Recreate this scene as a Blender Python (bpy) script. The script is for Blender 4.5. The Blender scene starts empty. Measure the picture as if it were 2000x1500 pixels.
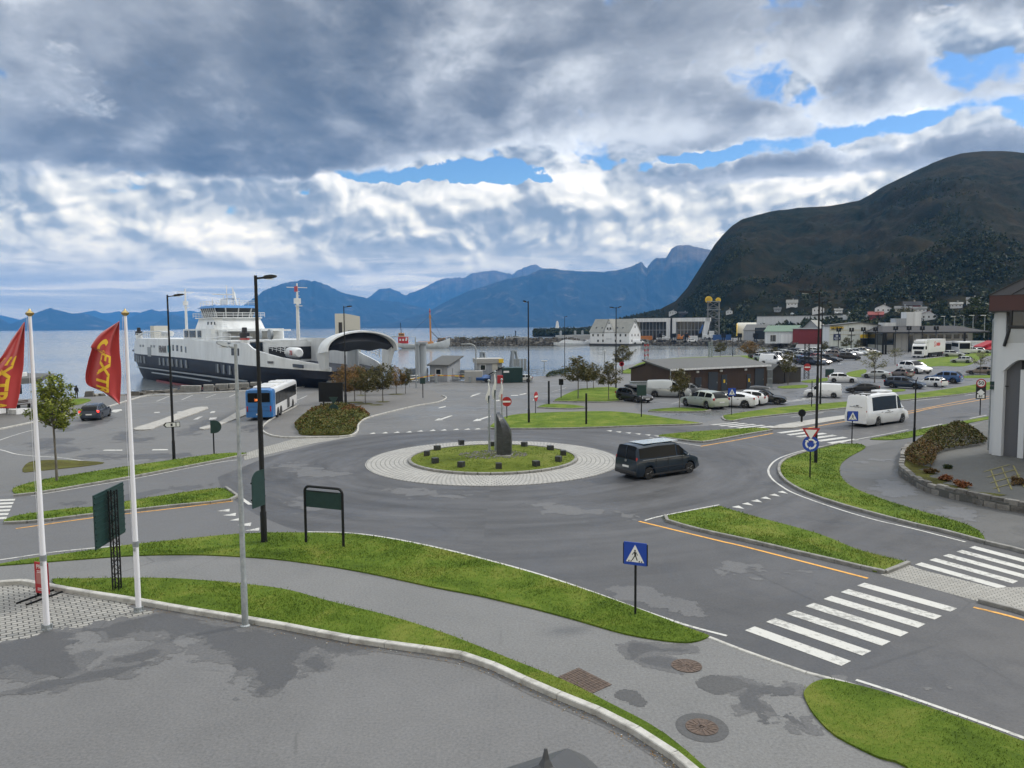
import bpy,bmesh,math,random
import numpy as np
from mathutils import Vector,Matrix
from mathutils.geometry import tessellate_polygon
random.seed(7);rng=np.random.default_rng(7)
PI=math.pi
scene=bpy.context.scene
COL=scene.collection
FPX,CAMH=1490.0,9.0
PITCH,ROLL=math.atan(113/1490),0.0075
cam_data=bpy.data.cameras.new("camera");cam=bpy.data.objects.new("camera",cam_data);COL.objects.link(cam)
cam_data.sensor_width=36;cam_data.lens=36*FPX/2000;cam_data.clip_start=0.1;cam_data.clip_end=60000
CROT=Matrix.Rotation(PI/2-PITCH,3,'X')@Matrix.Rotation(-ROLL,3,'Z')
cam.matrix_world=Matrix.Translation((0,0,CAMH))@CROT.to_4x4()
scene.camera=cam
scene.render.engine='CYCLES'
cy=scene.cycles
cy.max_bounces=5;cy.diffuse_bounces=2;cy.glossy_bounces=3;cy.transmission_bounces=4;cy.volume_bounces=0;cy.transparent_max_bounces=8
cy.caustics_reflective=False;cy.caustics_refractive=False;cy.use_denoising=True
cy.sample_clamp_indirect=4
scene.view_settings.view_transform='Standard';scene.view_settings.look='None'
scene.view_settings.exposure=0.34;scene.view_settings.gamma=1.0
SUN_EL,SUN_AZ=math.radians(38),math.radians(62)
sl=bpy.data.lights.new("sun",'SUN');sl.energy=2.3;sl.angle=math.radians(9);sl.color=(1.0,0.95,0.87)
sun=bpy.data.objects.new("sun",sl);COL.objects.link(sun)
sd=Vector((math.sin(SUN_AZ)*math.cos(SUN_EL),math.cos(SUN_AZ)*math.cos(SUN_EL),math.sin(SUN_EL)))
sun.rotation_euler=sd.to_track_quat('Z','Y').to_euler();sun.location=(0,0,200)
class NT:
    def __init__(s,tree):s.t=tree;s.n=tree.nodes;s.l=tree.links
    def new(s,typ,**kw):
        n=s.n.new(typ)
        for k,v in kw.items():setattr(n,k,v)
        return n
    def put(s,sock,v):
        if isinstance(v,bpy.types.NodeSocket):s.l.new(v,sock)
        elif v is not None:
            if sock.type=='RGBA' and hasattr(v,'__len__')and len(v)==3:v=tuple(v)+(1,)
            sock.default_value=v
    def math(s,op,a,b=None,c=None,clamp=False):
        n=s.new('ShaderNodeMath',operation=op,use_clamp=clamp)
        for i,v in enumerate((a,b,c)):
            if v is not None:s.put(n.inputs[i],v)
        return n.outputs[0]
    def vmath(s,op,a,b=None):
        n=s.new('ShaderNodeVectorMath',operation=op);s.put(n.inputs[0],a)
        if b is not None:s.put(n.inputs[1],b)
        return n.outputs['Value']if op in('LENGTH','DOT_PRODUCT')else n.outputs[0]
    def mix(s,f,a,b,blend='MIX'):
        n=s.new('ShaderNodeMix',data_type='RGBA',blend_type=blend)
        s.put(n.inputs[0],f);s.put(n.inputs[6],a);s.put(n.inputs[7],b);return n.outputs[2]
    def noise(s,vec,scale,detail=4,rough=0.55,dist=0.0,dim='3D',lac=2.0):
        n=s.new('ShaderNodeTexNoise',noise_dimensions=dim)
        s.put(n.inputs['Vector'],vec);s.put(n.inputs['Scale'],scale);s.put(n.inputs['Detail'],detail)
        s.put(n.inputs['Roughness'],rough);s.put(n.inputs['Distortion'],dist);s.put(n.inputs['Lacunarity'],lac)
        return n.outputs['Fac']
    def ramp(s,f,stops,interp='LINEAR'):
        n=s.new('ShaderNodeValToRGB');n.color_ramp.interpolation=interp
        e=n.color_ramp.elements
        while len(e)>1:e.remove(e[-1])
        for i,(p,c)in enumerate(stops):
            if not hasattr(c,'__len__'):c=(c,c,c)
            if i==0:e[0].position=p;el=e[0]
            else:el=e.new(p)
            el.color=tuple(c)+(1,)
        s.put(n.inputs[0],f);return n.outputs[0]
    def smooth(s,v,a,b):
        n=s.new('ShaderNodeMapRange',interpolation_type='SMOOTHSTEP');s.put(n.inputs[0],v)
        s.put(n.inputs[1],a);s.put(n.inputs[2],b);return n.outputs[0]
    def mapping(s,vec,loc=(0,0,0),rot=(0,0,0),scale=(1,1,1),typ='POINT'):
        n=s.new('ShaderNodeMapping',vector_type=typ);s.put(n.inputs[0],vec)
        n.inputs['Location'].default_value=loc;n.inputs['Rotation'].default_value=rot;n.inputs['Scale'].default_value=scale
        return n.outputs[0]
    def bump(s,h,strength=0.3,dist=0.02):
        n=s.new('ShaderNodeBump');s.put(n.inputs['Height'],h);n.inputs['Strength'].default_value=strength
        n.inputs['Distance'].default_value=dist;return n.outputs[0]
def material(name,base=(.5,.5,.5),rough=0.6,metal=0.0,spec=0.5,fn=None):
    m=bpy.data.materials.new(name);m.use_nodes=True
    t=NT(m.node_tree);b=t.n['Principled BSDF']
    t.put(b.inputs['Base Color'],base);b.inputs['Roughness'].default_value=rough
    b.inputs['Metallic'].default_value=metal;b.inputs['Specular IOR Level'].default_value=spec
    if fn:fn(t,b)
    return m
def objco(t):return t.new('ShaderNodeTexCoord').outputs['Object']
def genco(t):return t.new('ShaderNodeTexCoord').outputs['Generated']
world=bpy.data.worlds.new("World");scene.world=world;world.use_nodes=True
def ray(px,py):
    return(CROT@Vector(((px-1000)/FPX,-(py-750)/FPX,-1.0))).normalized()
def build_world():
    t=NT(world.node_tree);out=[n for n in t.n if n.type=='OUTPUT_WORLD'][0];bg=[n for n in t.n if n.type=='BACKGROUND'][0]
    sky=t.new('ShaderNodeTexSky',sky_type='NISHITA',sun_disc=False)
    sky.sun_elevation=SUN_EL;sky.sun_rotation=SUN_AZ;sky.air_density=1.0;sky.dust_density=0.4;sky.ozone_density=2.0
    d=t.vmath('NORMALIZE',t.new('ShaderNodeTexCoord').outputs['Generated'])
    sp=t.new('ShaderNodeSeparateXYZ');t.l.new(d,sp.inputs[0]);X,Y,Z=sp.outputs
    deg=180/PI
    az=t.math('MULTIPLY',t.math('ARCTAN2',X,Y),deg)
    el=t.math('MULTIPLY',t.math('ARCSINE',Z),deg)
    cb=t.new('ShaderNodeCombineXYZ');t.l.new(az,cb.inputs[0]);t.l.new(el,cb.inputs[1]);ae=cb.outputs[0]
    wn=t.new('ShaderNodeTexNoise',noise_dimensions='2D');t.l.new(ae,wn.inputs['Vector']);wn.inputs['Scale'].default_value=0.16
    wn.inputs['Detail'].default_value=5;wn.inputs['Roughness'].default_value=0.6
    wv=t.vmath('MULTIPLY',t.vmath('SUBTRACT',wn.outputs['Color'],(.5,.5,.5)),(7.0,3.6,0))
    aw=t.vmath('ADD',ae,wv)
    def field(blobs,base=0.0):
        acc=base
        for(px,py,rx,ry,w,*rot)in blobs:
            r=ray(px,py);a0=math.degrees(math.atan2(r.x,r.y));e0=math.degrees(math.asin(r.z))
            m=t.mapping(aw,(a0,e0,0),(0,0,math.radians(rot[0])if rot else 0),(rx*1.7/26,ry*1.7/26,1),'TEXTURE')
            g=t.new('ShaderNodeTexGradient',gradient_type='QUADRATIC_SPHERE');t.l.new(m,g.inputs[0])
            acc=t.math('MULTIPLY_ADD',g.outputs['Fac'],w,acc)
        return acc
    s=t.math('DIVIDE',1.0,t.math('ADD',t.math('MAXIMUM',Z,0.0),0.36))
    cp=t.new('ShaderNodeCombineXYZ');t.l.new(t.math('MULTIPLY',X,s),cp.inputs[0]);t.l.new(t.math('MULTIPLY',Y,s),cp.inputs[1]);pl=cp.outputs[0]
    n1=t.noise(pl,2.0,8,0.50,0.2,'2D')
    n1b=t.noise(t.vmath('ADD',pl,(0.055,0.035,0)),2.0,8,0.50,0.2,'2D')
    n2=t.noise(pl,8.0,5,0.58,0.3,'2D')
    cov_b=field([(540,378,200,22,-.9,-6),(800,352,300,50,-1.5,8),(1060,345,200,36,-1.2,6),(1180,345,90,22,-.5),(1420,300,130,30,-1.05,10),(1540,185,90,30,-.62,-20),(1860,238,200,32,-1.0,0),(1700,250,90,18,-.4),(1885,60,80,55,-.62,-30),(1990,70,60,60,-.5),(1640,265,100,22,-.5),(1330,310,70,18,-.5)],0.0)
    lowcut=t.smooth(el,8.0,11.2)
    cov=t.math('ADD',t.math('ADD',t.math('MULTIPLY',t.math('SUBTRACT',n1,0.5),1.1),0.62),cov_b)
    cov=t.math('ADD',cov,t.math('MULTIPLY',t.math('SUBTRACT',n2,.5),.55))
    n3=t.noise(pl,24.0,4,0.6,0.3,'2D');cov=t.math('ADD',cov,t.math('MULTIPLY',t.math('SUBTRACT',n3,.5),.38))
    cov=t.math('SUBTRACT',cov,t.math('MULTIPLY',t.math('SUBTRACT',1.0,lowcut),1.0))
    deck=t.smooth(cov,0.12,0.42)
    thin=t.math('SUBTRACT',1.0,t.smooth(cov,0.2,0.62))
    b=field([(1560,110,260,90,.42,8),(1900,190,230,90,.45),(1130,170,110,80,.16),(1120,285,260,40,.34,6),(1330,255,160,40,.24),(760,70,200,50,.10,-15),(1640,230,200,50,.3),(1050,60,80,40,.12),(250,260,120,50,.05),(600,190,330,90,-.09),(200,335,230,40,-.10),(440,350,140,36,-.09),(120,90,160,90,-.02),(1300,50,330,60,-.10),(1690,150,120,42,-.30,-8),(1970,150,80,55,-.26),(1800,15,250,40,-.25)],0.235)
    rel=t.math('SUBTRACT',n1,n1b)
    b=t.math('ADD',b,t.math('MULTIPLY',rel,1.7))
    b=t.math('ADD',b,t.math('MULTIPLY',t.math('ADD',t.math('SUBTRACT',n2,.5),t.math('MULTIPLY',t.math('SUBTRACT',n3,.5),.45)),.46))
    b=t.math('ADD',b,t.math('MULTIPLY',thin,0.30))
    b=t.math('ADD',b,t.math('MULTIPLY',t.smooth(el,26,46),.85))
    deckc=t.ramp(b,[(0.0,(.125,.132,.147)),(.18,(.20,.208,.222)),(.38,(.37,.378,.392)),(.62,(.70,.71,.71)),(.85,(.95,.95,.93)),(1.0,(1.4,1.4,1.36))])
    c1=t.mapping(ae,(3.1,0,0),(0,0,.05),(0.105,0.15,1))
    def puff(v):
        w=t.new('ShaderNodeTexNoise',noise_dimensions='2D');t.put(w.inputs['Vector'],v);w.inputs['Scale'].default_value=2.0;w.inputs['Detail'].default_value=3
        v2=t.vmath('ADD',v,t.vmath('MULTIPLY',t.vmath('SUBTRACT',w.outputs['Color'],(.5,.5,.5)),(.30,.30,0)))
        big=t.noise(v2,1.15,3,0.5,0.0,'2D');acc=t.math('MULTIPLY',big,1.15)
        for sc,am in((1.7,.30),(4.4,.17),(9.5,.07),(20,.028)):
            vo=t.new('ShaderNodeTexVoronoi',voronoi_dimensions='2D',feature='SMOOTH_F1');t.put(vo.inputs['Vector'],t.vmath('ADD',v2,(sc,sc*.7,0)));vo.inputs['Scale'].default_value=sc;vo.inputs['Smoothness'].default_value=.25
            acc=t.math('MULTIPLY_ADD',t.math('SUBTRACT',.55,vo.outputs['Distance']),am,acc)
        return acc
    p0=puff(c1);p1=puff(t.vmath('ADD',c1,(0.040,0.075,0)))
    pf=t.noise(c1,9.0,5,0.6,0.3,'2D')
    cc_b=field([(870,395,130,42,.35),(680,400,120,45,.25),(1160,375,130,55,.4),(1450,385,210,46,.55,14),(1660,330,140,34,.6,18),(1850,300,120,26,.6),(420,450,170,50,.3),(590,368,110,24,-1.0,10),(820,338,240,32,-1.6),(1030,350,130,22,-1.0),(1330,310,110,26,-1.0),(1480,290,150,30,-1.0),(120,440,200,40,.25)],0.0)
    top=t.math('SUBTRACT',1.0,t.smooth(el,10.6,14.0))
    cc=t.math('ADD',t.math('ADD',t.math('MULTIPLY',t.math('SUBTRACT',p0,.5),1.8),0.56),cc_b)
    cc=t.math('ADD',cc,t.math('MULTIPLY',t.math('SUBTRACT',top,1.0),0.5))
    cumul=t.smooth(cc,0.20,0.34)
    cb_=field([(420,440,150,45,.14),(880,385,130,40,.22),(1150,350,120,45,.30),(1470,380,240,40,.34,14),(1700,330,140,26,.3,16),(500,490,80,22,.12),(640,395,50,30,.1),(180,478,150,16,.22),(200,520,120,8,.18),(560,510,120,10,.14),(100,412,240,24,-.18),(560,420,60,30,-.12),(960,440,90,30,-.06),(1240,440,160,22,-.26),(1050,410,80,26,-.22),(850,490,300,18,-.18),(300,505,200,12,-.22),(660,530,260,14,-.15),(300,560,320,14,-.12)],0.44)
    cb_=t.math('ADD',cb_,t.math('MULTIPLY',t.math('SUBTRACT',p0,p1),2.5))
    cb_=t.math('ADD',cb_,t.math('MULTIPLY',t.math('SUBTRACT',pf,.5),.18))
    cb_=t.math('ADD',cb_,t.math('MULTIPLY',t.smooth(cc,.55,.2),.12))
    cumc=t.ramp(cb_,[(0.0,(.21,.25,.31)),(.25,(.30,.335,.39)),(.45,(.50,.53,.56)),(.65,(.76,.77,.76)),(.9,(1.02,1.0,.96))])
    st=t.noise(t.mapping(ae,(0,0,0),(0,0,.02),(0.06,0.62,1)),1.6,6,.55,.6,'2D')
    stc=t.ramp(st,[(.36,(.47,.50,.55)),(.5,(.66,.68,.70)),(.62,(1.0,.99,.95))])
    stm=t.math('SUBTRACT',1.0,t.smooth(el,2.5,6.5))
    nsk=t.mix(1.0,sky.outputs[0],(SKYTINT[0],SKYTINT[1],SKYTINT[2]),'MULTIPLY')
    K=10.0
    def up(c):
        return t.vmath('SCALE',c,None)if False else t.mix(1.0,c,(K,K,K),'MULTIPLY')
    col=t.mix(cumul,nsk,up(cumc))
    col=t.mix(stm,col,up(stc))
    gain=t.math('ADD',1.0,t.math('MULTIPLY',t.math('SUBTRACT',1.0,t.smooth(el,1.0,15.0)),HZ_GAIN))
    cg=t.new('ShaderNodeCombineXYZ')
    for i,k in enumerate(GAINRGB):t.l.new(t.math('MULTIPLY_ADD',t.math('SUBTRACT',gain,1.0),k,1.0),cg.inputs[i])
    col=t.mix(1.0,col,cg.outputs[0],'MULTIPLY')
    col=t.mix(deck,col,up(deckc))
    t.l.new(col,bg.inputs[0]);bg.inputs[1].default_value=0.1
    world.cycles.sampling_method='MANUAL';world.cycles.sample_map_resolution=512
SKYTINT=(0.62,0.85,1.1);HZ_GAIN=0.95;GAINRGB=(1.35,1.0,.40)
build_world()
def PROJ(p):
    q=CROT.transposed()@(Vector(p)-Vector((0,0,CAMH)));return 1000-q.x/q.z*FPX,750+q.y/q.z*FPX
def G(px,py,z=0.0):
    """the point of the plane at height z that stands at that spot of the photograph"""
    d=ray(px,py);t=(z-CAMH)/d.z
    return Vector((d.x*t,d.y*t,z))
def AT(px,py,dist):
    """point at horizontal distance dist along a line of sight"""
    d=ray(px,py);t=dist/math.hypot(d.x,d.y)
    return Vector((d.x*t,d.y*t,CAMH+d.z*t))
def HT(base,px,py):
    """world height reached above base by a vertical whose top is seen at (px,py)"""
    d=ray(px,py);return CAMH+math.hypot(base[0],base[1])/math.hypot(d.x,d.y)*d.z
def GP(pts,z=0.0):return[G(a,b,z)for a,b in pts]
def catmull(pts,n=6,closed=False):
    P=[Vector(p)for p in pts];out=[];N=len(P)
    for i in range(N if closed else N-1):
        if closed:p0,p1,p2,p3=P[i-1],P[i],P[(i+1)%N],P[(i+2)%N]
        else:p0,p1,p2,p3=P[max(i-1,0)],P[i],P[i+1],P[min(i+2,N-1)]
        for k in range(n):
            t=k/n
            out.append(0.5*((2*p1)+(p2-p0)*t+(2*p0-5*p1+4*p2-p3)*t*t+(3*p1-p0-3*p2+p3)*t**3))
    if not closed:out.append(P[-1].copy())
    return out
class MB:
    def __init__(s):s.v=[];s.f=[];s.m=[]
    def add(s,vs,fs,m=0):
        o=len(s.v);s.v+=[tuple(v)for v in vs];s.f+=[tuple(i+o for i in f)for f in fs];s.m+=[m]*len(fs);return s
    def box(s,c,d,rz=0,m=0,taper=1.0,rx=0,ry=0):
        x,y,z=d[0]/2,d[1]/2,d[2]/2;t=taper
        R=Matrix.Rotation(rz,3,'Z')@Matrix.Rotation(ry,3,'Y')@Matrix.Rotation(rx,3,'X');c=Vector(c)
        P=[(-x,-y,-z),(x,-y,-z),(x,y,-z),(-x,y,-z),(-x*t,-y*t,z),(x*t,-y*t,z),(x*t,y*t,z),(-x*t,y*t,z)]
        return s.add([c+R@Vector(p)for p in P],[(0,3,2,1),(4,5,6,7),(0,1,5,4),(1,2,6,5),(2,3,7,6),(3,0,4,7)],m)
    def bbox(s,c,d,b=0.03,rz=0,m=0):
        """box with chamfered edges"""
        bm=bmesh.new();bmesh.ops.create_cube(bm,size=1)
        for v in bm.verts:v.co=Vector((v.co.x*d[0],v.co.y*d[1],v.co.z*d[2]))
        bmesh.ops.bevel(bm,geom=bm.edges[:],offset=b,segments=2,affect='EDGES',profile=0.5)
        R=Matrix.Rotation(rz,3,'Z');c=Vector(c);bm.verts.index_update()
        s.add([c+R@v.co for v in bm.verts],[tuple(v.index for v in f.verts)for f in bm.faces],m);bm.free();return s
    def loft(s,rings,m=0,caps=True,closed=True):
        n=len(rings[0]);vs=[p for r in rings for p in r];fs=[]
        for i in range(len(rings)-1):
            for j in range(n if closed else n-1):
                a,b=i*n+j,i*n+(j+1)%n
                fs.append((a,b,b+n,a+n))
        if caps:fs.append(tuple(range(n-1,-1,-1)));fs.append(tuple(range((len(rings)-1)*n,len(rings)*n)))
        return s.add(vs,fs,m)
    def tube(s,pts,r,n=8,m=0,caps=True):
        P=[Vector(p)for p in pts];R=r if hasattr(r,'__len__')else[r]*len(P);rings=[]
        up=Vector((0,0,1));d0=(P[1]-P[0]).normalized()
        if abs(d0.z)>0.9:up=Vector((0,1,0))
        for i,p in enumerate(P):
            d=(P[min(i+1,len(P)-1)]-P[max(i-1,0)]).normalized()
            a=d.cross(up)
            if a.length<1e-4:a=d.cross(Vector((1,0,0)))
            a.normalize();b=a.cross(d);up=b if abs(b.dot(up))>.1 else up
            rings.append([p+R[i]*(math.cos(2*PI*k/n)*a+math.sin(2*PI*k/n)*b)for k in range(n)])
        return s.loft(rings,m,caps)
    def bar(s,a,b,w,h=None,m=0):
        a,b=Vector(a),Vector(b);d=b-a;h=h or w
        x=d.normalized();u=Vector((0,0,1))if abs(x.z)<.95 else Vector((0,1,0))
        y=u.cross(x).normalized();z=x.cross(y);rings=[]
        for p in(a,b):rings.append([p+y*w/2+z*h/2,p-y*w/2+z*h/2,p-y*w/2-z*h/2,p+y*w/2-z*h/2])
        return s.loft(rings,m)
    def lathe(s,prof,n=16,c=(0,0,0),m=0,axis='Z'):
        rings=[]
        for r,z in prof:
            rg=[]
            for k in range(n):
                a=2*PI*k/n;p=(r*math.cos(a),r*math.sin(a),z)
                if axis=='Y':p=(p[0],p[2],p[1])
                if axis=='X':p=(p[2],p[0],p[1])
                rg.append(Vector(c)+Vector(p))
            rings.append(rg)
        return s.loft(rings,m)
    def prism(s,poly,z0,z1,m=0):
        """vertical prism over a plan polygon"""
        n=len(poly);tri=tessellate_polygon([[Vector((p[0],p[1],0))for p in poly]])
        vs=[(p[0],p[1],z0)for p in poly]+[(p[0],p[1],z1)for p in poly]
        fs=[(c,b,a)for a,b,c in tri]+[(a+n,b+n,c+n)for a,b,c in tri]+[(i,(i+1)%n,(i+1)%n+n,i+n)for i in range(n)]
        return s.add(vs,fs,m)
    def plate(s,poly,y0,y1,m=0):
        """prism over a polygon in the XZ plane, extruded along Y"""
        n=len(poly);tri=tessellate_polygon([[Vector((p[0],p[1],0))for p in poly]])
        vs=[(p[0],y0,p[1])for p in poly]+[(p[0],y1,p[1])for p in poly]
        fs=[(a,b,c)for a,b,c in tri]+[(c+n,b+n,a+n)for a,b,c in tri]+[(i,(i+1)%n,(i+1)%n+n,i+n)for i in range(n)]
        return s.add(vs,fs,m)
    def xf(s,M):
        s.v=[tuple(M@Vector(v))for v in s.v];return s
    def mesh(s,name,mats,smooth=None):
        me=bpy.data.meshes.new(name);me.from_pydata(s.v,[],s.f)
        for x in(mats if isinstance(mats,(list,tuple))else[mats]):me.materials.append(x)
        if any(s.m):me.polygons.foreach_set('material_index',s.m)
        bm=bmesh.new();bm.from_mesh(me);bmesh.ops.recalc_face_normals(bm,faces=bm.faces);bm.to_mesh(me);bm.free()
        if smooth is not None:
            me.polygons.foreach_set('use_smooth',[True]*len(me.polygons));me.set_sharp_from_angle(angle=math.radians(smooth))
        me.update();return me
    def build(s,name,mats,parent=None,smooth=None,label=None):
        o=bpy.data.objects.new(name,s.mesh(name,mats,smooth));COL.objects.link(o)
        if parent:o.parent=parent
        if label:o['label']=label
        return o
def tag(o,label=None,cat=None,group=None,kind=None):
    if label:o['label']=label
    if cat:o['category']=cat
    if group:o['group']=group
    if kind:o['kind']=kind
    return o
def thing(name,label,cat,loc=(0,0,0),rz=0,group=None):
    o=bpy.data.objects.new(name,None);COL.objects.link(o);o.location=loc;o.rotation_euler=(0,0,rz);o.empty_display_size=.2
    return tag(o,label,cat,group)
def copy_tree(o,loc=None,rz=None,label=None,scale=None,parent=None,group=None):
    c=o.copy();COL.objects.link(c)
    if parent:c.parent=parent
    if loc is not None:c.location=loc
    if rz is not None:c.rotation_euler=(0,0,rz)
    if scale is not None:c.scale=scale if hasattr(scale,'__len__')else(scale,)*3
    if label:c['label']=label
    if group:c['group']=group
    for ch in[x for x in o.children]:copy_tree(ch,parent=c)
    return c
def struct(o):o['kind']='structure';return o
def sheet(name,poly,z,mat,kind='structure',skirt=0.0):
    n=len(poly);vs=[(p[0],p[1],z)for p in poly]
    tri=tessellate_polygon([[Vector((p[0],p[1],0))for p in poly]])
    mb=MB();fs=[]
    for a,b,c in tri:
        A,B,Cc=Vector(vs[a]),Vector(vs[b]),Vector(vs[c])
        fs.append((a,b,c)if(B-A).cross(Cc-A).z>0 else(c,b,a))
    if skirt:
        vs+=[(p[0],p[1],z-skirt)for p in poly];fs+=[(i,(i+1)%n,(i+1)%n+n,i+n)for i in range(n)]
    me=bpy.data.meshes.new(name);me.from_pydata(vs,[],fs);me.materials.append(mat);me.update()
    if skirt:
        bm=bmesh.new();bm.from_mesh(me);bmesh.ops.recalc_face_normals(bm,faces=bm.faces);bm.to_mesh(me);bm.free()
    o=bpy.data.objects.new(name,me);COL.objects.link(o);o['kind']=kind;return o
def resample(P,step):
    P=[Vector(p)for p in P];out=[P[0].copy()];acc=0
    for a,b in zip(P,P[1:]):
        L=(b-a).length;t=step-acc
        while t<=L:
            out.append(a+(b-a)*(t/L));t+=step
        acc=L-(t-step)
    if(out[-1]-P[-1]).length>step*.3:out.append(P[-1].copy())
    return out
def strip(mb,P,w,z,m=0):
    """flat ribbon of width w along a line, as painted lines"""
    P=[Vector((p[0],p[1],0))for p in P];L=[]
    for i,p in enumerate(P):
        d=(P[min(i+1,len(P)-1)]-P[max(i-1,0)]).normalized();nrm=Vector((-d.y,d.x,0))
        L.append((p+nrm*w/2,p-nrm*w/2))
    vs=[];fs=[]
    for a,b in L:vs+=[(a.x,a.y,z),(b.x,b.y,z)]
    for i in range(len(L)-1):fs.append((2*i,2*i+1,2*i+3,2*i+2))
    mb.add(vs,fs,m)
def text_mesh(txt,size,mat,name='lettering',extrude=0.004,parent=None,M=None,align='CENTER',bold=0.0,spacing=1.0):
    """raised letters of one sign, as a mesh; they lie in the XZ plane facing -Y"""
    c=bpy.data.curves.new(name,'FONT');c.body=txt;c.size=size;c.extrude=extrude;c.align_x=align;c.align_y='CENTER'
    c.offset=bold;c.space_character=spacing;c.resolution_u=2
    o=bpy.data.objects.new(name,c);me=bpy.data.meshes.new_from_object(o);bpy.data.objects.remove(o);bpy.data.curves.remove(c)
    me.transform(Matrix.Rotation(PI/2,4,'X'))
    if M is not None:me.transform(M)
    me.materials.clear();me.materials.append(mat);me.name=name
    ob=bpy.data.objects.new(name,me);COL.objects.link(ob)
    if parent:ob.parent=parent
    return ob
def npnoise(x,y,seed=0):
    """smooth value noise on arrays"""
    r=np.random.default_rng(seed);T=r.random((256,256));xi=np.floor(x).astype(int);yi=np.floor(y).astype(int)
    fx,fy=x-xi,y-yi;fx=fx*fx*(3-2*fx);fy=fy*fy*(3-2*fy)
    g=lambda a,b:T[a%256,b%256]
    return(g(xi,yi)*(1-fx)+g(xi+1,yi)*fx)*(1-fy)+(g(xi,yi+1)*(1-fx)+g(xi+1,yi+1)*fx)*fy
def fbm(x,y,seed=0,oct=5,gain=.5):
    s=0;a=1;tot=0
    for i in range(oct):s=s+a*npnoise(x*2**i,y*2**i,seed+i);tot+=a;a*=gain
    return s/tot
def asphalt(name,c,var=0.25,wet=0.0,rough=0.62,scale=1.0,tracks=0.0,centre=None):
    def fn(t,b):
        o=objco(t)
        big=t.noise(o,0.12*scale,5,0.6,0.6);mid=t.noise(o,1.1*scale,5,0.6,0.3)
        fine=t.noise(o,14,4,0.75);gr=t.noise(o,95,2,0.6)
        f=t.math('ADD',t.math('MULTIPLY',t.math('SUBTRACT',big,.5),1.5*var),t.math('MULTIPLY',t.math('SUBTRACT',mid,.5),.8*var))
        f=t.math('ADD',f,t.math('MULTIPLY',t.math('SUBTRACT',fine,.5),1.5))
        f=t.math('ADD',f,t.math('MULTIPLY',t.math('SUBTRACT',gr,.5),1.0))
        f=t.math('ADD',f,1.0)
        if centre is not None:
            q=t.vmath('SUBTRACT',o,centre);s=t.new('ShaderNodeSeparateXYZ');t.l.new(q,s.inputs[0]);R_=t.vmath('LENGTH',q);cv=t.new('ShaderNodeCombineXYZ');t.l.new(t.math('MULTIPLY',R_,.75),cv.inputs[0]);t.l.new(t.math('MULTIPLY',t.math('ARCTAN2',s.outputs[0],s.outputs[1]),1.6),cv.inputs[1])
            tr=t.noise(cv.outputs[0],1.0,5,.62,.4);f=t.math('MULTIPLY_ADD',t.math('SUBTRACT',tr,.5),t.math('MULTIPLY',t.math('SUBTRACT',1.0,t.smooth(R_,16,34)),tracks),f)
        cb=t.new('ShaderNodeCombineXYZ')
        for i in range(3):t.l.new(f,cb.inputs[i])
        col=t.mix(1.0,c,cb.outputs[0],'MULTIPLY')
        crack=t.new('ShaderNodeTexVoronoi',feature='DISTANCE_TO_EDGE');t.put(crack.inputs['Vector'],t.vmath('ADD',o,t.vmath('SCALE',o,None)if False else(0,0,0)))
        crack.inputs['Scale'].default_value=0.13
        wob=t.noise(o,1.7,4,.6);cr=t.math('ADD',crack.outputs['Distance'],t.math('MULTIPLY',t.math('SUBTRACT',wob,.5),.02))
        cm=t.math('MULTIPLY',t.math('SUBTRACT',1.0,t.smooth(cr,0.0,0.006)),t.smooth(big,.5,.6))
        col=t.mix(t.math('MULTIPLY',cm,.45),col,tuple(x*.45 for x in c))
        t.put(b.inputs['Base Color'],col)
        r=t.math('ADD',rough,t.math('MULTIPLY',t.math('SUBTRACT',mid,.5),.25))
        if wet:
            wm=t.smooth(t.noise(o,.16,6,.62,.8),.52,.60)
            r=t.math('SUBTRACT',r,t.math('MULTIPLY',wm,wet))
        t.put(b.inputs['Roughness'],r);b.inputs['Specular IOR Level'].default_value=.45
        t.put(b.inputs['Normal'],t.bump(t.math('ADD',fine,gr),0.35,0.006))
    return material(name,c,rough,fn=fn)
M={}
RCEN=(G(964,903).x,(G(962,951).y+G(962,861).y)/2,0)
M['lot']=asphalt('worn_grey_asphalt',(.128,.129,.131),.34)
M['path']=asphalt('pale_path_asphalt',(.145,.147,.147),.30)
M['road']=asphalt('dark_road_asphalt',(.064,.065,.069),.62,wet=.10,rough=.55,tracks=2.0,centre=RCEN)
M['arm']=asphalt('grey_road_asphalt',(.105,.106,.109),.22,rough=.55)
M['farlot']=asphalt('damp_far_asphalt',(.105,.108,.114),.35,wet=.22,rough=.50)
M['darkpath']=asphalt('damp_path_asphalt',(.076,.078,.079),.55,wet=.15,rough=.6)
M['plaza']=asphalt('plaza_asphalt',(.125,.122,.118),.22)
M['damp']=asphalt('damp_stain',(.066,.067,.070),.22,rough=.5)
M['damp2']=asphalt('drying_stain',(.095,.096,.099),.3)
M['patch']=asphalt('asphalt_patch',(.068,.069,.071),.15,rough=.6)
M['concrete']=material('concrete',(.36,.35,.33),.8,fn=lambda t,b:(t.put(b.inputs['Base Color'],t.ramp(t.noise(objco(t),3.0,6,.7),[(.3,(.25,.245,.23)),(.7,(.42,.41,.385))])),t.put(b.inputs['Normal'],t.bump(t.noise(objco(t),40,3),.3,.01))))
M['kerb']=material('kerb_concrete',(.4,.4,.38),.75,fn=lambda t,b:(t.put(b.inputs['Base Color'],t.ramp(t.noise(objco(t),2.2,8,.72),[(.3,(.22,.215,.20)),(.5,(.40,.395,.37)),(.7,(.50,.495,.47))])),t.put(b.inputs['Normal'],t.bump(t.noise(objco(t),30,4),.3,.01))))
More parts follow.
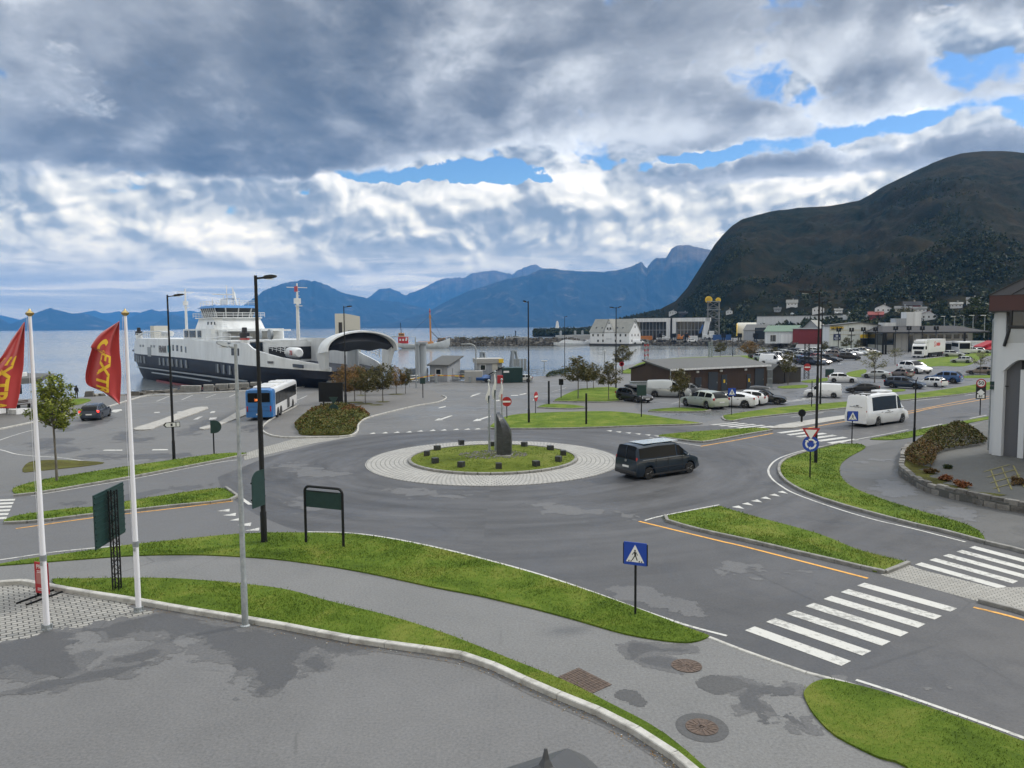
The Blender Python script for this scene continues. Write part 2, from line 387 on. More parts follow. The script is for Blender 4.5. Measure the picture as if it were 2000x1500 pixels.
M['granite']=material('granite_kerb',(.2,.2,.19),.75,fn=lambda t,b:(t.put(b.inputs['Base Color'],t.ramp(t.noise(objco(t),2.6,8,.75),[(.3,(.12,.12,.112)),(.5,(.21,.208,.195)),(.72,(.32,.315,.30))])),t.put(b.inputs['Normal'],t.bump(t.noise(objco(t),25,4),.4,.015))))
def paint(name,c):
    def fn(t,b):
        o=objco(t);w=t.noise(o,5,8,.78);w2=t.noise(o,.5,3,.6)
        m=t.smooth(t.math('ADD',w,t.math('MULTIPLY',t.math('SUBTRACT',w2,.5),.5)),.38,.50)
        t.put(b.inputs['Base Color'],t.mix(m,tuple(x*.55 for x in c),c))
    return material(name,c,.6,fn=fn)
M['white_paint']=paint('white_road_paint',(.50,.50,.475));M['yellow_paint']=paint('yellow_road_paint',(.72,.36,.06));M['worn_paint']=paint('worn_road_paint',(.42,.42,.41))
def grass_mat(name,a,b_,c):
    def fn(t,b):
        o=objco(t);n=t.noise(o,.45,6,.7,.6);n2=t.noise(o,9,5,.7);n3=t.noise(o,45,3,.7)
        f=t.math('ADD',t.math('MULTIPLY_ADD',t.math('SUBTRACT',n,.5),1.0,.275),t.math('ADD',t.math('MULTIPLY',n2,.3),t.math('MULTIPLY',n3,.25)))
        t.put(b.inputs['Base Color'],t.ramp(f,[(.36,a),(.54,b_),(.72,c)]))
        t.put(b.inputs['Normal'],t.bump(t.math('ADD',n2,n3),.9,.05));b.inputs['Specular IOR Level'].default_value=.15
    return material(name,b_,.9,fn=fn)
M['grass']=grass_mat('lawn',(.055,.095,.008),(.100,.160,.015),(.175,.205,.036))
M['moss']=grass_mat('moss_cover',(.04,.045,.012),(.085,.08,.02),(.12,.13,.03))
def brick(name,c1,c2,mortar,sx,sy,rot=0,mort=.02,polar=False):
    def fn(t,b):
        o=objco(t)
        if polar:
            s=t.new('ShaderNodeSeparateXYZ');t.l.new(o,s.inputs[0])
            a=t.math('MULTIPLY',t.math('ARCTAN2',s.outputs[0],s.outputs[1]),6.6)
            r=t.vmath('LENGTH',o);cb=t.new('ShaderNodeCombineXYZ');t.l.new(a,cb.inputs[0]);t.l.new(r,cb.inputs[1]);v=cb.outputs[0]
        else:v=t.mapping(o,(0,0,0),(0,0,rot))
        bt=t.new('ShaderNodeTexBrick');t.put(bt.inputs['Vector'],v);bt.inputs['Scale'].default_value=1.0
        bt.inputs['Brick Width'].default_value=sx;bt.inputs['Row Height'].default_value=sy;bt.inputs['Mortar Size'].default_value=mort
        bt.inputs['Mortar Smooth'].default_value=.3;bt.inputs['Bias'].default_value=0
        t.put(bt.inputs['Color1'],c1);t.put(bt.inputs['Color2'],c2);t.put(bt.inputs['Mortar'],mortar)
        n=t.noise(o,.6,6,.65);n2=t.noise(o,40,3,.6)
        f=t.math('ADD',.62,t.math('ADD',t.math('MULTIPLY',n,.45),t.math('MULTIPLY',n2,.3)))
        cb=t.new('ShaderNodeCombineXYZ')
        for i in range(3):t.l.new(f,cb.inputs[i])
        t.put(b.inputs['Base Color'],t.mix(1.0,bt.outputs['Color'],cb.outputs[0],'MULTIPLY'))
        t.put(b.inputs['Normal'],t.bump(t.math('SUBTRACT',1.0,bt.outputs['Fac']),.6,.02))
    return material(name,c1,.8,fn=fn)
_e=G(332,1191)-G(0,1258);M['paver']=brick('grey_pavers',(.30,.295,.275),(.23,.228,.215),(.045,.045,.043),.30,.20,-math.atan2(_e.y,_e.x),.020)
M['cobble']=brick('roundabout_setts',(.38,.375,.355),(.31,.308,.295),(.16,.16,.152),.24,.30,0,.030,polar=True)
M['sett']=brick('strip_setts',(.33,.325,.30),(.27,.265,.245),(.10,.10,.095),.22,.13,math.radians(20),.014)
LANDZ=0.0;SEAZ=-2.2
shore=GP([(-1500,905),(-500,800),(-150,785),(60,779),(150,776),(235,772),(262,773),(310,768),(420,764),(500,760),(560,756),(640,752),(700,750),(760,746),(830,744),(935,743),(985,741),(1022,737),(1075,733),(1112,728),(1150,727),(1190,722),(1225,714),(1262,704),(1330,697),(1440,693),(1490,692),(1530,688),(1552,683)])
far_shore=[G(a,b,SEAZ)for a,b in[(1556,681),(1540,679),(1480,677),(1400,676),(1330,675),(1262,674),(1247,673),(1152,674),(1130,664),(1095,660)]]
land=[Vector((p.x,p.y,0))for p in shore+far_shore]+[Vector((60,760,0)),Vector((110,1100,0)),Vector((260,1500,0)),Vector((2200,1500,0)),Vector((2200,-60,0)),Vector((-200,-60,0))]
ground=sheet('ground',land,0.0,M['lot'],skirt=4.0)
def sea_mat(t,b):
    o=objco(t)
    w1=t.noise(t.mapping(o,(0,0,0),(0,0,.25),(.05,.16,1)),1.0,6,.6,.3)
    w2=t.noise(t.mapping(o,(0,0,0),(0,0,-.2),(.35,.8,1)),1.0,5,.6)
    calm=t.noise(t.mapping(o,(0,0,0),(0,0,.05),(.004,.016,1)),1.0,5,.6,.4)
    h=t.math('ADD',t.math('MULTIPLY',w1,2.2),t.math('MULTIPLY',w2,.8))
    bm=t.bump(h,.16,.25);t.put(b.inputs['Normal'],bm)
    t.put(b.inputs['Base Color'],t.ramp(calm,[(.3,(.13,.15,.16)),(.7,(.22,.235,.24))]))
    t.put(b.inputs['Roughness'],t.math('ADD',.05,t.math('MULTIPLY',calm,.22)))
M['sea']=material('sea_water',(.04,.06,.07),.2,fn=sea_mat);M['sea'].node_tree.nodes['Principled BSDF'].inputs['IOR'].default_value=1.33
sea=sheet('sea',[Vector(p)for p in[(-21500,60,0),(2100,60,0),(21500,3000,0),(21500,20000,0),(-21500,20000,0)]],SEAZ,M['sea'])
Z1,Z2,Z3=.004,.008,.012
def psheet(name,pts,z,mat,smooth=0,**kw):
    P=GP(pts)
    if smooth:P=catmull(P,smooth,True)
    return sheet(name,P,z,mat,**kw)
ROAD=[(425,932),(470,914),(520,893),(620,868),(700,850),(820,843.5),(965,838.5),(1060,839),(1380,832),(1450,820),(1600,806),(1800,775),(1940,752),(2100,724),(2250,702),(2400,712),(2250,752),(2100,785),(1940,812),(1850,830),(1760,846),(1690,858),(1633,867),(1587,879),(1541,894),(1523,907),(1519,920),(1526,934),(1546,950),(1584,969),(1649,990.5),(1716,1009),(1784,1027),(1851,1042),(1919,1061),(2000,1081),(2300,1165),(2700,1280),(2700,1700),(2300,1570),(2000,1455),(1754,1368),(1664,1337),(1602,1324),(1549,1304),(1471,1278),(1385,1244),(1340,1226),(1260,1195),(1160,1159),(1060,1126),(960,1098),(860,1073),(760,1053),(680,1043),(600,1040),(560,1030),(500,1005),(455,975),(430,950)]
psheet('road',ROAD,Z1,M['road'])
psheet('road',[(-900,1040),(-300,1000),(29,966),(73,964),(156,950),(260,932),(338,917),(426,900),(481,890),(468,914),(425,932),(430,950),(455,975),(500,1005),(560,1030),(600,1040),(540,1041),(476,1043),(420,1047),(308,1059),(241,1066),(179,1075),(84,1088),(0,1102),(-300,1160),(-900,1300)],Z1,M['arm'])
psheet('footpath',[(-600,1190),(-300,1150),(0,1104),(130,1096),(235,1088),(392,1085),(476,1089),(560,1096),(640,1106),(850,1150),(1040,1191),(1220,1240),(1300,1254),(1385,1246),(1471,1280),(1549,1306),(1602,1325),(1580,1340),(1566,1362),(1590,1400),(1631,1440),(1713,1482),(1840,1545),(1400,1545),(1300,1438),(1190,1378),(1100,1332),(1000,1292),(905,1254),(850,1234),(760,1206),(640,1176),(560,1154),(476,1143),(364,1134),(157,1133),(60,1137),(29,1138.5),(0,1142),(-500,1170)],Z1,M['path'])
psheet('forecourt_paving',[(-500,1180),(-200,1155),(0,1143),(29,1140),(70,1146),(168,1164),(258,1178),(332,1191),(0,1258),(-500,1355)],Z1,M['paver'])
psheet('plaza',[(514,832),(536,816),(582,792),(600,772),(630,760),(720,757),(800,757),(845,763),(868,774),(872,778),(855,786),(813,793),(750,808),(714,818),(700,829),(697,843),(680,852),(584,855),(555,855),(529,851),(513,842)],Z2,M['plaza'])
psheet('paved_strip',[(474,887),(512,874.5),(572,858),(640,853.5),(699,851.5),(656,859),(613,866),(514,890),(478,899)],Z2,M['sett'])
psheet('promenade',[(-500,905),(-40,846),(0,839),(62,826),(130,813),(190,803),(215,794),(240,786),(270,777),(285,774),(330,772),(480,764),(560,759),(640,753),(560,757.5),(420,766),(310,770),(235,774),(150,778),(60,781),(-150,788),(-500,815)],Z1,M['plaza'])
psheet('bus_terminal',[(-600,960),(-40,847),(62,827),(190,804),(240,787),(285,775),(480,765),(600,760),(585,786),(536,815),(512,832),(511,843),(529,853),(570,857),(512,874),(474,887),(421,886),(338,898),(260,909),(169,923),(78,938),(26,960),(-300,995)],Z1,asphalt('terminal_asphalt',(.125,.126,.126),.25,wet=.10))
for pts in([(260,839),(294,840),(317,831),(407,799),(377,798),(312,822)],[(390,837),(413,837),(490,808),(520,797),(478,799),(428,826)]):
    P=catmull(GP(pts),3,True);sheet('traffic_island',P,.10,M['concrete'],skirt=.10)
psheet('car_park',[(1238,792),(1260,780),(1300,765),(1500,752),(1700,728),(1900,690),(2400,690),(2400,705),(1940,745),(1817,764),(1653,784),(1497,799),(1423,809),(1411,815),(1371,826),(1308,817),(1257,809)],Z1,M['farlot'])
psheet('car_park',[(1500,716),(1560,700),(1660,688),(1900,678),(2300,672),(2300,688),(1900,690),(1700,722),(1640,735),(1560,748),(1520,752)],Z2,M['farlot'])
psheet('ferry_approach_road',[(700,849),(702,832),(716,819),(752,809),(815,794),(857,787),(874,778),(864,773),(830,765),(800,757),(900,748),(1050,742),(1120,735),(1180,741),(1130,760),(1097,774),(1080,784),(1049,794),(1040,800),(986,813),(954,834),(940,838),(820,843)],Z1,asphalt('approach_asphalt',(.117,.118,.119),.60,wet=.16,rough=.55))
psheet('footway',[(1060,787),(1112,786),(1215,784),(1240,788),(1232,794),(1150,797.5),(1110,790),(1075,788.5)],Z1,M['plaza'])
DP=[(1640,923),(1649,938),(1670,954),(1716,973),(1784,995),(1865,1018),(1905,1033),(1924,1052),(1919,1061),(2000,1080),(2300,1160),(2300,1060),(2000,1003),(1950,995),(1850,973),(1800,957),(1770,939),(1755,926),(1757,910),(1765,890),(1800,862),(1865,836),(1940,820),(2050,800),(2050,790),(1940,812),(1865,833),(1784,854),(1746,860),(1692,872),(1684,879),(1660,892),(1643,906)]
psheet('footpath',DP,Z2,M['darkpath'])
psheet('median_paving',[(1720,1123),(1774,1103),(1803,1114),(1957,1152),(2020,1168),(2000,1200),(1915,1176)],Z2,M['sett'])
P=GP([(1912,1176),(1935,1155),(2030,1152),(2300,1225),(2300,1290),(2000,1199)]);sheet('median_paving',P,.12,M['sett'],skirt=.12)
P=GP([(1500,838),(1523,831),(1600,819),(1700,806),(1655,819),(1594,829),(1550,837)]);sheet('median_paving',P,.10,M['concrete'],skirt=.10)
def blot(pts,z,mat,jit=.10,name='asphalt_stain',n=10,seed=1,grow=0):
    if mat is M['damp']and not grow:blot(pts,z-.0015,M['damp2'],jit*1.5,name,n,seed+50,.22)
    """a ragged stain: small cells kept where the distance to the outline plus noise is positive"""
    P=np.array([(p.x,p.y)for p in catmull(GP(pts),4,True)]);lo,hi=P.min(0)-.6,P.max(0)+.6
    cell=max(.05,math.sqrt((hi-lo).prod()/60000));gx=np.arange(lo[0],hi[0],cell);gy=np.arange(lo[1],hi[1],cell)
    X,Y=np.meshgrid(gx,gy,indexing='ij');inside=np.zeros(X.shape,bool);dist=np.full(X.shape,1e9)
    for(x0,y0),(x1,y1)in zip(P,np.roll(P,-1,0)):
        c=(y0>Y)!=(y1>Y);inside^=c&(X<(x1-x0)*(Y-y0)/((y1-y0)or 1e-9)+x0)
        dx,dy=x1-x0,y1-y0;L=dx*dx+dy*dy+1e-9;tt=np.clip(((X-x0)*dx+(Y-y0)*dy)/L,0,1)
        dist=np.minimum(dist,np.hypot(X-x0-tt*dx,Y-y0-tt*dy))
    f=grow+np.where(inside,dist,-dist)+(fbm(X*1.1+seed*9,Y*1.1,seed,6,.62)-.5)*jit*34
    k=np.argwhere(f>0)
    if not len(k):return
    nx=X.shape[1]+1;A=k[:,0]*nx+k[:,1];quads=np.stack([A,A+nx,A+nx+1,A+1],1);used,inv=np.unique(quads,return_inverse=True)
    vs=np.stack([lo[0]+(used//nx)*cell,lo[1]+(used%nx)*cell,np.full(len(used),z+(seed%50)*.00012)],1)
    me=bpy.data.meshes.new(name);me.from_pydata(vs.tolist(),[],inv.reshape(-1,4).tolist());me.materials.append(mat)
    o=bpy.data.objects.new(name,me);COL.objects.link(o);o['kind']='structure';return o
Q=lambda x,y:(x*.35,1180+y*.35)
blot([Q(-200,250),Q(100,195),Q(340,165),Q(330,215),Q(350,290),Q(420,400),Q(330,445),Q(230,400),Q(190,310),Q(60,335),Q(-100,380)],.006,M['damp'],.05,seed=2,n=22)
blot([Q(430,150),Q(640,120),Q(920,45),Q(1100,75),Q(1350,125),Q(1700,165),Q(2000,205),Q(2120,260),Q(1900,255),Q(1740,235),Q(1650,290),Q(1600,390),Q(1540,470),Q(1490,460),Q(1430,380),Q(1330,310),Q(1180,265),Q(1050,195),Q(980,215),Q(930,245),Q(860,180),Q(780,165),Q(650,175),Q(560,155)],.006,M['damp'],.055,seed=3,n=20)
blot([Q(630,320),Q(720,290),Q(850,250),Q(900,260),Q(860,290),Q(760,320),Q(690,335)],.006,M['damp'],.03,seed=4,n=14)
blot([Q(200,455),Q(420,410),Q(620,370),Q(860,315),Q(840,335),Q(640,385),Q(430,430),Q(140,490)],Z2,M['damp'],.025,seed=5,n=12)
blot([Q(1660,330),Q(1760,300),Q(1850,340),Q(1780,375),Q(1700,365)],.006,M['damp'],.06,seed=6,n=16)
W8=lambda x,y:(1180+x/2.439,1000+y/2.439)
blot([W8(40,880),W8(90,860),W8(150,868),W8(215,912),W8(180,940),W8(110,920)],Z2,M['patch'],.015,seed=7)
blot([W8(420,820),W8(470,790),W8(560,780),W8(690,830),W8(640,855),W8(560,880),W8(470,860)],Z2,M['patch'],.02,seed=8)
blot([W8(650,870),W8(700,835),W8(850,850),W8(760,880),W8(800,930),W8(960,980),W8(1065,1065),W8(980,1065),W8(880,1030),W8(760,960)],Z2,M['damp'],.05,seed=9,n=16)
blot([W8(100,625),W8(250,650),W8(400,650),W8(400,675),W8(260,670),W8(140,690)],Z2,M['damp'],.035,seed=10)
blot([W8(190,705),W8(320,715),W8(330,740),W8(230,725)],Z2,M['damp'],.02,seed=11)
Y1=lambda x,y:(x/3.846,760+y/3.846)
blot([Y1(290,410),Y1(360,375),Y1(460,390),Y1(420,425),Y1(600,450),Y1(480,480),Y1(370,470)],Z2,M['damp'],.12,seed=12)
blot([Y1(900,345),Y1(960,320),Y1(960,360),Y1(1160,375),Y1(1060,395),Y1(930,385)],Z2,M['damp'],.10,seed=13)
blot([Y1(1390,335),Y1(1450,290),Y1(1600,215),Y1(1480,310),Y1(1440,345)],Z2,M['damp'],.10,seed=14)
blot([Y1(450,320),Y1(620,270),Y1(840,220),Y1(660,280)],Z2,M['damp'],.10,seed=15)
blot([Y1(520,860),Y1(760,840),Y1(1000,790),Y1(1580,700),Y1(1600,725),Y1(1100,800),Y1(760,865)],Z2,asphalt('dark_patch',(.075,.078,.084),.2),.08,seed=16)
blot([Y1(640,505),Y1(1280,490),Y1(1400,500),Y1(1000,525)],Z2,M['damp'],.12,seed=17)
blot([(478,836),(500,830),(506,838),(490,843)],Z2,M['damp'],.12,seed=18)
for i,(a,b,c,d)in enumerate([(1690,905,1740,900),(1700,945,1790,962),(1820,1000,1900,1008)]):
    blot([(a,b),((a+c)/2,b-6),(c,d),((a+c)/2,d+5)],Z3,M['farlot'],.14,seed=20+i)
KERBS=[]
def kerb(pts,mat='granite',w=.16,h=.13,stone=1.0,sm=5,name='kerb'):
    P=GP(pts);P=catmull(P,sm)if sm else P
    R=resample(P,stone);mb=MB()
    for a,b in zip(R,R[1:]):
        d=(b-a).normalized();L=(b-a).length
        a2,b2=a+d*.008,b-d*.008;nrm=Vector((-d.y,d.x,0))*w/2;c=.02;rings=[]
        for p in(a2,b2):
            n_=nrm.normalized()
            rings.append([p+nrm,p+nrm+Vector((0,0,h-c)),p+nrm-n_*c+Vector((0,0,h)),p-nrm+n_*c+Vector((0,0,h)),p-nrm+Vector((0,0,h-c)),p-nrm])
        mb.loft(rings)
    return struct(mb.build(name,M[mat]))
VERGES=[]
def verge(pts,sm=4,z=.05,mat='grass',name='lawn'):
    P=catmull(GP(pts),sm,True)if sm else GP(pts)
    o=sheet(name,P,z,M[mat],skirt=z);VERGES.append(P);return o
verge([(104,1133),(157,1132),(274,1130.5),(364,1133),(476,1142.5),(560,1153.5),(640,1175.5),(760,1205),(850,1233),(905,1253),(1000,1291),(1100,1331),(1190,1376),(1300,1437),(1420,1545),(1400,1560),(1345,1502),(1280,1455),(1200,1408),(1130,1378),(1050,1345),(960,1303),(900,1283),(800,1268),(700,1254),(640,1243),(560,1227),(462,1210),(358,1193),(258,1175),(168,1160),(120,1149)],3)
verge([(0,1103),(84,1089),(179,1076),(241,1067),(308,1060),(420,1048),(476,1044),(532,1042),(600,1042),(680,1044),(760,1054),(860,1074),(960,1099),(1060,1127),(1160,1160),(1260,1196),(1340,1227),(1378,1241),(1383,1246),(1352,1256),(1303,1254),(1220,1240),(1130,1214),(1040,1190),(935,1165),(850,1149),(700,1117),(560,1096),(476,1089),(392,1085),(308,1085),(235,1088),(130,1096),(0,1106)],3)
verge([(26,962),(30,953),(78,939),(169,924),(260,910),(338,899),(421,887.5),(468,885),(479,888),(426,899),(338,916),(260,931),(156,949),(73,963),(40,967)],3)
verge([(10,1017),(39,1007),(130,995),(190,990),(260,978),(338,966),(403,957),(438,955.5),(462,970),(456,975),(429,980.5),(338,988.5),(260,997),(182,1005),(78,1018),(14,1023)],3)
BIG=[(956,834),(986,815),(1024,808.5),(1105,805),(1192,804),(1257,810),(1308,818),(1360,825.5),(1369,827.5),(1350,829.5),(1245,832.5),(1140,836),(1060,837.5),(965,837.5)]
verge(BIG,3);verge([(1053,794),(1072,789.5),(1122,791.5),(1146,797),(1112,798.5),(1056,796.5)],3)
verge([(1083,783.5),(1097,774.5),(1129,761),(1154,758),(1200,756.8),(1218,768),(1213,782),(1175,785),(1112,784)],3)
verge([(1268,801.5),(1318,796.5),(1360,797.8),(1386,801.5),(1367,804),(1287,804)],3)
verge([(1413,814),(1423,810),(1497,799.5),(1560,792),(1653,785),(1758,772),(1817,765),(1880,755.5),(1940,745),(2050,725),(2050,740),(1940,760),(1880,769),(1764,781.5),(1653,796),(1523,809),(1460,817),(1426,822.5)],2)
verge([(1288,853),(1303,848.5),(1378,842),(1466,836.5),(1497,837.5),(1503,841),(1466,847),(1400,858.5),(1369,863.5),(1334,859)],3)
verge([(1633,869),(1587,881),(1541,896),(1526,907),(1523,919),(1529,933),(1547,948),(1585,967),(1650,988.5),(1717,1007),(1785,1025),(1852,1040),(1892,1050.5),(1919,1058),(1922,1051.6),(1905,1034),(1865,1018.5),(1784,995.5),(1716,973.5),(1670,955),(1648,939),(1640,923),(1643,906.5),(1660,892.5),(1684,879.5),(1690,873),(1676,868)],3)
verge([(1699,858.5),(1730,852.5),(1797,839.5),(1865,826),(1938,812.5),(2040,793),(2040,800),(1938,818),(1865,832.5),(1816,845.5),(1784,854),(1746,859.5)],3)
TRI=[(1300,1010.5),(1325,1004),(1400,991),(1412,992),(1455,1005),(1595,1043),(1676,1075.5),(1767,1098.5),(1771,1102.5),(1719,1119),(1676,1106),(1568,1081),(1460,1056),(1369,1036),(1303,1017)]
verge(TRI,3)
verge([(1571,1353),(1587,1337),(1612,1329.5),(1635,1332),(1713,1351),(1795,1378),(1918,1421),(2000,1452),(2300,1570),(2300,1700),(1900,1600),(1770,1500),(1713,1480.5),(1631,1439),(1590,1398),(1572,1366)],3)
verge([(1770,709),(1806,701.5),(1856,696),(1944,686),(2100,680),(2100,690),(1944,693),(1899,711),(1874,716),(1838,715),(1797,718),(1778,714)],3)
verge([(1655,728),(1691,721.7),(1688,733),(1682,736.6),(1657,735)],3);verge([(1565,744.8),(1615,738.5),(1620,743),(1586,748)],3)
verge([(1521,755.3),(1573,752),(1573,757.5),(1530,759)],3);verge([(1720,762),(1764,760.5),(1764,764.5),(1722,767)],3);verge([(1880,734.5),(1940,733),(2050,731),(2050,736),(1885,738.5)],3)
verge([(1213,728),(1235,717),(1262,706),(1330,699),(1470,694),(1540,690),(1570,692),(1520,702),(1400,712),(1260,728)],3);verge([(1590,690),(1640,684),(1700,681),(1690,688),(1620,693)],3)
verge([(128,787),(140,781),(165,779),(178,782),(160,789),(140,792)],3,z=.05)
verge([(44,922),(57,903),(100,899),(146,900),(204,904),(166,911),(78,920)],3,z=.03,mat='moss',name='ground_cover')
kerb([(-250,1165),(-100,1151),(0,1142),(29,1138),(70,1144),(106,1151),(168,1162),(258,1176),(358,1194),(462,1211),(560,1228),(640,1244),(700,1255),(800,1269),(900,1284),(960,1304),(1050,1346),(1130,1379),(1200,1409),(1280,1456),(1345,1503),(1420,1570)],'kerb',.22,.15,1.15,4)
kerb([(26,970),(73,965),(156,951),(260,933),(338,918),(426,901),(481,889.5)]);kerb([(8,1024),(78,1020),(182,1007),(260,999),(338,990),(429,982),(457,976),(464,970),(452,962),(441,954)])
kerb([(954,836),(965,838.3),(1060,838.5),(1140,837),(1245,833.3),(1350,830.3),(1371,828)]);kerb([(1049,797),(1112,799.5),(1148,797.5)]);kerb([(1080,785),(1112,785.3),(1175,786.5),(1218,784)])
kerb([(1411,815),(1412,819),(1426,824),(1460,818),(1523,811),(1653,797.5),(1764,783),(1880,771),(1940,762),(2050,742)]);kerb([(1288,855),(1334,861),(1369,865),(1400,860.5),(1466,848.5),(1508,841.5)])
kerb([(1640,867.5),(1587,880),(1541,895),(1525,906),(1521,919),(1527,933.5),(1546,949.5),(1584,968.5),(1649,990),(1716,1008.5),(1784,1026.5),(1851,1041.5),(1919,1060.5),(2000,1080),(2300,1165)],'granite',.17,.14,1.0,5)
kerb([(1299,1009),(1298,1013),(1304,1019.5),(1369,1038),(1460,1058),(1568,1083.5),(1676,1108.5),(1719,1121.5),(1750,1112),(1774,1102)])
kerb([(1774,1102.5),(1912,1176)][1:]+[(1960,1188),(2000,1200),(2300,1290)]);kerb([(514,831),(512.5,842),(529,851.5),(555,855.5),(584,856),(630,855),(680,853),(698,844),(700.5,829.5),(715,818.5),(750,808.5),(813,793.5),(855,786.5),(872,778),(863,773.5)],'kerb')
kerb([(-40,847),(0,839.5),(62,826.5),(130,813.5),(190,803.5),(215,794.5),(240,786.5),(270,777.5),(285,774.3),(330,772.3),(480,764.5),(560,759.3),(640,753.5)],'kerb',.25,.14)
kerb([(1385,1245),(1471,1278.5),(1549,1304.5),(1602,1323.5),(1664,1337),(1754,1367),(2000,1453),(2300,1570)],'kerb',.14,.03);kerb([(514,832),(536,816),(582,792)],'kerb');kerb([(1266,804.5),(1287,805.5),(1367,805.3),(1388,802)])
def crosswalk(A,B,C,D,n,fill=.5):
    """stripes between row A->D (one end) and row B->C (other end)"""
    A,B,C,D=[G(*p)for p in(A,B,C,D)];mb=MB();k=n-1+fill if False else n+(n-1)*(1-fill)/fill
    for i in range(n):
        s0=i*(1/fill)/k;s1=s0+1/k
        mb.add([tuple(A.lerp(D,s0).xy)+(Z3,),tuple(B.lerp(C,s0).xy)+(Z3,),tuple(B.lerp(C,s1).xy)+(Z3,),tuple(A.lerp(D,s1).xy)+(Z3,)],[(0,1,2,3)])
    o=mb.build('crosswalk',M['white_paint']);struct(o)
crosswalk((1454.7,1231.7),(1643.3,1301.4),(1869.6,1188.6),(1688.4,1138.6),7,.46)
crosswalk((1787,1103),(1955,1151),(2052,1106),(1903.7,1066.8),5,.46)
crosswalk((1625,867),(1678,859.5),(1569,838.3),(1517,845),6,.5);crosswalk((1462,839),(1514,832.8),(1436,824.8),(1386,829.6),5,.5)
crosswalk((-70,1018),(12,1014),(30,974.5),(-50,978),6,.55)
def line(pts,w=.12,m='white_paint',sm=5,z=Z3,dash=None):
    P=catmull(GP(pts),sm)if sm else GP(pts);mb=MB()
    if dash:
        R=resample(P,.5);on,off=dash;per=int((on+off)/.5);k=int(on/.5)
        for i in range(0,len(R)-1,per):strip(mb,R[i:i+k+1],w,z)if len(R[i:i+k+1])>1 else None
    else:strip(mb,P,w,z)
    return struct(mb.build('road_marking',M[m]))
line([(-200,1122),(10,1092.5),(84,1081.5),(134,1075.5),(241,1065.2)]);line([(60,969),(156,953),(260,935.5),(338,920.5),(426,903.5),(468,898)])
line([(31,1033),(190,1010.5),(338,993.5),(455,979)],.12,'yellow_paint');line([(441,951.5),(465,969),(489,986)],.2)
line([(600,1039),(680,1041),(760,1051),(860,1071),(960,1096),(1060,1124),(1160,1157.5),(1241,1187.5),(1336,1220),(1420,1242.5)],.12)
line([(1248,1018.5),(1400,1055.5),(1460,1069.5),(1695,1130)],.14,'yellow_paint');line([(1901.6,1186.6),(2000,1211.5),(2300,1300)],.14,'yellow_paint')
line([(1259,1017),(1297,1007),(1404.5,986.3)],.12);line([(1672,1328.5),(1795,1368.5),(2000,1442),(2300,1555)],.12)
line([(1774,839),(1730,848),(1681,857),(1633,867),(1587,875.5),(1541,888),(1514,900),(1501,916.6),(1506,933),(1525,949),(1554,965),(1622,989.5),(1703,1014),(1784,1033),(1886,1059)],.12)
line([(1268,854.6),(1320,863.5),(1369,871.3)],.12);line([(1369,871.8),(1440,859.5),(1510,846.3)],.14,'yellow_paint')
line([(1563,839),(1653,823),(1771,808),(1817,798),(1880,787.5),(2000,766)],.14,'yellow_paint');line([(1586,827),(1653,817.5),(1771,804),(1880,783),(2000,762)],.12,'yellow_paint')
line([(1545,815),(1653,799.5),(1764,785),(1880,773),(2000,753)],.12,dash=(6,6));line([(1800,836),(1865,823.5),(1940,808.5),(2050,788)],.14,dash=(4,6))
line([(-60,880),(-10,863),(35,848),(65,840)],.12);line([(-60,868),(0,878.5),(31,887),(73,891.5),(117,894),(179,903)],.12)
for a,b,c,d in[(306,784,331,774),(355,781,377,771.5),(402,777,422,770),(448,775,467,767)]:line([(a,b),(c,d)],.14,sm=0)
line([(255,789),(348,784),(470,775)],.12,'worn_paint');line([(545,797),(600,773)],.12)
def poly(pts,m='white_paint',z=Z3):
    return struct(sheet('road_marking',GP(pts),z,M[m]))
for tri in([(424,998.7),(448.5,994),(448,999.5)],[(435,1007),(461,1002),(460,1008)],[(448.5,1017),(472,1011),(472,1017)],[(463,1026),(491,1021),(489,1028)],[(478,1037),(506.5,1031),(506,1037)]):poly(tri)
V6=lambda x,y:(1180+x/4.545,760+y/4.545)
for tri in([(1130,1048),(1245,1065),(1195,1035)],[(1220,1020),(1325,1035),(1275,1008)],[(1300,995),(1405,1008),(1360,980)],[(1383,970),(1485,980),(1435,955)],[(1463,942),(1565,955),(1515,930)],[(1537,915),(1632,930),(1585,905)]):poly([V6(*p)for p in tri])
for x,y in[(727,846.4),(751,845.5),(774,844.5),(798,843.7),(820,842),(844,840.7),(866,840),(890,838.8),(912,838.3),(932,837.7)]:poly([(x-6,y+1.3),(x+7,y+.9),(x+3,y-1.6)])
for x,y in[(1190,841.8),(1208,844),(1227,846),(1246,848),(1265,850),(1283,852)]:poly([(x-6,y-1),(x+6,y-1),(x+3,y+1.3)])
for q in([(200,880.5),(239,880.5),(239,878.5),(205,878.5)],[(296,880),(329,879.5),(327,877.5),(299,877.5)],[(216,804),(226,806),(239,801.5),(237,799.5),(222,800.5)],[(410,807),(419,806),(421,803),(412,804)]):poly(q)
for q in([(377,820),(387,819),(397,813),(388,814)],[(408,820),(422,819),(424,815),(410,816)],[(300,807),(312,806.5),(312,804.5),(302,805)],[(345,806),(358,805.5),(357,803.5),(347,804)]):poly(q,'worn_paint')
for x,y,dx in[(865,816,1),(940,817,1),(858,815,0)][:2]:
    poly([(x-17,y+6),(x-8,y+1),(x-5,y+2),(x+17,y-5),(x+19,y-3.6),(x-2,y+3.6),(x+1,y+4.8)])
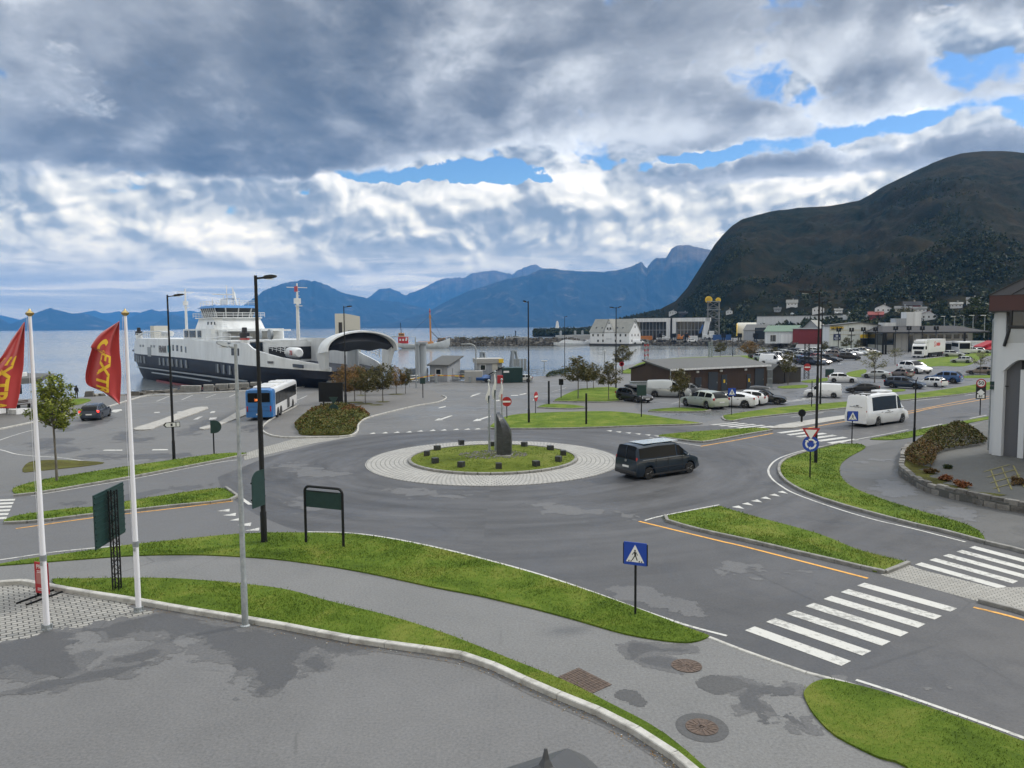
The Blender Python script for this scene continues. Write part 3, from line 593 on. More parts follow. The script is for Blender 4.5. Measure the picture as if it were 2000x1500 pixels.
for q in([(856,798),(870,795),(871,793),(858,796)],[(968,784),(982,782),(982,780),(969,782)],[(1014,772),(1028,769.5),(1028,768),(1015,770.4)],[(998,773),(1012,773),(1012,771.8),(998,771.8)],[(1040,783),(1050,779),(1050,777),(1041,781)],[(918,776),(935,770),(940,767),(922,772)]):poly(q)
line([(996,768),(1030,768.5)],.12,'worn_paint');line([(1078,765),(1097,760),(1106,757)],.12,'worn_paint')
for i in range(6):
    x=1556+i*12;line([(x-22,786.5-i*1.6),(x+18,777-i*1.2)],.14,'worn_paint',0)
for i in range(5):line([(1312+i*20,789-i*2.2),(1345+i*22,779-i*2.4)],.12,'worn_paint',0)
line([(1530,784),(1650,768)],.12,'worn_paint')
def manhole(px,py,r,collar=0):
    c=G(px,py,0);mb=MB()
    mb.lathe([(0,.014),(r,.014),(r,.022),(r*.94,.022),(r*.92,.017),(r*.55,.017),(r*.53,.022),(r*.49,.022),(r*.47,.017),(.001,.017)],40,c)
    for k in range(16):
        a=2*PI*k/16;u=Vector((math.cos(a),math.sin(a),0));mb.bar(c+u*r*.10+Vector((0,0,.02)),c+u*r*.93+Vector((0,0,.02)),.035,.012)
    o=mb.build('manhole_cover',M['iron'],smooth=30)
    if collar:sheet('asphalt_stain',[c+Vector((math.cos(a)*(r+collar),math.sin(a)*(r+collar*1.2),0))for a in[2*PI*i/40 for i in range(40)]],Z2+.002,M['patch'])
    return o
M['iron']=material('rusty_iron',(.11,.085,.07),.7,.5,fn=lambda t,b:t.put(b.inputs['Base Color'],t.ramp(t.noise(objco(t),9,6,.7),[(.3,(.07,.055,.048)),(.7,(.17,.125,.10))])))
tag(manhole(1341,1301,.40,.0),'round rusty manhole cover set in the path near the crossing','manhole cover')
tag(manhole(1371,1421,.36,.22),'round manhole cover ringed by dark new asphalt at the path edge','manhole cover')
P=GP([(1090,1323),(1130,1305),(1195,1338),(1150,1358)]);mb=MB()
mb.prism([(p.x,p.y)for p in P],.006,.018)
for i in range(1,9):
    for(a,b,c,d)in((P[0],P[1],P[3],P[2]),(P[0],P[3],P[1],P[2])):mb.bar(a.lerp(c,i/9)+Vector((0,0,.02)),b.lerp(d,i/9)+Vector((0,0,.02)),.02,.008)
tag(mb.build('drain_cover',M['iron']),'square rusty steel chamber cover beside the grass strip','drain cover')
rn,rf=G(962,951),G(962,861);RC=Vector(((G(720,903).x+G(1208,903).x)/2,(rn.y+rf.y)/2,0));RO=((rf-rn).length+(G(1208,903)-G(720,903)).length)/4
RI=RO*.672
def ringmesh(r0,r1,z0,z1,n=96):
    mb=MB();rings=[]
    for r,z in((r0,z0),(r1,z1)):rings.append([(r*math.cos(2*PI*k/n),r*math.sin(2*PI*k/n),z)for k in range(n)])
    return mb.loft(rings,caps=False)
o=ringmesh(RI-.1,RO,.09,.03);o.loft([[(RO*math.cos(2*PI*k/96),RO*math.sin(2*PI*k/96),z)for k in range(96)]for z in(.03,0)],caps=False)
o=o.build('sett_apron',M['cobble']);o.location=RC;struct(o)
mb=MB();NK=44
for k in range(NK):
    a0,a1=2*PI*k/NK+.004,2*PI*(k+1)/NK-.004;w=.2;R_=[]
    for a in(a0,(a0+a1)/2,a1):
        c_,s_=math.cos(a),math.sin(a)
        R_.append([(RI*c_,RI*s_,.0),(RI*c_,RI*s_,.21),((RI-.03)*c_,(RI-.03)*s_,.235),((RI-w)*c_,(RI-w)*s_,.235),((RI-w)*c_,(RI-w)*s_,.05)])
    mb.loft(R_)
o=mb.build('kerb',M['granite']);o.location=RC;struct(o)
mb=MB();prof=[(RI-.2,.19),(RI-.9,.24),(RI*.6,.36),(RI*.3,.42),(.01,.44)]
mb.loft([[(r*math.cos(2*PI*k/64),r*math.sin(2*PI*k/64),z)for k in range(64)]for r,z in prof])
M['islegrass']=grass_mat('island_lawn',(.07,.095,.010),(.115,.150,.018),(.165,.185,.04))
o=mb.build('lawn',M['islegrass'],smooth=60);o.location=RC;struct(o)
ISLE=[RC+Vector(((RI-.25)*math.cos(a),(RI-.25)*math.sin(a),0))for a in np.linspace(0,2*PI,48,endpoint=False)]
def islez(p):
    r=(Vector(p)-RC).length;xs=[.01,RI*.3,RI*.6,RI-.9,RI-.2];return float(np.interp(r,xs,[.44,.42,.36,.24,.19]))
gm=MB();gr=random.Random(5);mc=G(975,888,.4)
for i in range(420):
    a,r=gr.random()*6.28,gr.random()**.5
    p=mc+Vector((math.cos(a)*r*2.3-.4,math.sin(a)*r*1.7,0));s=gr.uniform(.03,.08)
    gm.lathe([(s*.5,-.02),(s,.01),(s*.7,s*.6),(s*.1,s*.8)],6,(p.x,p.y,islez(p)))
M['cobblestone']=material('grey_cobbles',(.28,.27,.24),.85,fn=lambda t,b:t.put(b.inputs['Base Color'],t.ramp(t.noise(objco(t),11,2,.5),[(.35,(.09,.085,.075)),(.6,(.20,.195,.18))])))
tag(gm.build('gravel',M['cobblestone']),kind='stuff')
def grid_obj(name,X,Y,Z,mat,kind='structure'):
    n,m=X.shape;v=np.stack([X,Y,Z],-1).reshape(-1,3);idx=np.arange(n*m).reshape(n,m)
    f=np.stack([idx[:-1,:-1],idx[1:,:-1],idx[1:,1:],idx[:-1,1:]],-1).reshape(-1,4)
    me=bpy.data.meshes.new(name);me.from_pydata(v.tolist(),[],f.tolist());me.materials.append(mat)
    me.polygons.foreach_set('use_smooth',[True]*len(me.polygons));me.update()
    o=bpy.data.objects.new(name,me);COL.objects.link(o);o['kind']=kind;return o
RIDGE=[(1040,643),(1090,641),(1120,639),(1160,634),(1200,624),(1245,612),(1290,601),(1320,585),(1342,560),(1362,528),(1380,500),(1396,474),(1410,457),(1430,438),(1450,425),(1500,412),(1560,402),(1620,397),(1680,388),(1700,378),(1725,362),(1760,345),(1790,330),(1820,316),(1850,305),(1880,297),(1920,292),(1950,293),(2000,296),(2080,290),(2200,285),(2400,280),(2700,300)]
def hill_fields(U,T):
    px=np.interp(U,np.arange(len(RIDGE)),[p[0]for p in RIDGE]);py=np.interp(U,np.arange(len(RIDGE)),[p[1]for p in RIDGE])
    return px,py
nu,nt_=460,150
u=np.linspace(0,len(RIDGE)-1,nu);pxs=np.interp(u,np.arange(len(RIDGE)),[p[0]for p in RIDGE]);pys=np.interp(u,np.arange(len(RIDGE)),[p[1]for p in RIDGE])
az=np.zeros(nu);tel=np.zeros(nu)
for i in range(nu):
    d=ray(pxs[i],pys[i]);az[i]=math.atan2(d.x,d.y);tel[i]=d.z/math.hypot(d.x,d.y)
o_=np.argsort(az);az,tel,pxs=az[o_],tel[o_],pxs[o_]
foot=np.interp(pxs,[1040,1200,1300,1400,1600,1800,2000,2700],[800,760,640,560,480,430,400,380])
ridg=np.interp(pxs,[1040,1200,1300,1400,1600,1800,2000,2700],[980,1050,1080,1150,1250,1300,1350,1400])
T=np.linspace(0,1.25,nt_)[None,:];D=foot[:,None]+(ridg-foot)[:,None]*T
hr=(CAMH+ridg*tel)[:,None]
prof=np.where(T<=1,np.clip(T,0,1)**1.35,1-(T-1)*1.2)
steep=np.interp(pxs,[1200,1340,1420,1520,1700],[0,.55,.6,.25,0])[:,None]
prof=prof*(1-steep)+steep*np.where(T<=1,1-(1-np.clip(T,0,1))**1.25,1-(T-1)*1.2)
X=np.sin(az)[:,None]*D;Y=np.cos(az)[:,None]*D
nz=fbm(X/120+7,Y/120+3,3,6,.55)-.5;rg=np.abs(fbm(X/60+17,Y/60+9,21,5,.55)-.5)
env=np.clip(T*4,0,1)*np.clip(np.abs(1-T)*5+.10,0,1)
Zh=hr*prof+env*(nz*70-rg*26)*np.clip(hr/160,0.1,1)-1.5
Zh=np.maximum(Zh,-3)
def hill_mat(t,b):
    o=objco(t);n=t.noise(o,.010,8,.65,.6);n2=t.noise(o,.08,6,.7);n3=t.noise(o,.6,4,.7)
    f=t.math('ADD',t.math('MULTIPLY',n,.65),t.math('ADD',t.math('MULTIPLY',n2,.35),t.math('MULTIPLY',t.math('SUBTRACT',n3,.5),.15)))
    t.put(b.inputs['Base Color'],t.ramp(f,[(.34,(.003,.007,.002)),(.44,(.009,.013,.003)),(.53,(.022,.020,.007)),(.66,(.042,.031,.012))]))
    b.inputs['Specular IOR Level'].default_value=.05;t.put(b.inputs['Normal'],t.bump(t.math('ADD',n2,n3),.8,3.0))
M['hill']=material('heather_hillside',(.04,.04,.02),.95,fn=hill_mat)
hill=grid_obj('hillside',X,Y,Zh,M['hill'])
HX,HY,HZ,HT_=X,Y,Zh,np.broadcast_to(T,X.shape)
def range_obj(pts,dist,depth,mat,rough=1.0,seed=0,base=-4.0,n=340,m=64,power=1.1,rib=1.0):
    p=np.array(pts,float);s=np.linspace(0,1,n);k=np.linspace(0,1,len(p));px=np.interp(s,k,p[:,0]);py=np.interp(s,k,p[:,1])
    A=np.zeros(n);E=np.zeros(n)
    for i in range(n):
        d=ray(px[i],py[i]);A[i]=math.atan2(d.x,d.y);E[i]=d.z/math.hypot(d.x,d.y)
    T=np.linspace(0,1.3,m)[None,:];fo,ri=dist,dist+depth;D=fo+(ri-fo)*T+0*A[:,None];h=(CAMH+ri*E)[:,None]
    h=h*(1+(fbm(s*60,s*0+3,seed+40,5,.6)-.5)[:,None]*.05*rough)
    pr=np.where(T<=1,np.clip(T,0,1)**power,1-(T-1)*1.5)
    x=A[:,None]*dist;r1=np.abs(fbm(x/450+T*.7,T*1.2+seed,seed,5,.55)-.5)*2
    Zm=h*pr-(np.clip(T*3,0,1)*np.clip((1.03-T)*3.2,0,1))*h*.42*r1*rib+base
    return grid_obj('mountain',np.sin(A)[:,None]*D,np.cos(A)[:,None]*D,Zm,mat)
def mount_mat(t,b):
    o=objco(t);g=t.new('ShaderNodeNewGeometry');s=t.new('ShaderNodeSeparateXYZ');t.l.new(g.outputs['Position'],s.inputs[0])
    n=t.noise(t.mapping(o,(0,0,0),(0,0,0),(.005,.005,.0014)),1.0,8,.66,.3);n2=t.noise(o,.006,5,.6)
    hgt=t.math('ADD',t.math('MULTIPLY',s.outputs[2],.00085),t.math('MULTIPLY',t.math('SUBTRACT',n2,.5),.6))
    low=t.ramp(n,[(.40,(.009,.018,.024)),(.55,(.017,.027,.030)),(.63,(.06,.06,.056)),(.75,(.2,.19,.18))])  # slight blue of the haze is mixed into the slope colours here
    hi=t.ramp(n,[(.38,(.09,.07,.04)),(.6,(.18,.13,.075)),(.7,(.26,.24,.22))])
    t.put(b.inputs['Base Color'],t.mix(t.smooth(hgt,.45,.75),low,hi));b.inputs['Specular IOR Level'].default_value=.1
    t.put(b.inputs['Normal'],t.bump(n,.5,25))
M['mount']=material('far_mountain',(.05,.05,.05),.95,fn=mount_mat)
range_obj([(690,640),(760,632),(830,610),(880,582),(920,566),(960,552),(1000,541),(1030,534),(1060,522),(1090,523),(1130,527),(1180,528),(1215,524),(1240,514),(1252,509),(1264,521),(1272,508),(1284,502),(1300,501),(1312,484),(1322,476),(1342,475),(1365,477),(1388,486),(1430,520),(1520,560),(1650,600)],7200,1800,M['mount'],seed=3,rib=.8)
range_obj([(400,650),(450,615),(490,585),(515,566),(540,556),(568,548),(592,544),(616,547),(640,556),(668,570),(700,577),(740,585),(775,588),(810,596),(850,606),(920,625),(1000,645)],9200,1600,M['mount'],seed=11,rib=.7)
range_obj([(640,620),(700,590),(722,578),(742,562),(760,561),(778,568),(790,575),(808,569),(830,560),(850,548),(868,541),(890,540),(908,540),(925,531),(945,527),(975,526),(1000,535),(1010,527),(1030,517),(1050,516),(1062,522),(1120,535),(1200,560)],12600,1600,M['mount'],seed=17,rib=.6)
range_obj([(-900,630),(-700,600),(-500,615),(-300,590),(-120,610),(-40,618),(0,620),(20,632),(40,625),(60,614),(78,607),(97,600),(118,606),(140,611),(165,611),(185,618),(215,628),(250,643)],11500,1300,M['mount'],seed=23,rib=.35)
range_obj([(200,645),(240,626),(262,616),(280,607),(297,603),(310,607),(325,606),(345,612),(372,615),(390,608),(405,598),(420,594),(440,596),(470,604),(510,620),(560,640)],14500,1100,M['mount'],seed=29,rib=.4)
range_obj([(270,645),(300,633),(318,622),(335,613),(352,617),(372,626),(395,632),(430,640),(470,646)],11600,700,M['mount'],seed=31,rib=.4)
range_obj([(-900,600),(-600,590),(-200,600),(-60,605),(0,614),(40,624),(70,611),(100,609),(150,612),(185,605),(200,611),(230,608),(265,609),(300,612),(340,608),(372,606),(400,612),(450,600),(520,610)],19000,800,M['mount'],seed=37,rib=.4)
HAZE_D,HAZE_C=0.78e-4,(.12,.42,1.0)
hz=MB();hz.box((0,10000,640),(44000,20300,1292))
hm=bpy.data.materials.new('air_haze');hm.use_nodes=True;nt0=hm.node_tree;nt0.nodes.remove(nt0.nodes['Principled BSDF'])
pv=nt0.nodes.new('ShaderNodeVolumePrincipled');pv.inputs['Density'].default_value=HAZE_D;pv.inputs['Color'].default_value=HAZE_C+(1,);pv.inputs['Anisotropy'].default_value=.0
nt0.links.new(pv.outputs[0],nt0.nodes['Material Output'].inputs['Volume'])
haze=hz.build('haze',hm);haze['kind']='stuff'
def carpaint(name,c,metal=.15,rough=.28):
    def fn(t,b):
        b.inputs['Coat Weight'].default_value=.35;b.inputs['Coat Roughness'].default_value=.08
        n=t.noise(objco(t),3,5,.6);t.put(b.inputs['Base Color'],t.mix(t.math('MULTIPLY',t.smooth(n,.5,.75),.15),c,tuple(x*.7+.02 for x in c)))
    return material(name,c,rough,metal,fn=fn)
M['glass']=material('dark_car_glass',(.008,.009,.010),.12,0,.14);M['tyre']=material('tyre_rubber',(.018,.018,.019),.85);M['alloy']=material('alloy_rim',(.38,.39,.40),.35,.7)
M['headlamp']=material('headlamp_glass',(.62,.65,.68),.12,.2);M['taillamp']=material('taillamp_red',(.32,.012,.012),.2);M['plate']=material('number_plate',(.72,.73,.73),.5);M['blackplastic']=material('black_plastic',(.022,.022,.024),.55)
brake=bpy.data.materials.new('lit_brake_lamp');brake.use_nodes=True;bb=brake.node_tree.nodes['Principled BSDF'];bb.inputs['Base Color'].default_value=(.5,.02,.02,1);bb.inputs['Emission Color'].default_value=(1,.05,.03,1);bb.inputs['Emission Strength'].default_value=1.6
M['brakelamp']=brake
PAINT={k:carpaint(k+'_car_paint',c,m)for k,(c,m)in dict(white=((.70,.71,.72),0),silver=((.42,.44,.44),.45),grey=((.16,.165,.17),.4),black=((.012,.012,.014),.1),darkblue=((.018,.030,.055),.25),blue=((.03,.085,.22),.25),teal=((.006,.017,.032),.1),red=((.28,.02,.02),.1),bronze=((.20,.165,.145),.4),palegreen=((.42,.46,.41),.35),cream=((.50,.47,.40),.1)).items()}
CARS=dict(hatch=dict(L=4.2,W=1.78,deck=[(-1,.72),(-.97,.92),(-.8,.98),(.0,.95),(.38,.92),(.80,.78),(.94,.66),(1,.48)],roof=[(-.97,.94),(-.84,1.28),(-.66,1.44),(-.2,1.50),(.06,1.46),(.22,1.32),(.46,.93)],wh=(-.60,.62),r=.315,win=(-.80,.30),pil=(-.34,)),wagon=dict(L=4.75,W=1.82,deck=[(-1,.74),(-.97,.94),(-.85,.99),(.0,.95),(.36,.91),(.82,.76),(.95,.64),(1,.46)],roof=[(-.985,.96),(-.88,1.30),(-.76,1.43),(-.3,1.50),(.04,1.47),(.2,1.33),(.44,.92)],wh=(-.58,.62),r=.325,win=(-.84,.28),pil=(-.48,-.10)),suv=dict(L=4.55,W=1.88,deck=[(-1,.82),(-.97,1.04),(-.85,1.10),(.0,1.06),(.38,1.03),(.82,.92),(.95,.78),(1,.55)],roof=[(-.97,1.06),(-.84,1.44),(-.7,1.60),(-.2,1.67),(.04,1.63),(.22,1.45),(.46,1.04)],wh=(-.60,.62),r=.36,win=(-.80,.30),pil=(-.44,-.06)),coupe=dict(L=4.7,W=1.9,deck=[(-1,.78),(-.96,1.0),(-.8,1.04),(.0,.96),(.40,.90),(.82,.74),(.95,.62),(1,.45)],roof=[(-.97,1.01),(-.7,1.22),(-.45,1.38),(-.1,1.45),(.1,1.42),(.26,1.28),(.54,.90)],wh=(-.60,.62),r=.35,win=(-.60,.34),pil=(-.12,)),van=dict(L=4.95,W=1.95,deck=[(-1,.80),(-.985,1.12),(-.9,1.18),(.0,1.16),(.62,1.13),(.84,.98),(.95,.86),(1,.55)],roof=[(-.99,1.14),(-.965,1.70),(-.93,1.90),(-.3,1.97),(.22,1.94),(.34,1.84),(.68,1.12)],wh=(-.62,.66),r=.345,win=(-.90,.48),pil=(.24,)),panelvan=dict(L=5.0,W=1.98,deck=[(-1,.80),(-.985,1.08),(-.9,1.14),(.0,1.12),(.58,1.10),(.84,.98),(.95,.84),(1,.55)],roof=[(-.99,1.10),(-.97,1.72),(-.94,1.92),(-.3,2.0),(.22,1.96),(.34,1.84),(.66,1.10)],wh=(-.58,.64),r=.345,win=(.22,.48),pil=()),minibus=dict(L=6.6,W=2.02,deck=[(-1,.85),(-.99,1.20),(-.9,1.26),(.0,1.26),(.62,1.24),(.86,1.05),(.96,.88),(1,.55)],roof=[(-.993,1.22),(-.97,2.30),(-.94,2.58),(-.3,2.66),(.42,2.62),(.52,2.42),(.74,1.22)],wh=(-.48,.66),r=.35,win=(-.72,.60),pil=(.40,)),)
def interp(pts,x):return float(np.interp(x,[p[0]for p in pts],[p[1]for p in pts]))
CARMESH={}
def car_meshes(kind):
    if kind in CARMESH:return CARMESH[kind]
    s=CARS[kind];L2,W2=s['L']/2,s['W']/2;ra=s['r']*1.16
    xs=set(np.linspace(-1,1,33).tolist())|{p[0]for p in s['roof']}|{p[0]for p in s['deck']}
    for w in s['wh']:
        for k in np.linspace(-1,1,11):xs.add(w+k*ra/L2)
    for p in s['pil']:xs|={p-.022,p+.022}
    xs|={s['win'][0],s['win'][1]};xs=sorted(xs);xs=[x for i,x in enumerate(xs)if i==0 or x-xs[i-1]>.004]
    tmax=max(p[1]for p in s['roof'])-.95;r0,r1=s['roof'][0][0],s['roof'][-1][0]
    rings=[];info=[]
    for x in xs:
        zd=interp(s['deck'],x);zr=interp(s['roof'],x)if r0<=x<=r1 else zd
        zr=max(zr,zd+.005);t=zr-zd;tt=min(1,t/.45)
        e=abs(x);plan=1-.16*max(0,(e-.72)/.28)**2.2 if kind not in('van','panelvan','minibus')else 1-.13*max(0,(x-.6)/.4)**2-.05*max(0,(-x-.93)/.07)**2
        w=W2*plan;zl=.20+.10*max(0,(e-.9)/.1);X=x*L2
        for wx in s['wh']:
            dx=X-wx*L2
            if abs(dx)<ra:zl=max(zl,s['r']+math.sqrt(ra*ra-dx*dx)*.98)
        zl=min(zl,zd-.06);h=zd-zl;lean=.13 if kind in('van','panelvan','minibus')else.20
        row=[(0,zl),(w*.90,zl),(w*.985,zl+h*.16),(w,zl+h*.5),(w*.985,zl+h*.82),(w*.955,zd)]
        a=[(w*.94,zd+.03*tt),(w*(.93-lean*.86*tt),zd+t*.83),(w*(.89-lean*tt),zd+t*.94),(w*(.62-.05*tt),zd+t*.985+.012),(0,zd+t+.02)]
        row+=a;rings.append([(X,y,z)for y,z in row]+[(X,-y,z)for y,z in reversed(row[1:-1])]);info.append((x,tt,zd,zr))
    n=len(rings[0]);K=11
    body,win,ws=MB(),MB(),MB();vs=[p for r in rings for p in r]
    for i in range(len(xs)-1):
        xm=(xs[i]+xs[i+1])/2;sideglass=s['win'][0]<xm<s['win'][1]and not any(abs(xm-p)<.022 for p in s['pil'])and min(info[i][1],info[i+1][1])>.55
        slope=(info[i+1][3]-info[i][3])/((xs[i+1]-xs[i])*L2);tmn=min(info[i][1],info[i+1][1])
        front=xm>0 and slope<-.28 and r1>xm;rear=xm<0 and slope>.35 and xm>r0 and kind not in('panelvan','minibus')
        for j in range(n):
            j2=(j+1)%n;q=(i*n+j,i*n+j2,(i+1)*n+j2,(i+1)*n+j);jj=j if j<K-1 else n-1-j
            g=None
            if jj==6 and sideglass:g=win
            if jj in(8,9)and(front or rear)and tmn+max(info[i][1],info[i+1][1])>.25:g=ws
            if g is None:body.f.append(q);body.m.append(0)
            else:
                o=len(g.v);g.v+=[vs[k]for k in q];g.f.append((o,o+1,o+2,o+3));g.m.append(0)
    body.v=vs;body.f+=[tuple(range(n-1,-1,-1)),tuple(range((len(xs)-1)*n,len(xs)*n))];body.m+=[0,0]
    for wx in s['wh']:body.box((wx*L2,0,s['r']*1.02),(ra*1.7,s['W']*.82,s['r']*1.3),m=1)
    body.box((0,0,.24),(s['L']*.9,s['W']*.8,.12),m=1)
    body.box((L2*.985,0,.40),(.07,s['W']*.62,.20),m=1);body.box((-L2*.985,0,.40),(.06,s['W']*.70,.10),m=1)
    zh=interp(s['deck'],.93);
    for sy in(1,-1):
        body.box((.02*L2,sy*W2*.985,interp(s['deck'],0)-.12),(.16,.05,.03),m=1);body.box((-.32*L2,sy*W2*.985,interp(s['deck'],0)-.12),(.16,.05,.03),m=1)
    def glassfix(g,nm,key):
        out=[]
        for side in(1,-1):
            fs=[f for f in g.f if key(g.v[f[0]])*side>0]
            if not fs:continue
            bm=bmesh.new();me=bpy.data.meshes.new(nm[0 if side>0 else 1]);me.from_pydata([g.v[k]for f in fs for k in f],[],[(4*i,4*i+1,4*i+2,4*i+3)for i in range(len(fs))]);bm.from_mesh(me);bmesh.ops.remove_doubles(bm,verts=bm.verts,dist=.0005);bmesh.ops.recalc_face_normals(bm,faces=bm.faces)
            for v in bm.verts:v.co+=Vector((0,(.004 if v.co.y>0 else-.004),.004))
            bm.to_mesh(me);bm.free();me.materials.append(M['glass']);me.polygons.foreach_set('use_smooth',[True]*len(me.polygons));me.set_sharp_from_angle(angle=.6);out.append(me)
        return out
    hl=MB();
    for sy in(1,):hl.bbox((0,0,0),(.34,.34,.15),.05)
    tl=MB();tl.bbox((0,0,0),(.14,.24,.20)if kind not in('van','panelvan','minibus')else(.10,.17,.42),.03)
    tyre=MB();rr=s['r'];tyre.lathe([(rr*.62,-.10),(rr*.93,-.105),(rr,-.07),(rr,.07),(rr*.93,.105),(rr*.62,.10)],28,axis='Y')
    rim=MB();rim.lathe([(rr*.64,-.08),(rr*.62,.085),(rr*.52,.09),(rr*.50,.03),(.01,.03)],24,axis='Y')
    for k in range(5):
        a=2*PI*k/5;rim.bar((math.cos(a)*.05,.07,math.sin(a)*.05),(math.cos(a)*rr*.6,.075,math.sin(a)*rr*.6),.075,.03)
    rim.lathe([(.06,.03),(.06,.09),(.01,.09)],10,axis='Y')
    mir=MB();mir.bbox((0,0,0),(.12,.20,.15),.04);pl=MB();pl.box((0,0,0),(.02,.52,.115))
    CARMESH[kind]=dict(s=s,body=body,glass=glassfix(win,('side_window','side_window'),lambda p:p[1])+glassfix(ws,('windscreen','rear_window'),lambda p:p[0]),hl=hl.mesh('headlight',M['headlamp'],40),tl=tl.mesh('taillight',M['taillamp'],40),tlb=tl.mesh('taillight',M['brakelamp'],40),tyre=tyre.mesh('tyre',M['tyre'],40),rim=rim.mesh('rim',M['alloy'],40),mir=mir,plate=pl.mesh('number_plate',M['plate']))
    return CARMESH[kind]
def sub(name,me,parent,loc=(0,0,0),rz=0,scale=None):
    o=bpy.data.objects.new(name,me);COL.objects.link(o);o.parent=parent;o.location=loc;o.rotation_euler=(0,0,rz)
    if scale:o.scale=scale
    return o
BODYCACHE={}
def car(kind,colour,loc,rz,label,group=None,scale=1.0,brake=False,detail=2,cat='car',name=None,roofbox=None,rails=False,trim=None):
    cm=car_meshes(kind);s=cm['s'];L2,W2=s['L']/2,s['W']/2;mat=PAINT[colour]
    root=thing(name or{'van':'passenger_van','panelvan':'panel_van','minibus':'minibus'}.get(kind,'car'),label,cat,loc,rz,group);root.scale=(scale,)*3
    key=(kind,colour)
    if key not in BODYCACHE:BODYCACHE[key]=cm['body'].mesh('body',[mat,M['blackplastic']],32),cm['mir'].mesh('mirror',mat,40)
    bm_,mm=BODYCACHE[key]
    sub('body',bm_,root);[sub(m_.name.split('.')[0],m_,root)for m_ in cm['glass']]
    for wx in s['wh']:
        for sy in(1,-1):
            w=sub('wheel',cm['tyre'],root,(wx*L2,sy*(W2-.13),s['r']),0 if sy>0 else PI);sub('rim',cm['rim'],w)
    zh=interp(s['deck'],.92)-.13;zt=interp(s['deck'],-.95)-.06
    for sy in(1,-1):
        sub('headlight',cm['hl'],root,(L2*.90,sy*W2*.70,zh),-sy*.35);sub('taillight',cm['tlb' if brake else 'tl'],root,(-L2*.965,sy*W2*.83,zt),sy*.25)
        if detail>1:sub('mirror',mm,root,(L2*(s['win'][1]-.02),sy*(W2+.08),interp(s['deck'],s['win'][1])+.08))
    if detail>1:
        sub('number_plate',cm['plate'],root,(-L2-.012,0,.74 if kind not in('hatch','wagon','coupe')else.62));sub('number_plate',cm['plate'],root,(L2+.012,0,.42))
    zr=max(p[1]for p in s['roof'])
    if rails:
        mb=MB()
        for sy in(1,-1):mb.tube([(-.62*L2,sy*W2*.66,zr-.05),(-.58*L2,sy*W2*.66,zr+.03),(.0,sy*W2*.66,zr+.05),(.1*L2,sy*W2*.64,zr-.03)],.02,6)
        mb.build('roof_rail',M['alloy'],root)
    if roofbox:
        mb=MB();R_=[]
        for x,w,h in[(-1.05,.30,.10),(-.95,.40,.24),(-.3,.43,.32),(.5,.40,.28),(1.0,.28,.14),(1.1,.15,.05)]:
            R_.append([(x,w*math.cos(a),max(0,h*math.sin(a)))for a in np.linspace(0,PI,9)])
        mb.loft(R_);mb.xf(Matrix.Translation((-.15*L2,0,zr+.07)));mb.build('roof_box',PAINT[roofbox],root,40)
        mb=MB();mb.box((-.35*L2,0,zr+.05),(.05,s['W']*.66,.04));mb.box((.02*L2,0,zr+.05),(.05,s['W']*.66,.04));mb.build('roof_bar',M['blackplastic'],root)
    return root
def side_on(A,B,front,kind,colour,label,**kw):
    """car whose near side stands between two ground spots of the photograph"""
    s=CARS[kind];a,b=G(*A),G(*B);d=b-a;L=d.length;d.normalize();n=Vector((-d.y,d.x,0))
    if n.dot((a+b)/2)<0:n=-n
    sc=L/s['L'];c=(a+b)/2+n*s['W']*sc/2;rz=math.atan2(d.y,d.x)+(PI if front=='L' else 0)
    return car(kind,colour,c,rz,label,scale=sc,**kw)
def wheel_on(F,R,kind,colour,label,**kw):
    """car whose near front and rear wheels touch the ground at two spots of the photograph"""
    s=CARS[kind];f,r=G(*F),G(*R);d=f-r;base=(s['wh'][1]-s['wh'][0])*s['L']/2;sc=d.length/base;d.normalize();n=Vector((-d.y,d.x,0))
    if n.dot(f)<0:n=-n
    c=r-d*s['wh'][0]*s['L']/2*sc+n*(s['W']/2-.05)*sc
    print('wheel_on',label[:30],round(sc,2));return car(kind,colour,c,math.atan2(d.y,d.x),label,scale=sc,**kw)
def end_on(p,heading,kind,colour,label,scale=1.0,**kw):
    return car(kind,colour,G(*p),math.radians(heading),label,scale=scale,**kw)
van=wheel_on((1347,924.5),(1268,936.5),'van','teal','dark teal passenger van driving off the roundabout beside its paved ring',cat='van',name='passenger_van',rails=False)
VS=van.scale[0];vw=CARS['van']
mb=MB();mb.bbox((-.35,0,1.983),(2.7,1.24,.02),.008);mb.build('roof_sheen_panel',material('painted_roof_sheen',(.42,.46,.47),.12,.4),van)  # thin pale sheet: the roof's sky sheen is painted into its colour
mb=MB()
for sy in(1,-1):mb.box((-.35,sy*.962,1.13),(3.4,.02,.03))
mb.build('chrome_strip',M['alloy'],van)
mb=MB()
for sy in(1,-1):
    for x in(.98,-.12,-1.05):mb.box((x,sy*.972,.72),(.014,.012,.86))
    mb.box((-.1,sy*.975,.62),(3.0,.016,.03));mb.box((.0,sy*.955,.26),(3.0,.05,.10))
mb.box((-2.475,0,.98),(.03,.016,.9));mb.build('door_seam',M['blackplastic'],van)
mb=MB().loft([[(x-.02,y,z)for y in(-.035,.035)]+[(x+.03,y,z)for y in(.035,-.035)]for x,z in((-2.44,1.16),(-2.39,1.70),(-2.33,1.88))]);mb.build('rear_pillar',PAINT['teal'],van)
mb=MB().lathe([(.01,-.012),(.075,-.012),(.075,.012),(.01,.012)],14,(-2.475,.0,1.06),0,'X');mb.build('rear_badge',M['alloy'],van)
mb=MB().bbox((-2.49,0,.42),(.10,1.8,.20),.04);mb.build('rear_bumper',M['blackplastic'],van)
mini=wheel_on((1762.5,825.5),(1715,832.5),'minibus','white','white minibus with dark tinted windows driving away up the road',cat='minibus',name='minibus')
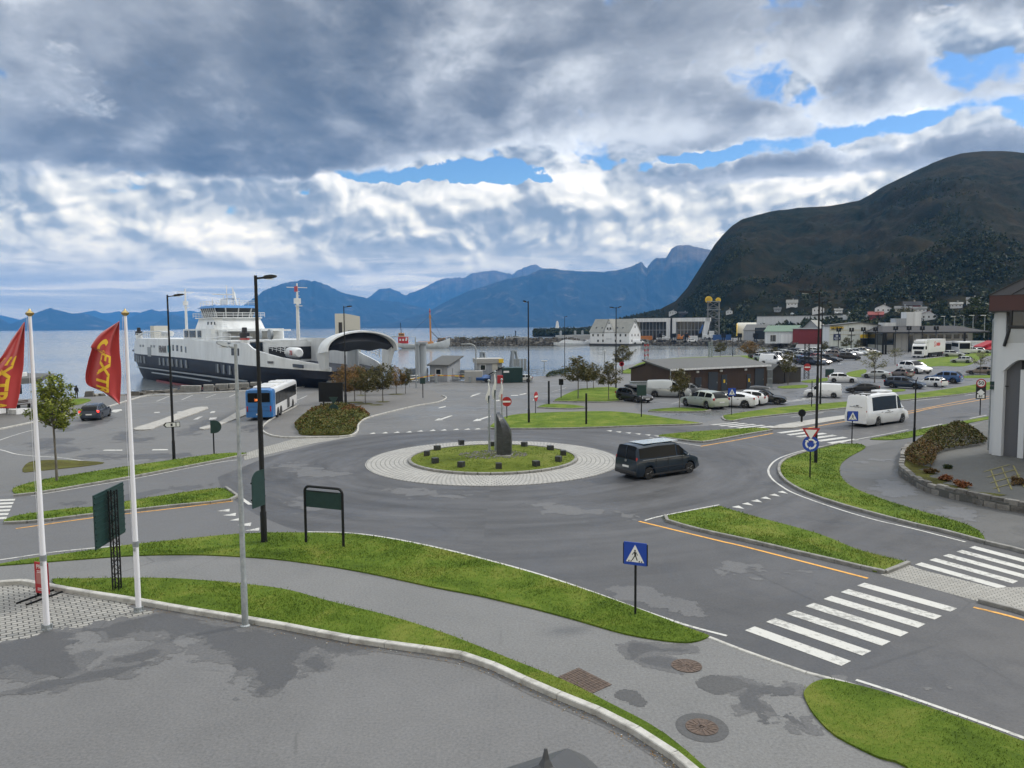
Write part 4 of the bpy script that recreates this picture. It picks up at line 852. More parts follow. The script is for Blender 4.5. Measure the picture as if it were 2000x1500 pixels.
mb=MB();mb.bbox((.5,0,2.74),(1.4,1.1,.16),.06);mb.build('roof_air_conditioner',PAINT['white'],mini,40);mb=MB();mb.bbox((-1.2,0,2.70),(.9,.7,.06),.02);mb.build('roof_hatch',M['blackplastic'],mini)
mb=MB();mb.box((-2.6,0,2.63),(.08,1.6,.08));[mb.bbox((-3.0,y,2.60),(.12,.10,.10),.03)for y in(-.7,-.2,.3)];mb.build('marker_lamp',M['blackplastic'],mini)
M['lettergrey']=material('grey_vinyl_lettering',(.12,.12,.13),.5)
for sy,rz in((-1,0),):
    mb=MB()
    for k in range(9):mb.box((-.6+k*.14,-1.012,1.06+.02*math.sin(k*2)),(.10,.006,.045))
    for k in range(7):mb.box((-.35+k*.07,-1.012,1.20),(.05,.006,.08 if k in(2,3)else.03))
    mb.build('side_lettering',M['lettergrey'],mini)
mb=MB()
for k in range(8):mb.box((-3.30,-.5+k*.14,1.62+.02*(k%2)),(.006,.10,.045))
mb.box((-3.30,-.12,1.74),(.006,.22,.10));mb.box((-3.30,.12,1.70),(.006,.16,.05));mb.build('rear_lettering',M['lettergrey'],mini)
def city_bus(loc,rz,sc):
    r=thing('city_bus','blue and white city bus with a dark rear window standing at the terminal kerb','bus',loc,rz);r.scale=(sc,)*3
    L,W,H=12.6,2.55,3.05;blue=carpaint('bus_blue',(.018,.13,.36),0);wh=PAINT['white']
    R_=[]
    def sec(x,inset=0):
        w,h=W/2-inset,H-inset*.6
        return[(x,-w,.32),(x,-w,h-.28),(x,-w+.10,h-.08),(x,-w+.35,h),(x,w-.35,h),(x,w-.10,h-.08),(x,w,h-.28),(x,w,.32)]
    mb=MB();mb.loft([sec(-L/2+1.3),sec(L/2-.4),sec(L/2,.16)]);mb.build('body',wh,r,35)
    mb=MB();mb.loft([sec(-L/2,.10),sec(-L/2+.12),sec(-L/2+1.3)]);mb.build('rear_body',blue,r,35)
    for sy in(1,-1):
        mb=MB();mb.box((.35,sy*(W/2-.0),1.98),(L-2.1,.03,1.20));
        for k in range(7):mb.box((-4.6+k*1.55,sy*(W/2+.012),1.98),(.05,.02,1.20),m=1)
        mb.build('side_window',[M['glass'],M['blackplastic']],r)
    mb=MB();mb.bbox((-L/2+.0,0,2.25),(.10,2.1,.92),.04);mb.build('rear_window',M['glass'],r)
    mb=MB();mb.bbox((L/2-.02,0,1.95),(.10,2.2,1.5),.04);mb.build('windscreen',M['glass'],r)
    text_mesh('28',.30,brake_orange,'route_number',.01,r,Matrix.Translation((-L/2-.06,0.25,2.02))@Matrix.Rotation(-PI/2,4,'Z'))
    for x in(-3.9,-2.55,3.6):
        for sy in(1,-1):
            mb=MB();mb.lathe([(.28,-.14),(.46,-.15),(.50,-.1),(.50,.1),(.46,.15),(.28,.14)],24,axis='Y');w=mb.build('wheel',M['tyre'],r,40);w.location=(x,sy*(W/2-.14),.5)
            mb=MB();mb.lathe([(.29,-.1),(.27,.10),(.16,.13),(.01,.13)],16,axis='Y');o=mb.build('rim',M['alloy'],w,40);o.rotation_euler=(0,0,0 if sy>0 else PI)
            mb=MB();mb.plate([(x+.62*math.cos(a),.32+.72*max(0,math.sin(a)))for a in np.linspace(0,PI,13)],sy*(W/2-.02),sy*(W/2+.006));mb.build('wheel_arch',M['blackplastic'],r)
    for y in(-1.1,1.1):
        mb=MB();mb.bbox((-L/2-.01,y,1.15),(.08,.13,.55),.03);mb.build('taillight',M['taillamp'],r,40)
    mb=MB();mb.box((-L/2-.01,0,.62),(.04,.55,.14));mb.build('number_plate',M['plate'],r)
    mb=MB();mb.box((-L/2-.0,0,1.35),(.03,1.7,.02));mb.box((-L/2,0,.95),(.03,1.9,.02));mb.build('engine_cover',M['blackplastic'],r)
    for x,l in((-4.2,1.6),(-1.4,1.9),(2.2,1.5)):
        mb=MB();mb.bbox((x,0,H+.07),(l,1.7,.20),.06);mb.build('roof_unit',wh,r,40)
    mb=MB();mb.box((1.2,-(W/2+.004),1.45),(1.2,.03,2.1));mb.build('door',M['glass'],r)
    return r
bo=bpy.data.materials.new('orange_display');bo.use_nodes=True;q=bo.node_tree.nodes['Principled BSDF'];q.inputs['Base Color'].default_value=(.8,.2,.05,1);q.inputs['Emission Color'].default_value=(1,.25,.05,1);q.inputs['Emission Strength'].default_value=1.2
brake_orange=bo
pa,pb=G(533,821),G(585,789);d=(pb-pa);Lb=d.length;d.normalize();n=Vector((-d.y,d.x,0));n=n if n.dot(pa)>0 else-n
sb=1.0;n2=Vector((-d.y,d.x,0));_b=city_bus(pa+d*7.3+n2*1.275,math.atan2(d.y,d.x),sb);_b.scale.x=1.16
end_on((188,817),104,'wagon','darkblue','dark estate car with red brake lights on, seen from behind in the bus terminal',scale=1.05,brake=True,rails=True)
g1='cars in the near bays by the brown shed'
side_on((1200,781),(1252,788),'R','wagon','black','black estate car parked half behind the green sign by the lawn',group=g1,roofbox='black')
end_on((1306,775),-22,'panelvan','silver','silver work van with roof bars parked beside the brown shed',scale=1.08,cat='van',group=g1)
end_on((1352,772),-28,'suv','grey','grey hatchback nosed in beside the silver work van',scale=.92,group=g1)
wheel_on((1338.5,793),(1379,799),'wagon','palegreen','pale silver-green estate car at the end of the row, seen from its rear side',group=g1)
end_on((1430,794),150,'coupe','white','white sloping-back car parked right beside the pale silver-green estate car',scale=1.12,group=g1)
end_on((1456,790),152,'hatch','white','white hatchback between the white sloping-back car and the one with a roof box',scale=1.10,group=g1)
end_on((1490,788),-24,'wagon','black','black car carrying a long black roof box, facing out of the row',scale=1.08,group=g1,roofbox='black')
g2='cars in the far bays beyond the road'
side_on((1569,776),(1644,778),'L','panelvan','white','white panel van parked broadside by the tall lamp posts',cat='van',group=g2)
side_on((1652,767),(1719,768),'L','coupe','black','black sloping-roof car parked behind the white minibus',group=g2)
side_on((1617,747),(1675,748),'R','hatch','white','white hatchback on its own by the grass tip, in front of the car rows',group=g2)
side_on((1725,757),(1802,761),'R','wagon','darkblue','dark blue estate car with a chrome window line in the front bay',group=g2)
side_on((1785,753),(1838,757),'L','wagon','white','white estate car tucked behind the dark blue estate',group=g2,rails=True)
side_on((1804,747),(1875,750),'L','suv','blue','bright blue crossover at the near end of the bays',group=g2)
side_on((1681,738),(1737,740),'L','coupe','silver','silver saloon half hidden by the white-leaved young tree',group=g2)
side_on((1735,735),(1770,738),'L','hatch','bronze','bronze-grey hatchback beside the silver saloon',group=g2)
side_on((1750,727),(1798,731),'R','hatch','white','white hatchback in the back bay beyond the bronze-grey one',group=g2)
side_on((1855,709),(1898,710),'L','suv','silver','silver estate car with a black roof on the grass bank',group=g2)
side_on((1885,731),(1944,733),'L','wagon','bronze','grey-brown estate car next to the white building corner',group=g2,rails=True)
side_on((997,747),(1040,747),'L','hatch','silver','silver hatchback parked alone against the green container',group=None)
FAR=[(1492,705,'silver'),(1507,703,'darkblue'),(1527,703,'white'),(1569,701,'silver'),(1590,702,'darkblue'),(1604,706,'red'),(1619,707,'black'),(1512,714,'white'),(1572,711,'blue'),(1587,713,'darkblue'),(1600,712,'bronze'),(1622,697,'white'),(1636,699,'bronze'),(1651,697,'silver'),(1664,694,'white'),(1658,703,'black'),(1677,693,'silver'),(1690,692,'cream'),(1702,692,'grey'),(1643,692,'grey'),(1607,697,'silver'),(1578,696,'white'),(1548,700,'grey'),(1538,696,'silver'),(1483,700,'grey'),(1498,697,'white'),(1517,695,'bronze'),(1556,694,'darkblue'),(1596,691,'white'),(1615,689,'silver'),(1632,688,'darkblue')]
kinds=['hatch','wagon','suv','hatch','wagon']
for i,(x,y,c)in enumerate(FAR):
    van_=(i==7)
    end_on((x,y),-58 if i not in(15,)else-20,'panelvan' if van_ else kinds[i%5],c,{'white':'white','silver':'silver','darkblue':'dark blue','red':'red','black':'black','blue':'mid blue','bronze':'bronze','cream':'cream','grey':'grey'}[c]+(' van closest to the small dark hut in the far lot' if van_ else ' car in the packed rows of the far lot, in front of the store'),scale=1.28,detail=1,group='cars packed in the far lot: '+c,cat='van' if van_ else 'car')
for i,(x,y,c,k)in enumerate([(1863,697,'silver','hatch'),(1900,690,'white','suv'),(1915,690,'silver','hatch'),(1938,689,'white','hatch'),(1248,672,'white','panelvan'),(1352,668,'white','hatch'),(1378,668,'grey','wagon')]):
    end_on((x,y),-40+i*7,k,c,['small silver car waiting by the grass in front of the truck','white car under the edge of the filling station canopy','silver car second from the filling station canopy edge','white car nearest the white building under the red canopies','white van beside the white wooden warehouse','white car on the quay below the glass hall','grey car on the quay below the glass hall'][i],scale=1.2,detail=1)
def truck(loc,rz,sc):
    r=thing('delivery_truck','white articulated truck with red emblem on its box, driving towards us','truck',loc,rz);r.scale=(sc,)*3
    wh=PAINT['white']
    mb=MB();mb.loft([[(x,-1.25,.5),(x,-1.25,h),(x,1.25,h),(x,1.25,.5)]for x,h in((4.2,3.1),(5.6,3.0),(6.1,2.6),(6.3,1.6),(6.3,.5))]);mb.bbox((4.9,0,3.35),(1.5,2.3,.6),.15);mb.build('cab',wh,r,35)
    mb=MB();mb.bbox((6.14,0,2.05),(.25,2.2,.75),.08);mb.build('windscreen',M['glass'],r);[MB().box((5.2,y,2.1),(.9,.02,.7)).build('side_window',M['glass'],r)for y in(1.255,-1.255)]
    mb=MB();mb.bbox((6.32,0,1.1),(.06,1.5,.75),.02);mb.build('grille',M['blackplastic'],r);mb=MB();mb.bbox((6.32,0,.55),(.15,2.4,.35),.05);mb.build('bumper',wh,r)
    for y in(.95,-.95):mb=MB();mb.bbox((6.3,y,.85),(.12,.4,.25),.04);mb.build('headlight',M['headlamp'],r)
    mb=MB();mb.bbox((-1.6,0,2.45),(11.2,2.5,2.85),.04);mb.build('box_body',wh,r);mb=MB();mb.box((-1.5,0,.85),(10.6,2.2,.3));mb.box((-2,1.1,.6),(5,.05,.6));mb.box((-2,-1.1,.6),(5,.05,.6));mb.build('chassis',M['blackplastic'],r)
    red=material('truck_red_lettering',(.55,.04,.03),.5)
    for sy,a in((-1,0),(1,PI)):
        x0=-.8 if sy<0 else 0.2;X_=Matrix.Rotation(a,4,'Z');text_mesh('S',1.7,red,'emblem',.01,r,X_@Matrix.Translation((x0,-1.262,2.75)),bold=.03);mb=MB();[mb.box((x0+1.15+q*.42,-1.262,2.75),(.30,.02,.62 if q%3 else.8))for q in range(6)];mb.xf(X_);mb.build('box_lettering',red,r)
    for x in(5.3,2.6,-4.2,-5.4,-6.6 if False else-3.0):
        for sy in(1,-1):
            mb=MB();mb.lathe([(.28,-.15),(.5,-.15),(.52,.0),(.5,.15),(.28,.15),(.2,.05),(.01,.05)],20,axis='Y');w=mb.build('wheel',M['tyre'],r,40);w.location=(x,sy*1.08,.52)
    for sy in(1,-1):mb=MB();mb.bbox((6.0,sy*1.45,2.2),(.12,.22,.6),.04);mb.build('mirror',M['blackplastic'],r)
    return r
tp=G(1827,700);truck(tp+Vector((3,9,0)),math.radians(-136),1.22)
def coach(loc,rz,sc):
    r=thing('coach','white coach parked at the filling station behind the truck','coach',loc,rz);r.scale=(sc,)*3
    mb=MB();mb.bbox((0,0,1.7),(9,2.5,2.7),.15);mb.build('body',PAINT['white'],r,35);mb=MB();mb.bbox((4.45,0,2.0),(.2,2.2,1.4),.05);mb.build('windscreen',M['glass'],r);mb=MB();mb.box((0,0,2.2),(8,2.54,.9));mb.build('side_windows',M['glass'],r)
    for x in(3,-3):
        for sy in(1,-1):mb=MB();mb.lathe([(.3,-.15),(.5,-.15),(.5,.15),(.3,.15),(.01,.1)],16,axis='Y');w=mb.build('wheel',M['tyre'],r,40);w.location=(x,sy*1.1,.5)
coach(G(1876,691),math.radians(-110),1.2)
M['blackmetal']=material('black_painted_metal',(.009,.010,.011),.55,.0,.25);M['galv']=material('galvanised_steel',(.30,.33,.35),.5,.4,fn=lambda t,b:t.put(b.inputs['Base Color'],t.ramp(t.noise(objco(t),6,5,.65),[(.3,(.22,.25,.27)),(.7,(.36,.385,.40))])))
M['whitepole']=material('white_pole',(.72,.73,.78),.35);M['greensign']=material('dark_green_sign_back',(.012,.040,.038),.45,.2,fn=lambda t,b:t.put(b.inputs['Base Color'],t.ramp(t.noise(objco(t),4,5,.6),[(.3,(.010,.034,.033)),(.7,(.016,.048,.045))])))
M['signblue']=material('sign_blue',(.010,.055,.36),.35);M['signwhite']=material('sign_white',(.74,.75,.75),.4);M['signred']=material('sign_red',(.36,.012,.018),.35);M['signblack']=material('sign_black',(.012,.012,.012),.5);M['signyellow']=material('sign_yellow',(.75,.50,.03),.45)
M['gold']=material('gilded_finial',(.42,.32,.14),.3,.8);M['lampglass']=material('lamp_glass',(.55,.56,.55),.3)
def lamp(base,top,arms,label,group,r=.085,name='street_lamp',mat='blackmetal',al=1.7,up=0.0):
    """arms: list of pixel tips of the lamp arms (px,py)"""
    b=G(*base);h=HT(b,*top);t=thing(name,label,'street lamp',b,0,group)
    lean=0
    mb=MB();mb.lathe([(r*1.25,0),(r*1.25,1.3),(r,1.35),(r,h*.5),(r*.8,h*.52),(r*.62,h-.05),(r*.62,h)],12);mb.build('pole',M[mat],t,40)
    mb=MB();mb.lathe([(r*1.9,0),(r*1.9,.03),(r*1.3,.06)],12);mb.build('base_plate',M[mat],t)
    for(ax,ay)in arms:
        d=math.hypot(b.x,b.y);tip=AT(ax,ay,d)-b;tip.z=HT(b,ax,ay);dr=Vector((tip.x,tip.y,0));L=dr.length;dr.normalize()
        z0=h-.12
        mb=MB();mb.tube([(0,0,z0),tuple(dr*L*.45+Vector((0,0,z0+(tip.z-z0)*.45)))],r*.40,8);mb.build('arm',M[mat],t,40)
        a=dr*L*.35;c=dr*L;n=Vector((-dr.y,dr.x,0));zt=tip.z;R_=[]
        for k,w,th in((0,.06,.05),(.12,.12,.09),(.5,.15,.10),(.9,.13,.06),(1,.06,.03)):
            p=a.lerp(c,k)+Vector((0,0,z0+(zt-z0)*(.35+.65*k)))
            R_.append([p+n*w+Vector((0,0,-th*.3)),p+n*w*.7+Vector((0,0,th)),p-n*w*.7+Vector((0,0,th)),p-n*w+Vector((0,0,-th*.3)),p-n*w*.8+Vector((0,0,-th*.6)),p+n*w*.8+Vector((0,0,-th*.6))])
        mb=MB();mb.loft(R_);lh=mb.build('lamp_head',M[mat],t,30)
        mb=MB();p=a.lerp(c,.5)+Vector((0,0,z0+(zt-z0)*.67-.075));mb.box(p,(L*.35,.18,.02),math.atan2(dr.y,dr.x));mb.build('lens',M['lampglass'],lh)
    return t
GL='tall black street lamps round the junction'
L1=lamp((516,1060),(497,538),[(541,540)],'tall black lamp post with a green sign back bolted to it, in the curved lawn',GL,.105)
lamp((340,898),(328,576),[(360,575)],'black lamp post carrying a small bus stop arrow sign, left of the bus',GL)
lamp((1033,826),(1031,588),[(1021,588)],'black lamp post at the tip of the wide lawn beyond the roundabout',GL)
lamp((676,793),(672,598),[(688,598)],'black lamp post among the autumn trees of the plaza',GL)
lamp((1593,905),(1598,570),[(1560,569)],'black lamp post right behind the give-way and roundabout signs',GL)
lamp((1602,790),(1606,589),[(1589,590),(1625,587)],'black double-armed lamp post behind the white panel van',GL)
lamp((1203,758),(1202,600),[(1190,600),(1214,599)],'black double-armed lamp post on the lawn in front of the white warehouse',GL)
lamp((1103,721),(1103,618),[(1108,618)],'slim black lamp post by the water near the breakwater end',GL,.07)
lamp((1431,697),(1431,601),[(1423,600),(1441,599)],'black lamp post by the harbour behind the brown shed',GL,.09)
lamp((1713,690),(1714,610),[(1706,609),(1722,609)],'black lamp post in front of the hardware store',GL,.10)
lamp((1785,870),(1786,742),[(1793,737)],'low black path lamp with a pale head beside the hedge',GL,.07)
L2_=lamp((479,1223),(465,672),[(422,669)],'pale grey galvanised lamp post standing at the forecourt kerb',None,.078,mat='galv')
for i,(x,y0,y1)in enumerate([(1844,636,618),(1864,637,618),(1882,637,616),(1900,641,616),(1922,660,616)]):
    b=AT(x,y0,330+i*-12);h=HT(b,x,y1)-b.z;t=thing('street_lamp',['first','second','third','fourth','fifth'][i]+' pale lamp from the left in the line along the wooded hillside road','street lamp',b,0,'pale lamps on the hillside road')
    mb=MB();mb.tube([(0,0,0),(0,0,h)],[.16,.10],6);mb.build('pole',M['galv'],t);mb=MB();mb.bbox((-.5,0,h),(1.6,.4,.22),.05);mb.build('lamp_head',M['lampglass'],t)
b=G(930,745);h=HT(b,926,672);t=thing('street_lamp','grey gooseneck lamp post curving left over the ferry ramp','street lamp',b)
w=(G(930,745)-G(905,745)).length
mb=MB();mb.tube([(0,0,0),(0,0,h-.9)]+[(-.9+.9*math.cos(a),0,h-.9+.9*math.sin(a))for a in np.linspace(.2,PI/2,6)]+[(-w*.7,0,h)],.11,8);mb.build('pole',M['galv'],t,60)
mb=MB();mb.bbox((-w*.9,0,h),(1.0,.3,.14),.05);mb.build('lamp_head',M['galv'],t)
h0=HT(L1.location,508,985);h1=HT(L1.location,503,916)
t=thing('road_sign','green rounded sign back bolted to the biggest lamp post, almost edge on','road sign',L1.location+Vector((0,0,0)),math.radians(72));w=.55
mb=MB();pts=[(-.02-w*1.5,h0),(-.02,h0),(-.02,h1)]+[(-.02-w*1.5+.35-.35*math.cos(a)*1.0 if False else-.02-w*1.5+.4*(1-math.sin(a)),h1-.4*(1-math.cos(a)))for a in np.linspace(0,PI/2,7)]
mb.plate(pts,-.10,-.13);mb.build('panel',M['greensign'],t)
mb=MB();mb.box((-.4,-.08,h0+.35),(.9,.05,.06));mb.box((-.4,-.08,h1-.45),(.9,.05,.06));mb.build('clamp',M['blackmetal'],t)
b=G(229,1153);h=HT(b,222,957);t=thing('direction_sign','dark green sign board on a black lattice mast, its back towards us','direction sign',b,0);dd=math.hypot(b.x,b.y)
pL,pR=AT(192,1010,dd-.9),AT(243,1000,dd+.9)
dirv=Vector((pR.x-pL.x,pR.y-pL.y,0));a=math.atan2(dirv.y,dirv.x);t.rotation_euler=(0,0,a)
mb=MB();s=.10
for x in(-s,s):
    for y in(-s,s):mb.tube([(x,y,0),(x,y,h)],.025,6)
nz_=int(h/.22)
for k in range(nz_):
    z0,z1=k*h/nz_,(k+1)*h/nz_;q=1 if k%2 else-1
    for y in(-s,s):mb.tube([(-s*q,y,z0),(s*q,y,z1)],.011,5)
    for x in(-s,s):mb.tube([(x,-s*q,z0),(x,s*q,z1)],.011,5)
mb.build('lattice_mast',M['blackmetal'],t)
zb=HT(b,232,1058);zt=h+.02;Wd=dirv.length*.5
for x0,x1 in((-Wd*.95,-.015),(.015,Wd*1.35)):
    mb=MB();mb.box(((x0+x1)/2,.22,(zb+zt)/2),(x1-x0,.04,zt-zb))
    for k in range(9):mb.box(((x0+x1)/2,.19,zb+.1+k*(zt-zb-.2)/8),(x1-x0-.04,.03,.05))
    mb.build('sign_panel',M['greensign'],t)
bl,br=G(598,1061),G(671,1070);h=HT(bl,596,949);c=(bl+br)/2;w=(br-bl).length;t=thing('direction_sign','dark green blank sign back in a black rounded arch frame on the lawn','direction sign',c,math.atan2(br.y-bl.y,br.x-bl.x))
mb=MB();q=.22;mb.tube([(-w/2,0,0),(-w/2,0,h-q)]+[(-w/2+q-q*math.cos(a_),0,h-q+q*math.sin(a_))for a_ in np.linspace(.3,PI/2,5)]+[(w/2-q+q*math.sin(a_),0,h-q+q*math.cos(a_))for a_ in np.linspace(0,PI/2-.3,5)]+[(w/2,0,h-q),(w/2,0,0)],.055,10);mb.build('frame',M['blackmetal'],t,60)
zb=HT(bl,598,989);mb=MB();mb.box((0,.01,(zb+h-.16)/2),(w-.12,.03,h-.16-zb));mb.build('sign_panel',M['greensign'],t)
mb=MB();mb.box((0,-.02,h-.18),(w*.8,.03,.03));mb.build('clamp',M['blackmetal'],t)
def ped_sign(base,top,size,yaw,label,tiltx=0.0):
    b=G(*base);h=HT(b,*top);t=thing('crossing_sign',label,'crossing sign',b,yaw,'blue pedestrian crossing signs')
    mb=MB();mb.tube([(0,.05,0),(0,.05,h-.05)],.038,10);mb.build('pole',M['blackmetal'],t,60)
    s=size;z=h-s/2
    mb=MB();mb.bbox((0,0,z),(s,.03,s),.012);p=mb.build('sign_panel',M['signblue'],t)
    mb=MB();mb.box((0,.022,z-.02),(s+.06,.015,s*.92));mb.build('back_plate',M['blackmetal'],t)
    mb=MB();mb.plate([(-s*.40,z-s*.36),(s*.40,z-s*.36),(0,z+s*.40)],-.017,-.019);mb.build('triangle',M['signwhite'],p)
    mb=MB();k=s
    P_=lambda pts:mb.plate([(x*k,z+y*k)for x,y in pts],-.0195,-.0215)
    P_([(-.03,.10),(.03,.10),(.035,.16),(0,.19),(-.035,.16)]);P_([(-.05,.09),(.06,.08),(.05,-.08),(-.03,-.08)]);P_([(-.03,-.08),(.02,-.08),(-.10,-.28),(-.15,-.28)]);P_([(.0,-.08),(.05,-.08),(.12,-.28),(.07,-.28)])
    P_([(-.05,.08),(-.02,.06),(-.12,-.06),(-.14,-.04)]);P_([(.05,.07),(.07,.05),(.13,-.05),(.10,-.06)])
    for x in(-.27,-.17,.19,.29):P_([(x-.035,-.35),(x+.02,-.35),(x+.035,-.29),(x-.01,-.29)])
    mb.build('walking_figure',M['signblack'],p)
    return t
ped_sign((1240,1203),(1235,1059),.72,-.42,'blue pedestrian crossing sign on a black pole nearest to us, at the lawn tip')
ped_sign((1664,868),(1664,803),.74,-.12,'blue pedestrian crossing sign on the crescent verge in front of the minibus')
ped_sign((1429,811),(1429,758),.78,.06,'blue pedestrian crossing sign at the verge end before the parked white cars')
def disc(mb,r,y0,y1,z,n=28,m=0):mb.lathe([(.001,y0),(r,y0),(r,y1),(.001,y1)],n,(0,0,z),m,'Y')
b=G(1582,934);h=HT(b,1585,836);t=thing('give_way_sign','red and white give way triangle above a blue roundabout disc on one pole','road sign',b,math.radians(-14))
mb=MB();mb.tube([(0,.05,0),(0,.05,h-.05)],.04,10);mb.build('pole',M['blackmetal'],t,60)
u=.50;zc=h-.30
mb=MB();mb.plate([(-u,zc+.30),(u,zc+.30),(0,zc-.56)],-.015,.015);p=mb.build('give_way_triangle',M['signred'],t);mb=MB();mb.plate([(-u*.66,zc+.20),(u*.66,zc+.20),(0,zc-.36)],-.0175,-.016);mb.build('triangle_field',M['signwhite'],p)
zc=HT(b,1584,867);mb=MB();disc(mb,.46,-.015,.015,zc);p=mb.build('roundabout_disc',M['signblue'],t,40)
for k in range(3):
    a0=2*PI*k/3+.5;mb=MB();A=np.linspace(a0,a0+1.55,9);o_=[(.31*math.cos(a),zc+.31*math.sin(a))for a in A]+[(.21*math.cos(a),zc+.21*math.sin(a))for a in A[::-1]];mb.plate(o_,-.0175,-.0195)
    a1=a0-.02;mb.plate([(.38*math.cos(a1),zc+.38*math.sin(a1)),(.14*math.cos(a1),zc+.14*math.sin(a1)),(.27*math.cos(a1-.42),zc+.27*math.sin(a1-.42))],-.0175,-.0195);mb.build('arrow',M['signwhite'],p)
def no_entry(base,top,yaw,label,r=.36):
    b=G(*base);h=HT(b,*top);t=thing('no_entry_sign',label,'road sign',b,yaw,'red no entry signs');z=h-r
    mb=MB();mb.tube([(0,.05,0),(0,.05,h-.05)],.04,8);mb.build('pole',M['blackmetal'],t)
    mb=MB();disc(mb,r,-.015,.015,z);p=mb.build('disc',M['signred'],t,40);mb=MB();mb.box((0,-.018,z),(r*1.6,.004,r*.36));mb.build('white_bar',M['signwhite'],p);mb=MB();disc(mb,r*.98,.016,.03,z);mb.build('back_plate',M['blackmetal'],t)
no_entry((990,818),(990,775),.0,'red no entry sign facing us behind the standing stone',.47);no_entry((1047,808),(1046,765),1.15,'red no entry sign turned almost edge on beside the small grass triangle',.50)
b=G(1575,740);h=HT(b,1575,707);t=thing('no_entry_sign','red no entry sign on a black lattice stand beside the far lot','road sign',b,0,'red no entry signs')
h2=HT(b,1575,671);mb=MB()
for x in(-.35,.35):
    for y in(-.2,.2):mb.tube([(x,y,0),(x,y,h2)],.05,6)
for k in range(8):mb.tube([(-.35,-.2,k*h2/8),(.35,-.2,(k+1)*h2/8)],.03,5);mb.tube([(-.35,.2,(k+1)*h2/8),(.35,.2,k*h2/8)],.03,5)
mb.build('lattice_stand',M['blackmetal'],t);mb=MB();disc(mb,.6,-.32,-.29,HT(b,1575,717));p=mb.build('disc',M['signred'],t,40);mb=MB();mb.box((0,-.325,HT(b,1575,717)),(.9,.01,.2));mb.build('white_bar',M['signwhite'],p)
def post(base,top,r,label,group=None,name='dark_post',cat='post'):
    b=G(*base);h=HT(b,*top);mb=MB();mb.lathe([(r*1.3,0),(r*1.3,.05),(r,.06),(r,h-.02),(r*.7,h)],10)
    o=mb.build(name,M['blackmetal'],None,40);o.location=b;return tag(o,label,cat,group)
GPST='slim dark posts on the lawns by the roundabout'
post((1072,790),(1071,744),.11,'slim dark post on the small grass triangle',GPST);post((1145,829),(1145,768),.09,'slim dark post in the middle of the wide lawn',GPST)
def boxsign(base,top,w,hh,yaw,label,name='dark_sign',mat='greensign',d=.06,posts=1,cat='road sign'):
    b=G(*base);h=HT(b,*top);t=thing(name,label,cat,b,yaw)
    for x in([0]if posts==1 else[-w*.32,w*.32]):
        mb=MB();mb.tube([(x,.06,0),(x,.06,h-.05)],.055,8);mb.build('post',M['blackmetal'],t)
    mb=MB();mb.bbox((0,0,h-hh/2),(w,d,hh),.015);mb.build('panel',M[mat],t);return t
boxsign((1253,815),(1254,752),.95,1.05,.1,'dark green square sign back on the wide lawn before the black estate car',posts=1)
boxsign((1096,778),(1096,740),.55,.75,0,'small dark box sign on a thin post at the lawn by the harbour road',mat='blackmetal',d=.3)
boxsign((826,777),(826,738),.65,.75,0,'dark green box sign on a pole at the plaza edge by the barrier',d=.3)
boxsign((1620,738),(1621,721),1.5,1.3,.1,'small dark green sign at the edge of the far lot road')
bs=boxsign((647,806),(646,747),2.55,2.05,0,'big black double sign board standing above the shrub bed',mat='blackmetal',posts=2,d=.12)
b=G(652,815);h=HT(b,652,790);t=thing('road_sign','dark round sign back with a triangle above, before the big black board','road sign',b,0);z=h-.42
mb=MB();mb.tube([(0,.05,0),(0,.05,h+.7)],.045,8);mb.build('pole',M['blackmetal'],t);mb=MB();disc(mb,.46,-.02,.02,z);mb.build('disc',M['greensign'],t,40);mb=MB();mb.plate([(-.45,h+.75),(.45,h+.75),(0,h+.0)],-.02,.02);mb.build('triangle',M['greensign'],t)
b=G(421,887);h=HT(b,420,821);t=thing('road_sign','dark half-round sign back on a pole left of the big lamp, on the strip verge','road sign',b,.3);mb=MB();mb.tube([(-.1,.05,0),(-.1,.05,h-.05)],.05,8);mb.build('pole',M['blackmetal'],t)
r=.46;mb=MB();mb.plate([(-.28,h-2*r),(-.02,h-2*r)]+[(r*math.cos(a),h-r+r*math.sin(a))for a in np.linspace(-PI/2,PI/2,13)]+[(-.28,h)],-.03,.03);mb.build('disc',M['greensign'],t)
b=G(1566,826);h=HT(b,1565,799);t=thing('keep_right_sign','small round black sign back on a short post at the median head','road sign',b);mb=MB();mb.bbox((0,.05,(h-.5)/2),(.16,.12,h-.5),.02);mb.build('post',M['blackmetal'],t);mb=MB();disc(mb,.34,-.03,.03,h-.36);mb.build('disc',M['blackmetal'],t,40)
post((1585,795),(1585,744),.05,'thin grey pole on the verge behind the tall lamp posts',None,'grey_pole')['category']='pole'
b=G(619,751);h=HT(b,619,724);t=thing('parking_sign','small blue parking sign with a white P by the ferry quay','parking sign',b);mb=MB();mb.tube([(0,.04,0),(0,.04,h)],.045,8);mb.build('pole',M['galv'],t)
mb=MB();mb.bbox((0,0,h-.42),(.85,.04,.85),.02);p=mb.build('panel',M['signblue'],t);mb=MB();mb.box((0,0,h-1.05),(.75,.04,.32));mb.build('sub_plate',M['signwhite'],t);text_mesh('P',.85,M['signwhite'],'lettering',.01,p,Matrix.Translation((0,-.03,h-.40)),bold=.02)
b=G(340,898);z=HT(b,338,829);d=math.hypot(b.x,b.y);w=(AT(355,829,d)-AT(322,829,d)).length;t=thing('bus_stop_sign','white arrow-shaped sign with a bus symbol and the number 1, strapped to a lamp post','bus stop sign',(b.x,b.y-.16,z),math.atan2(-b.x,b.y))
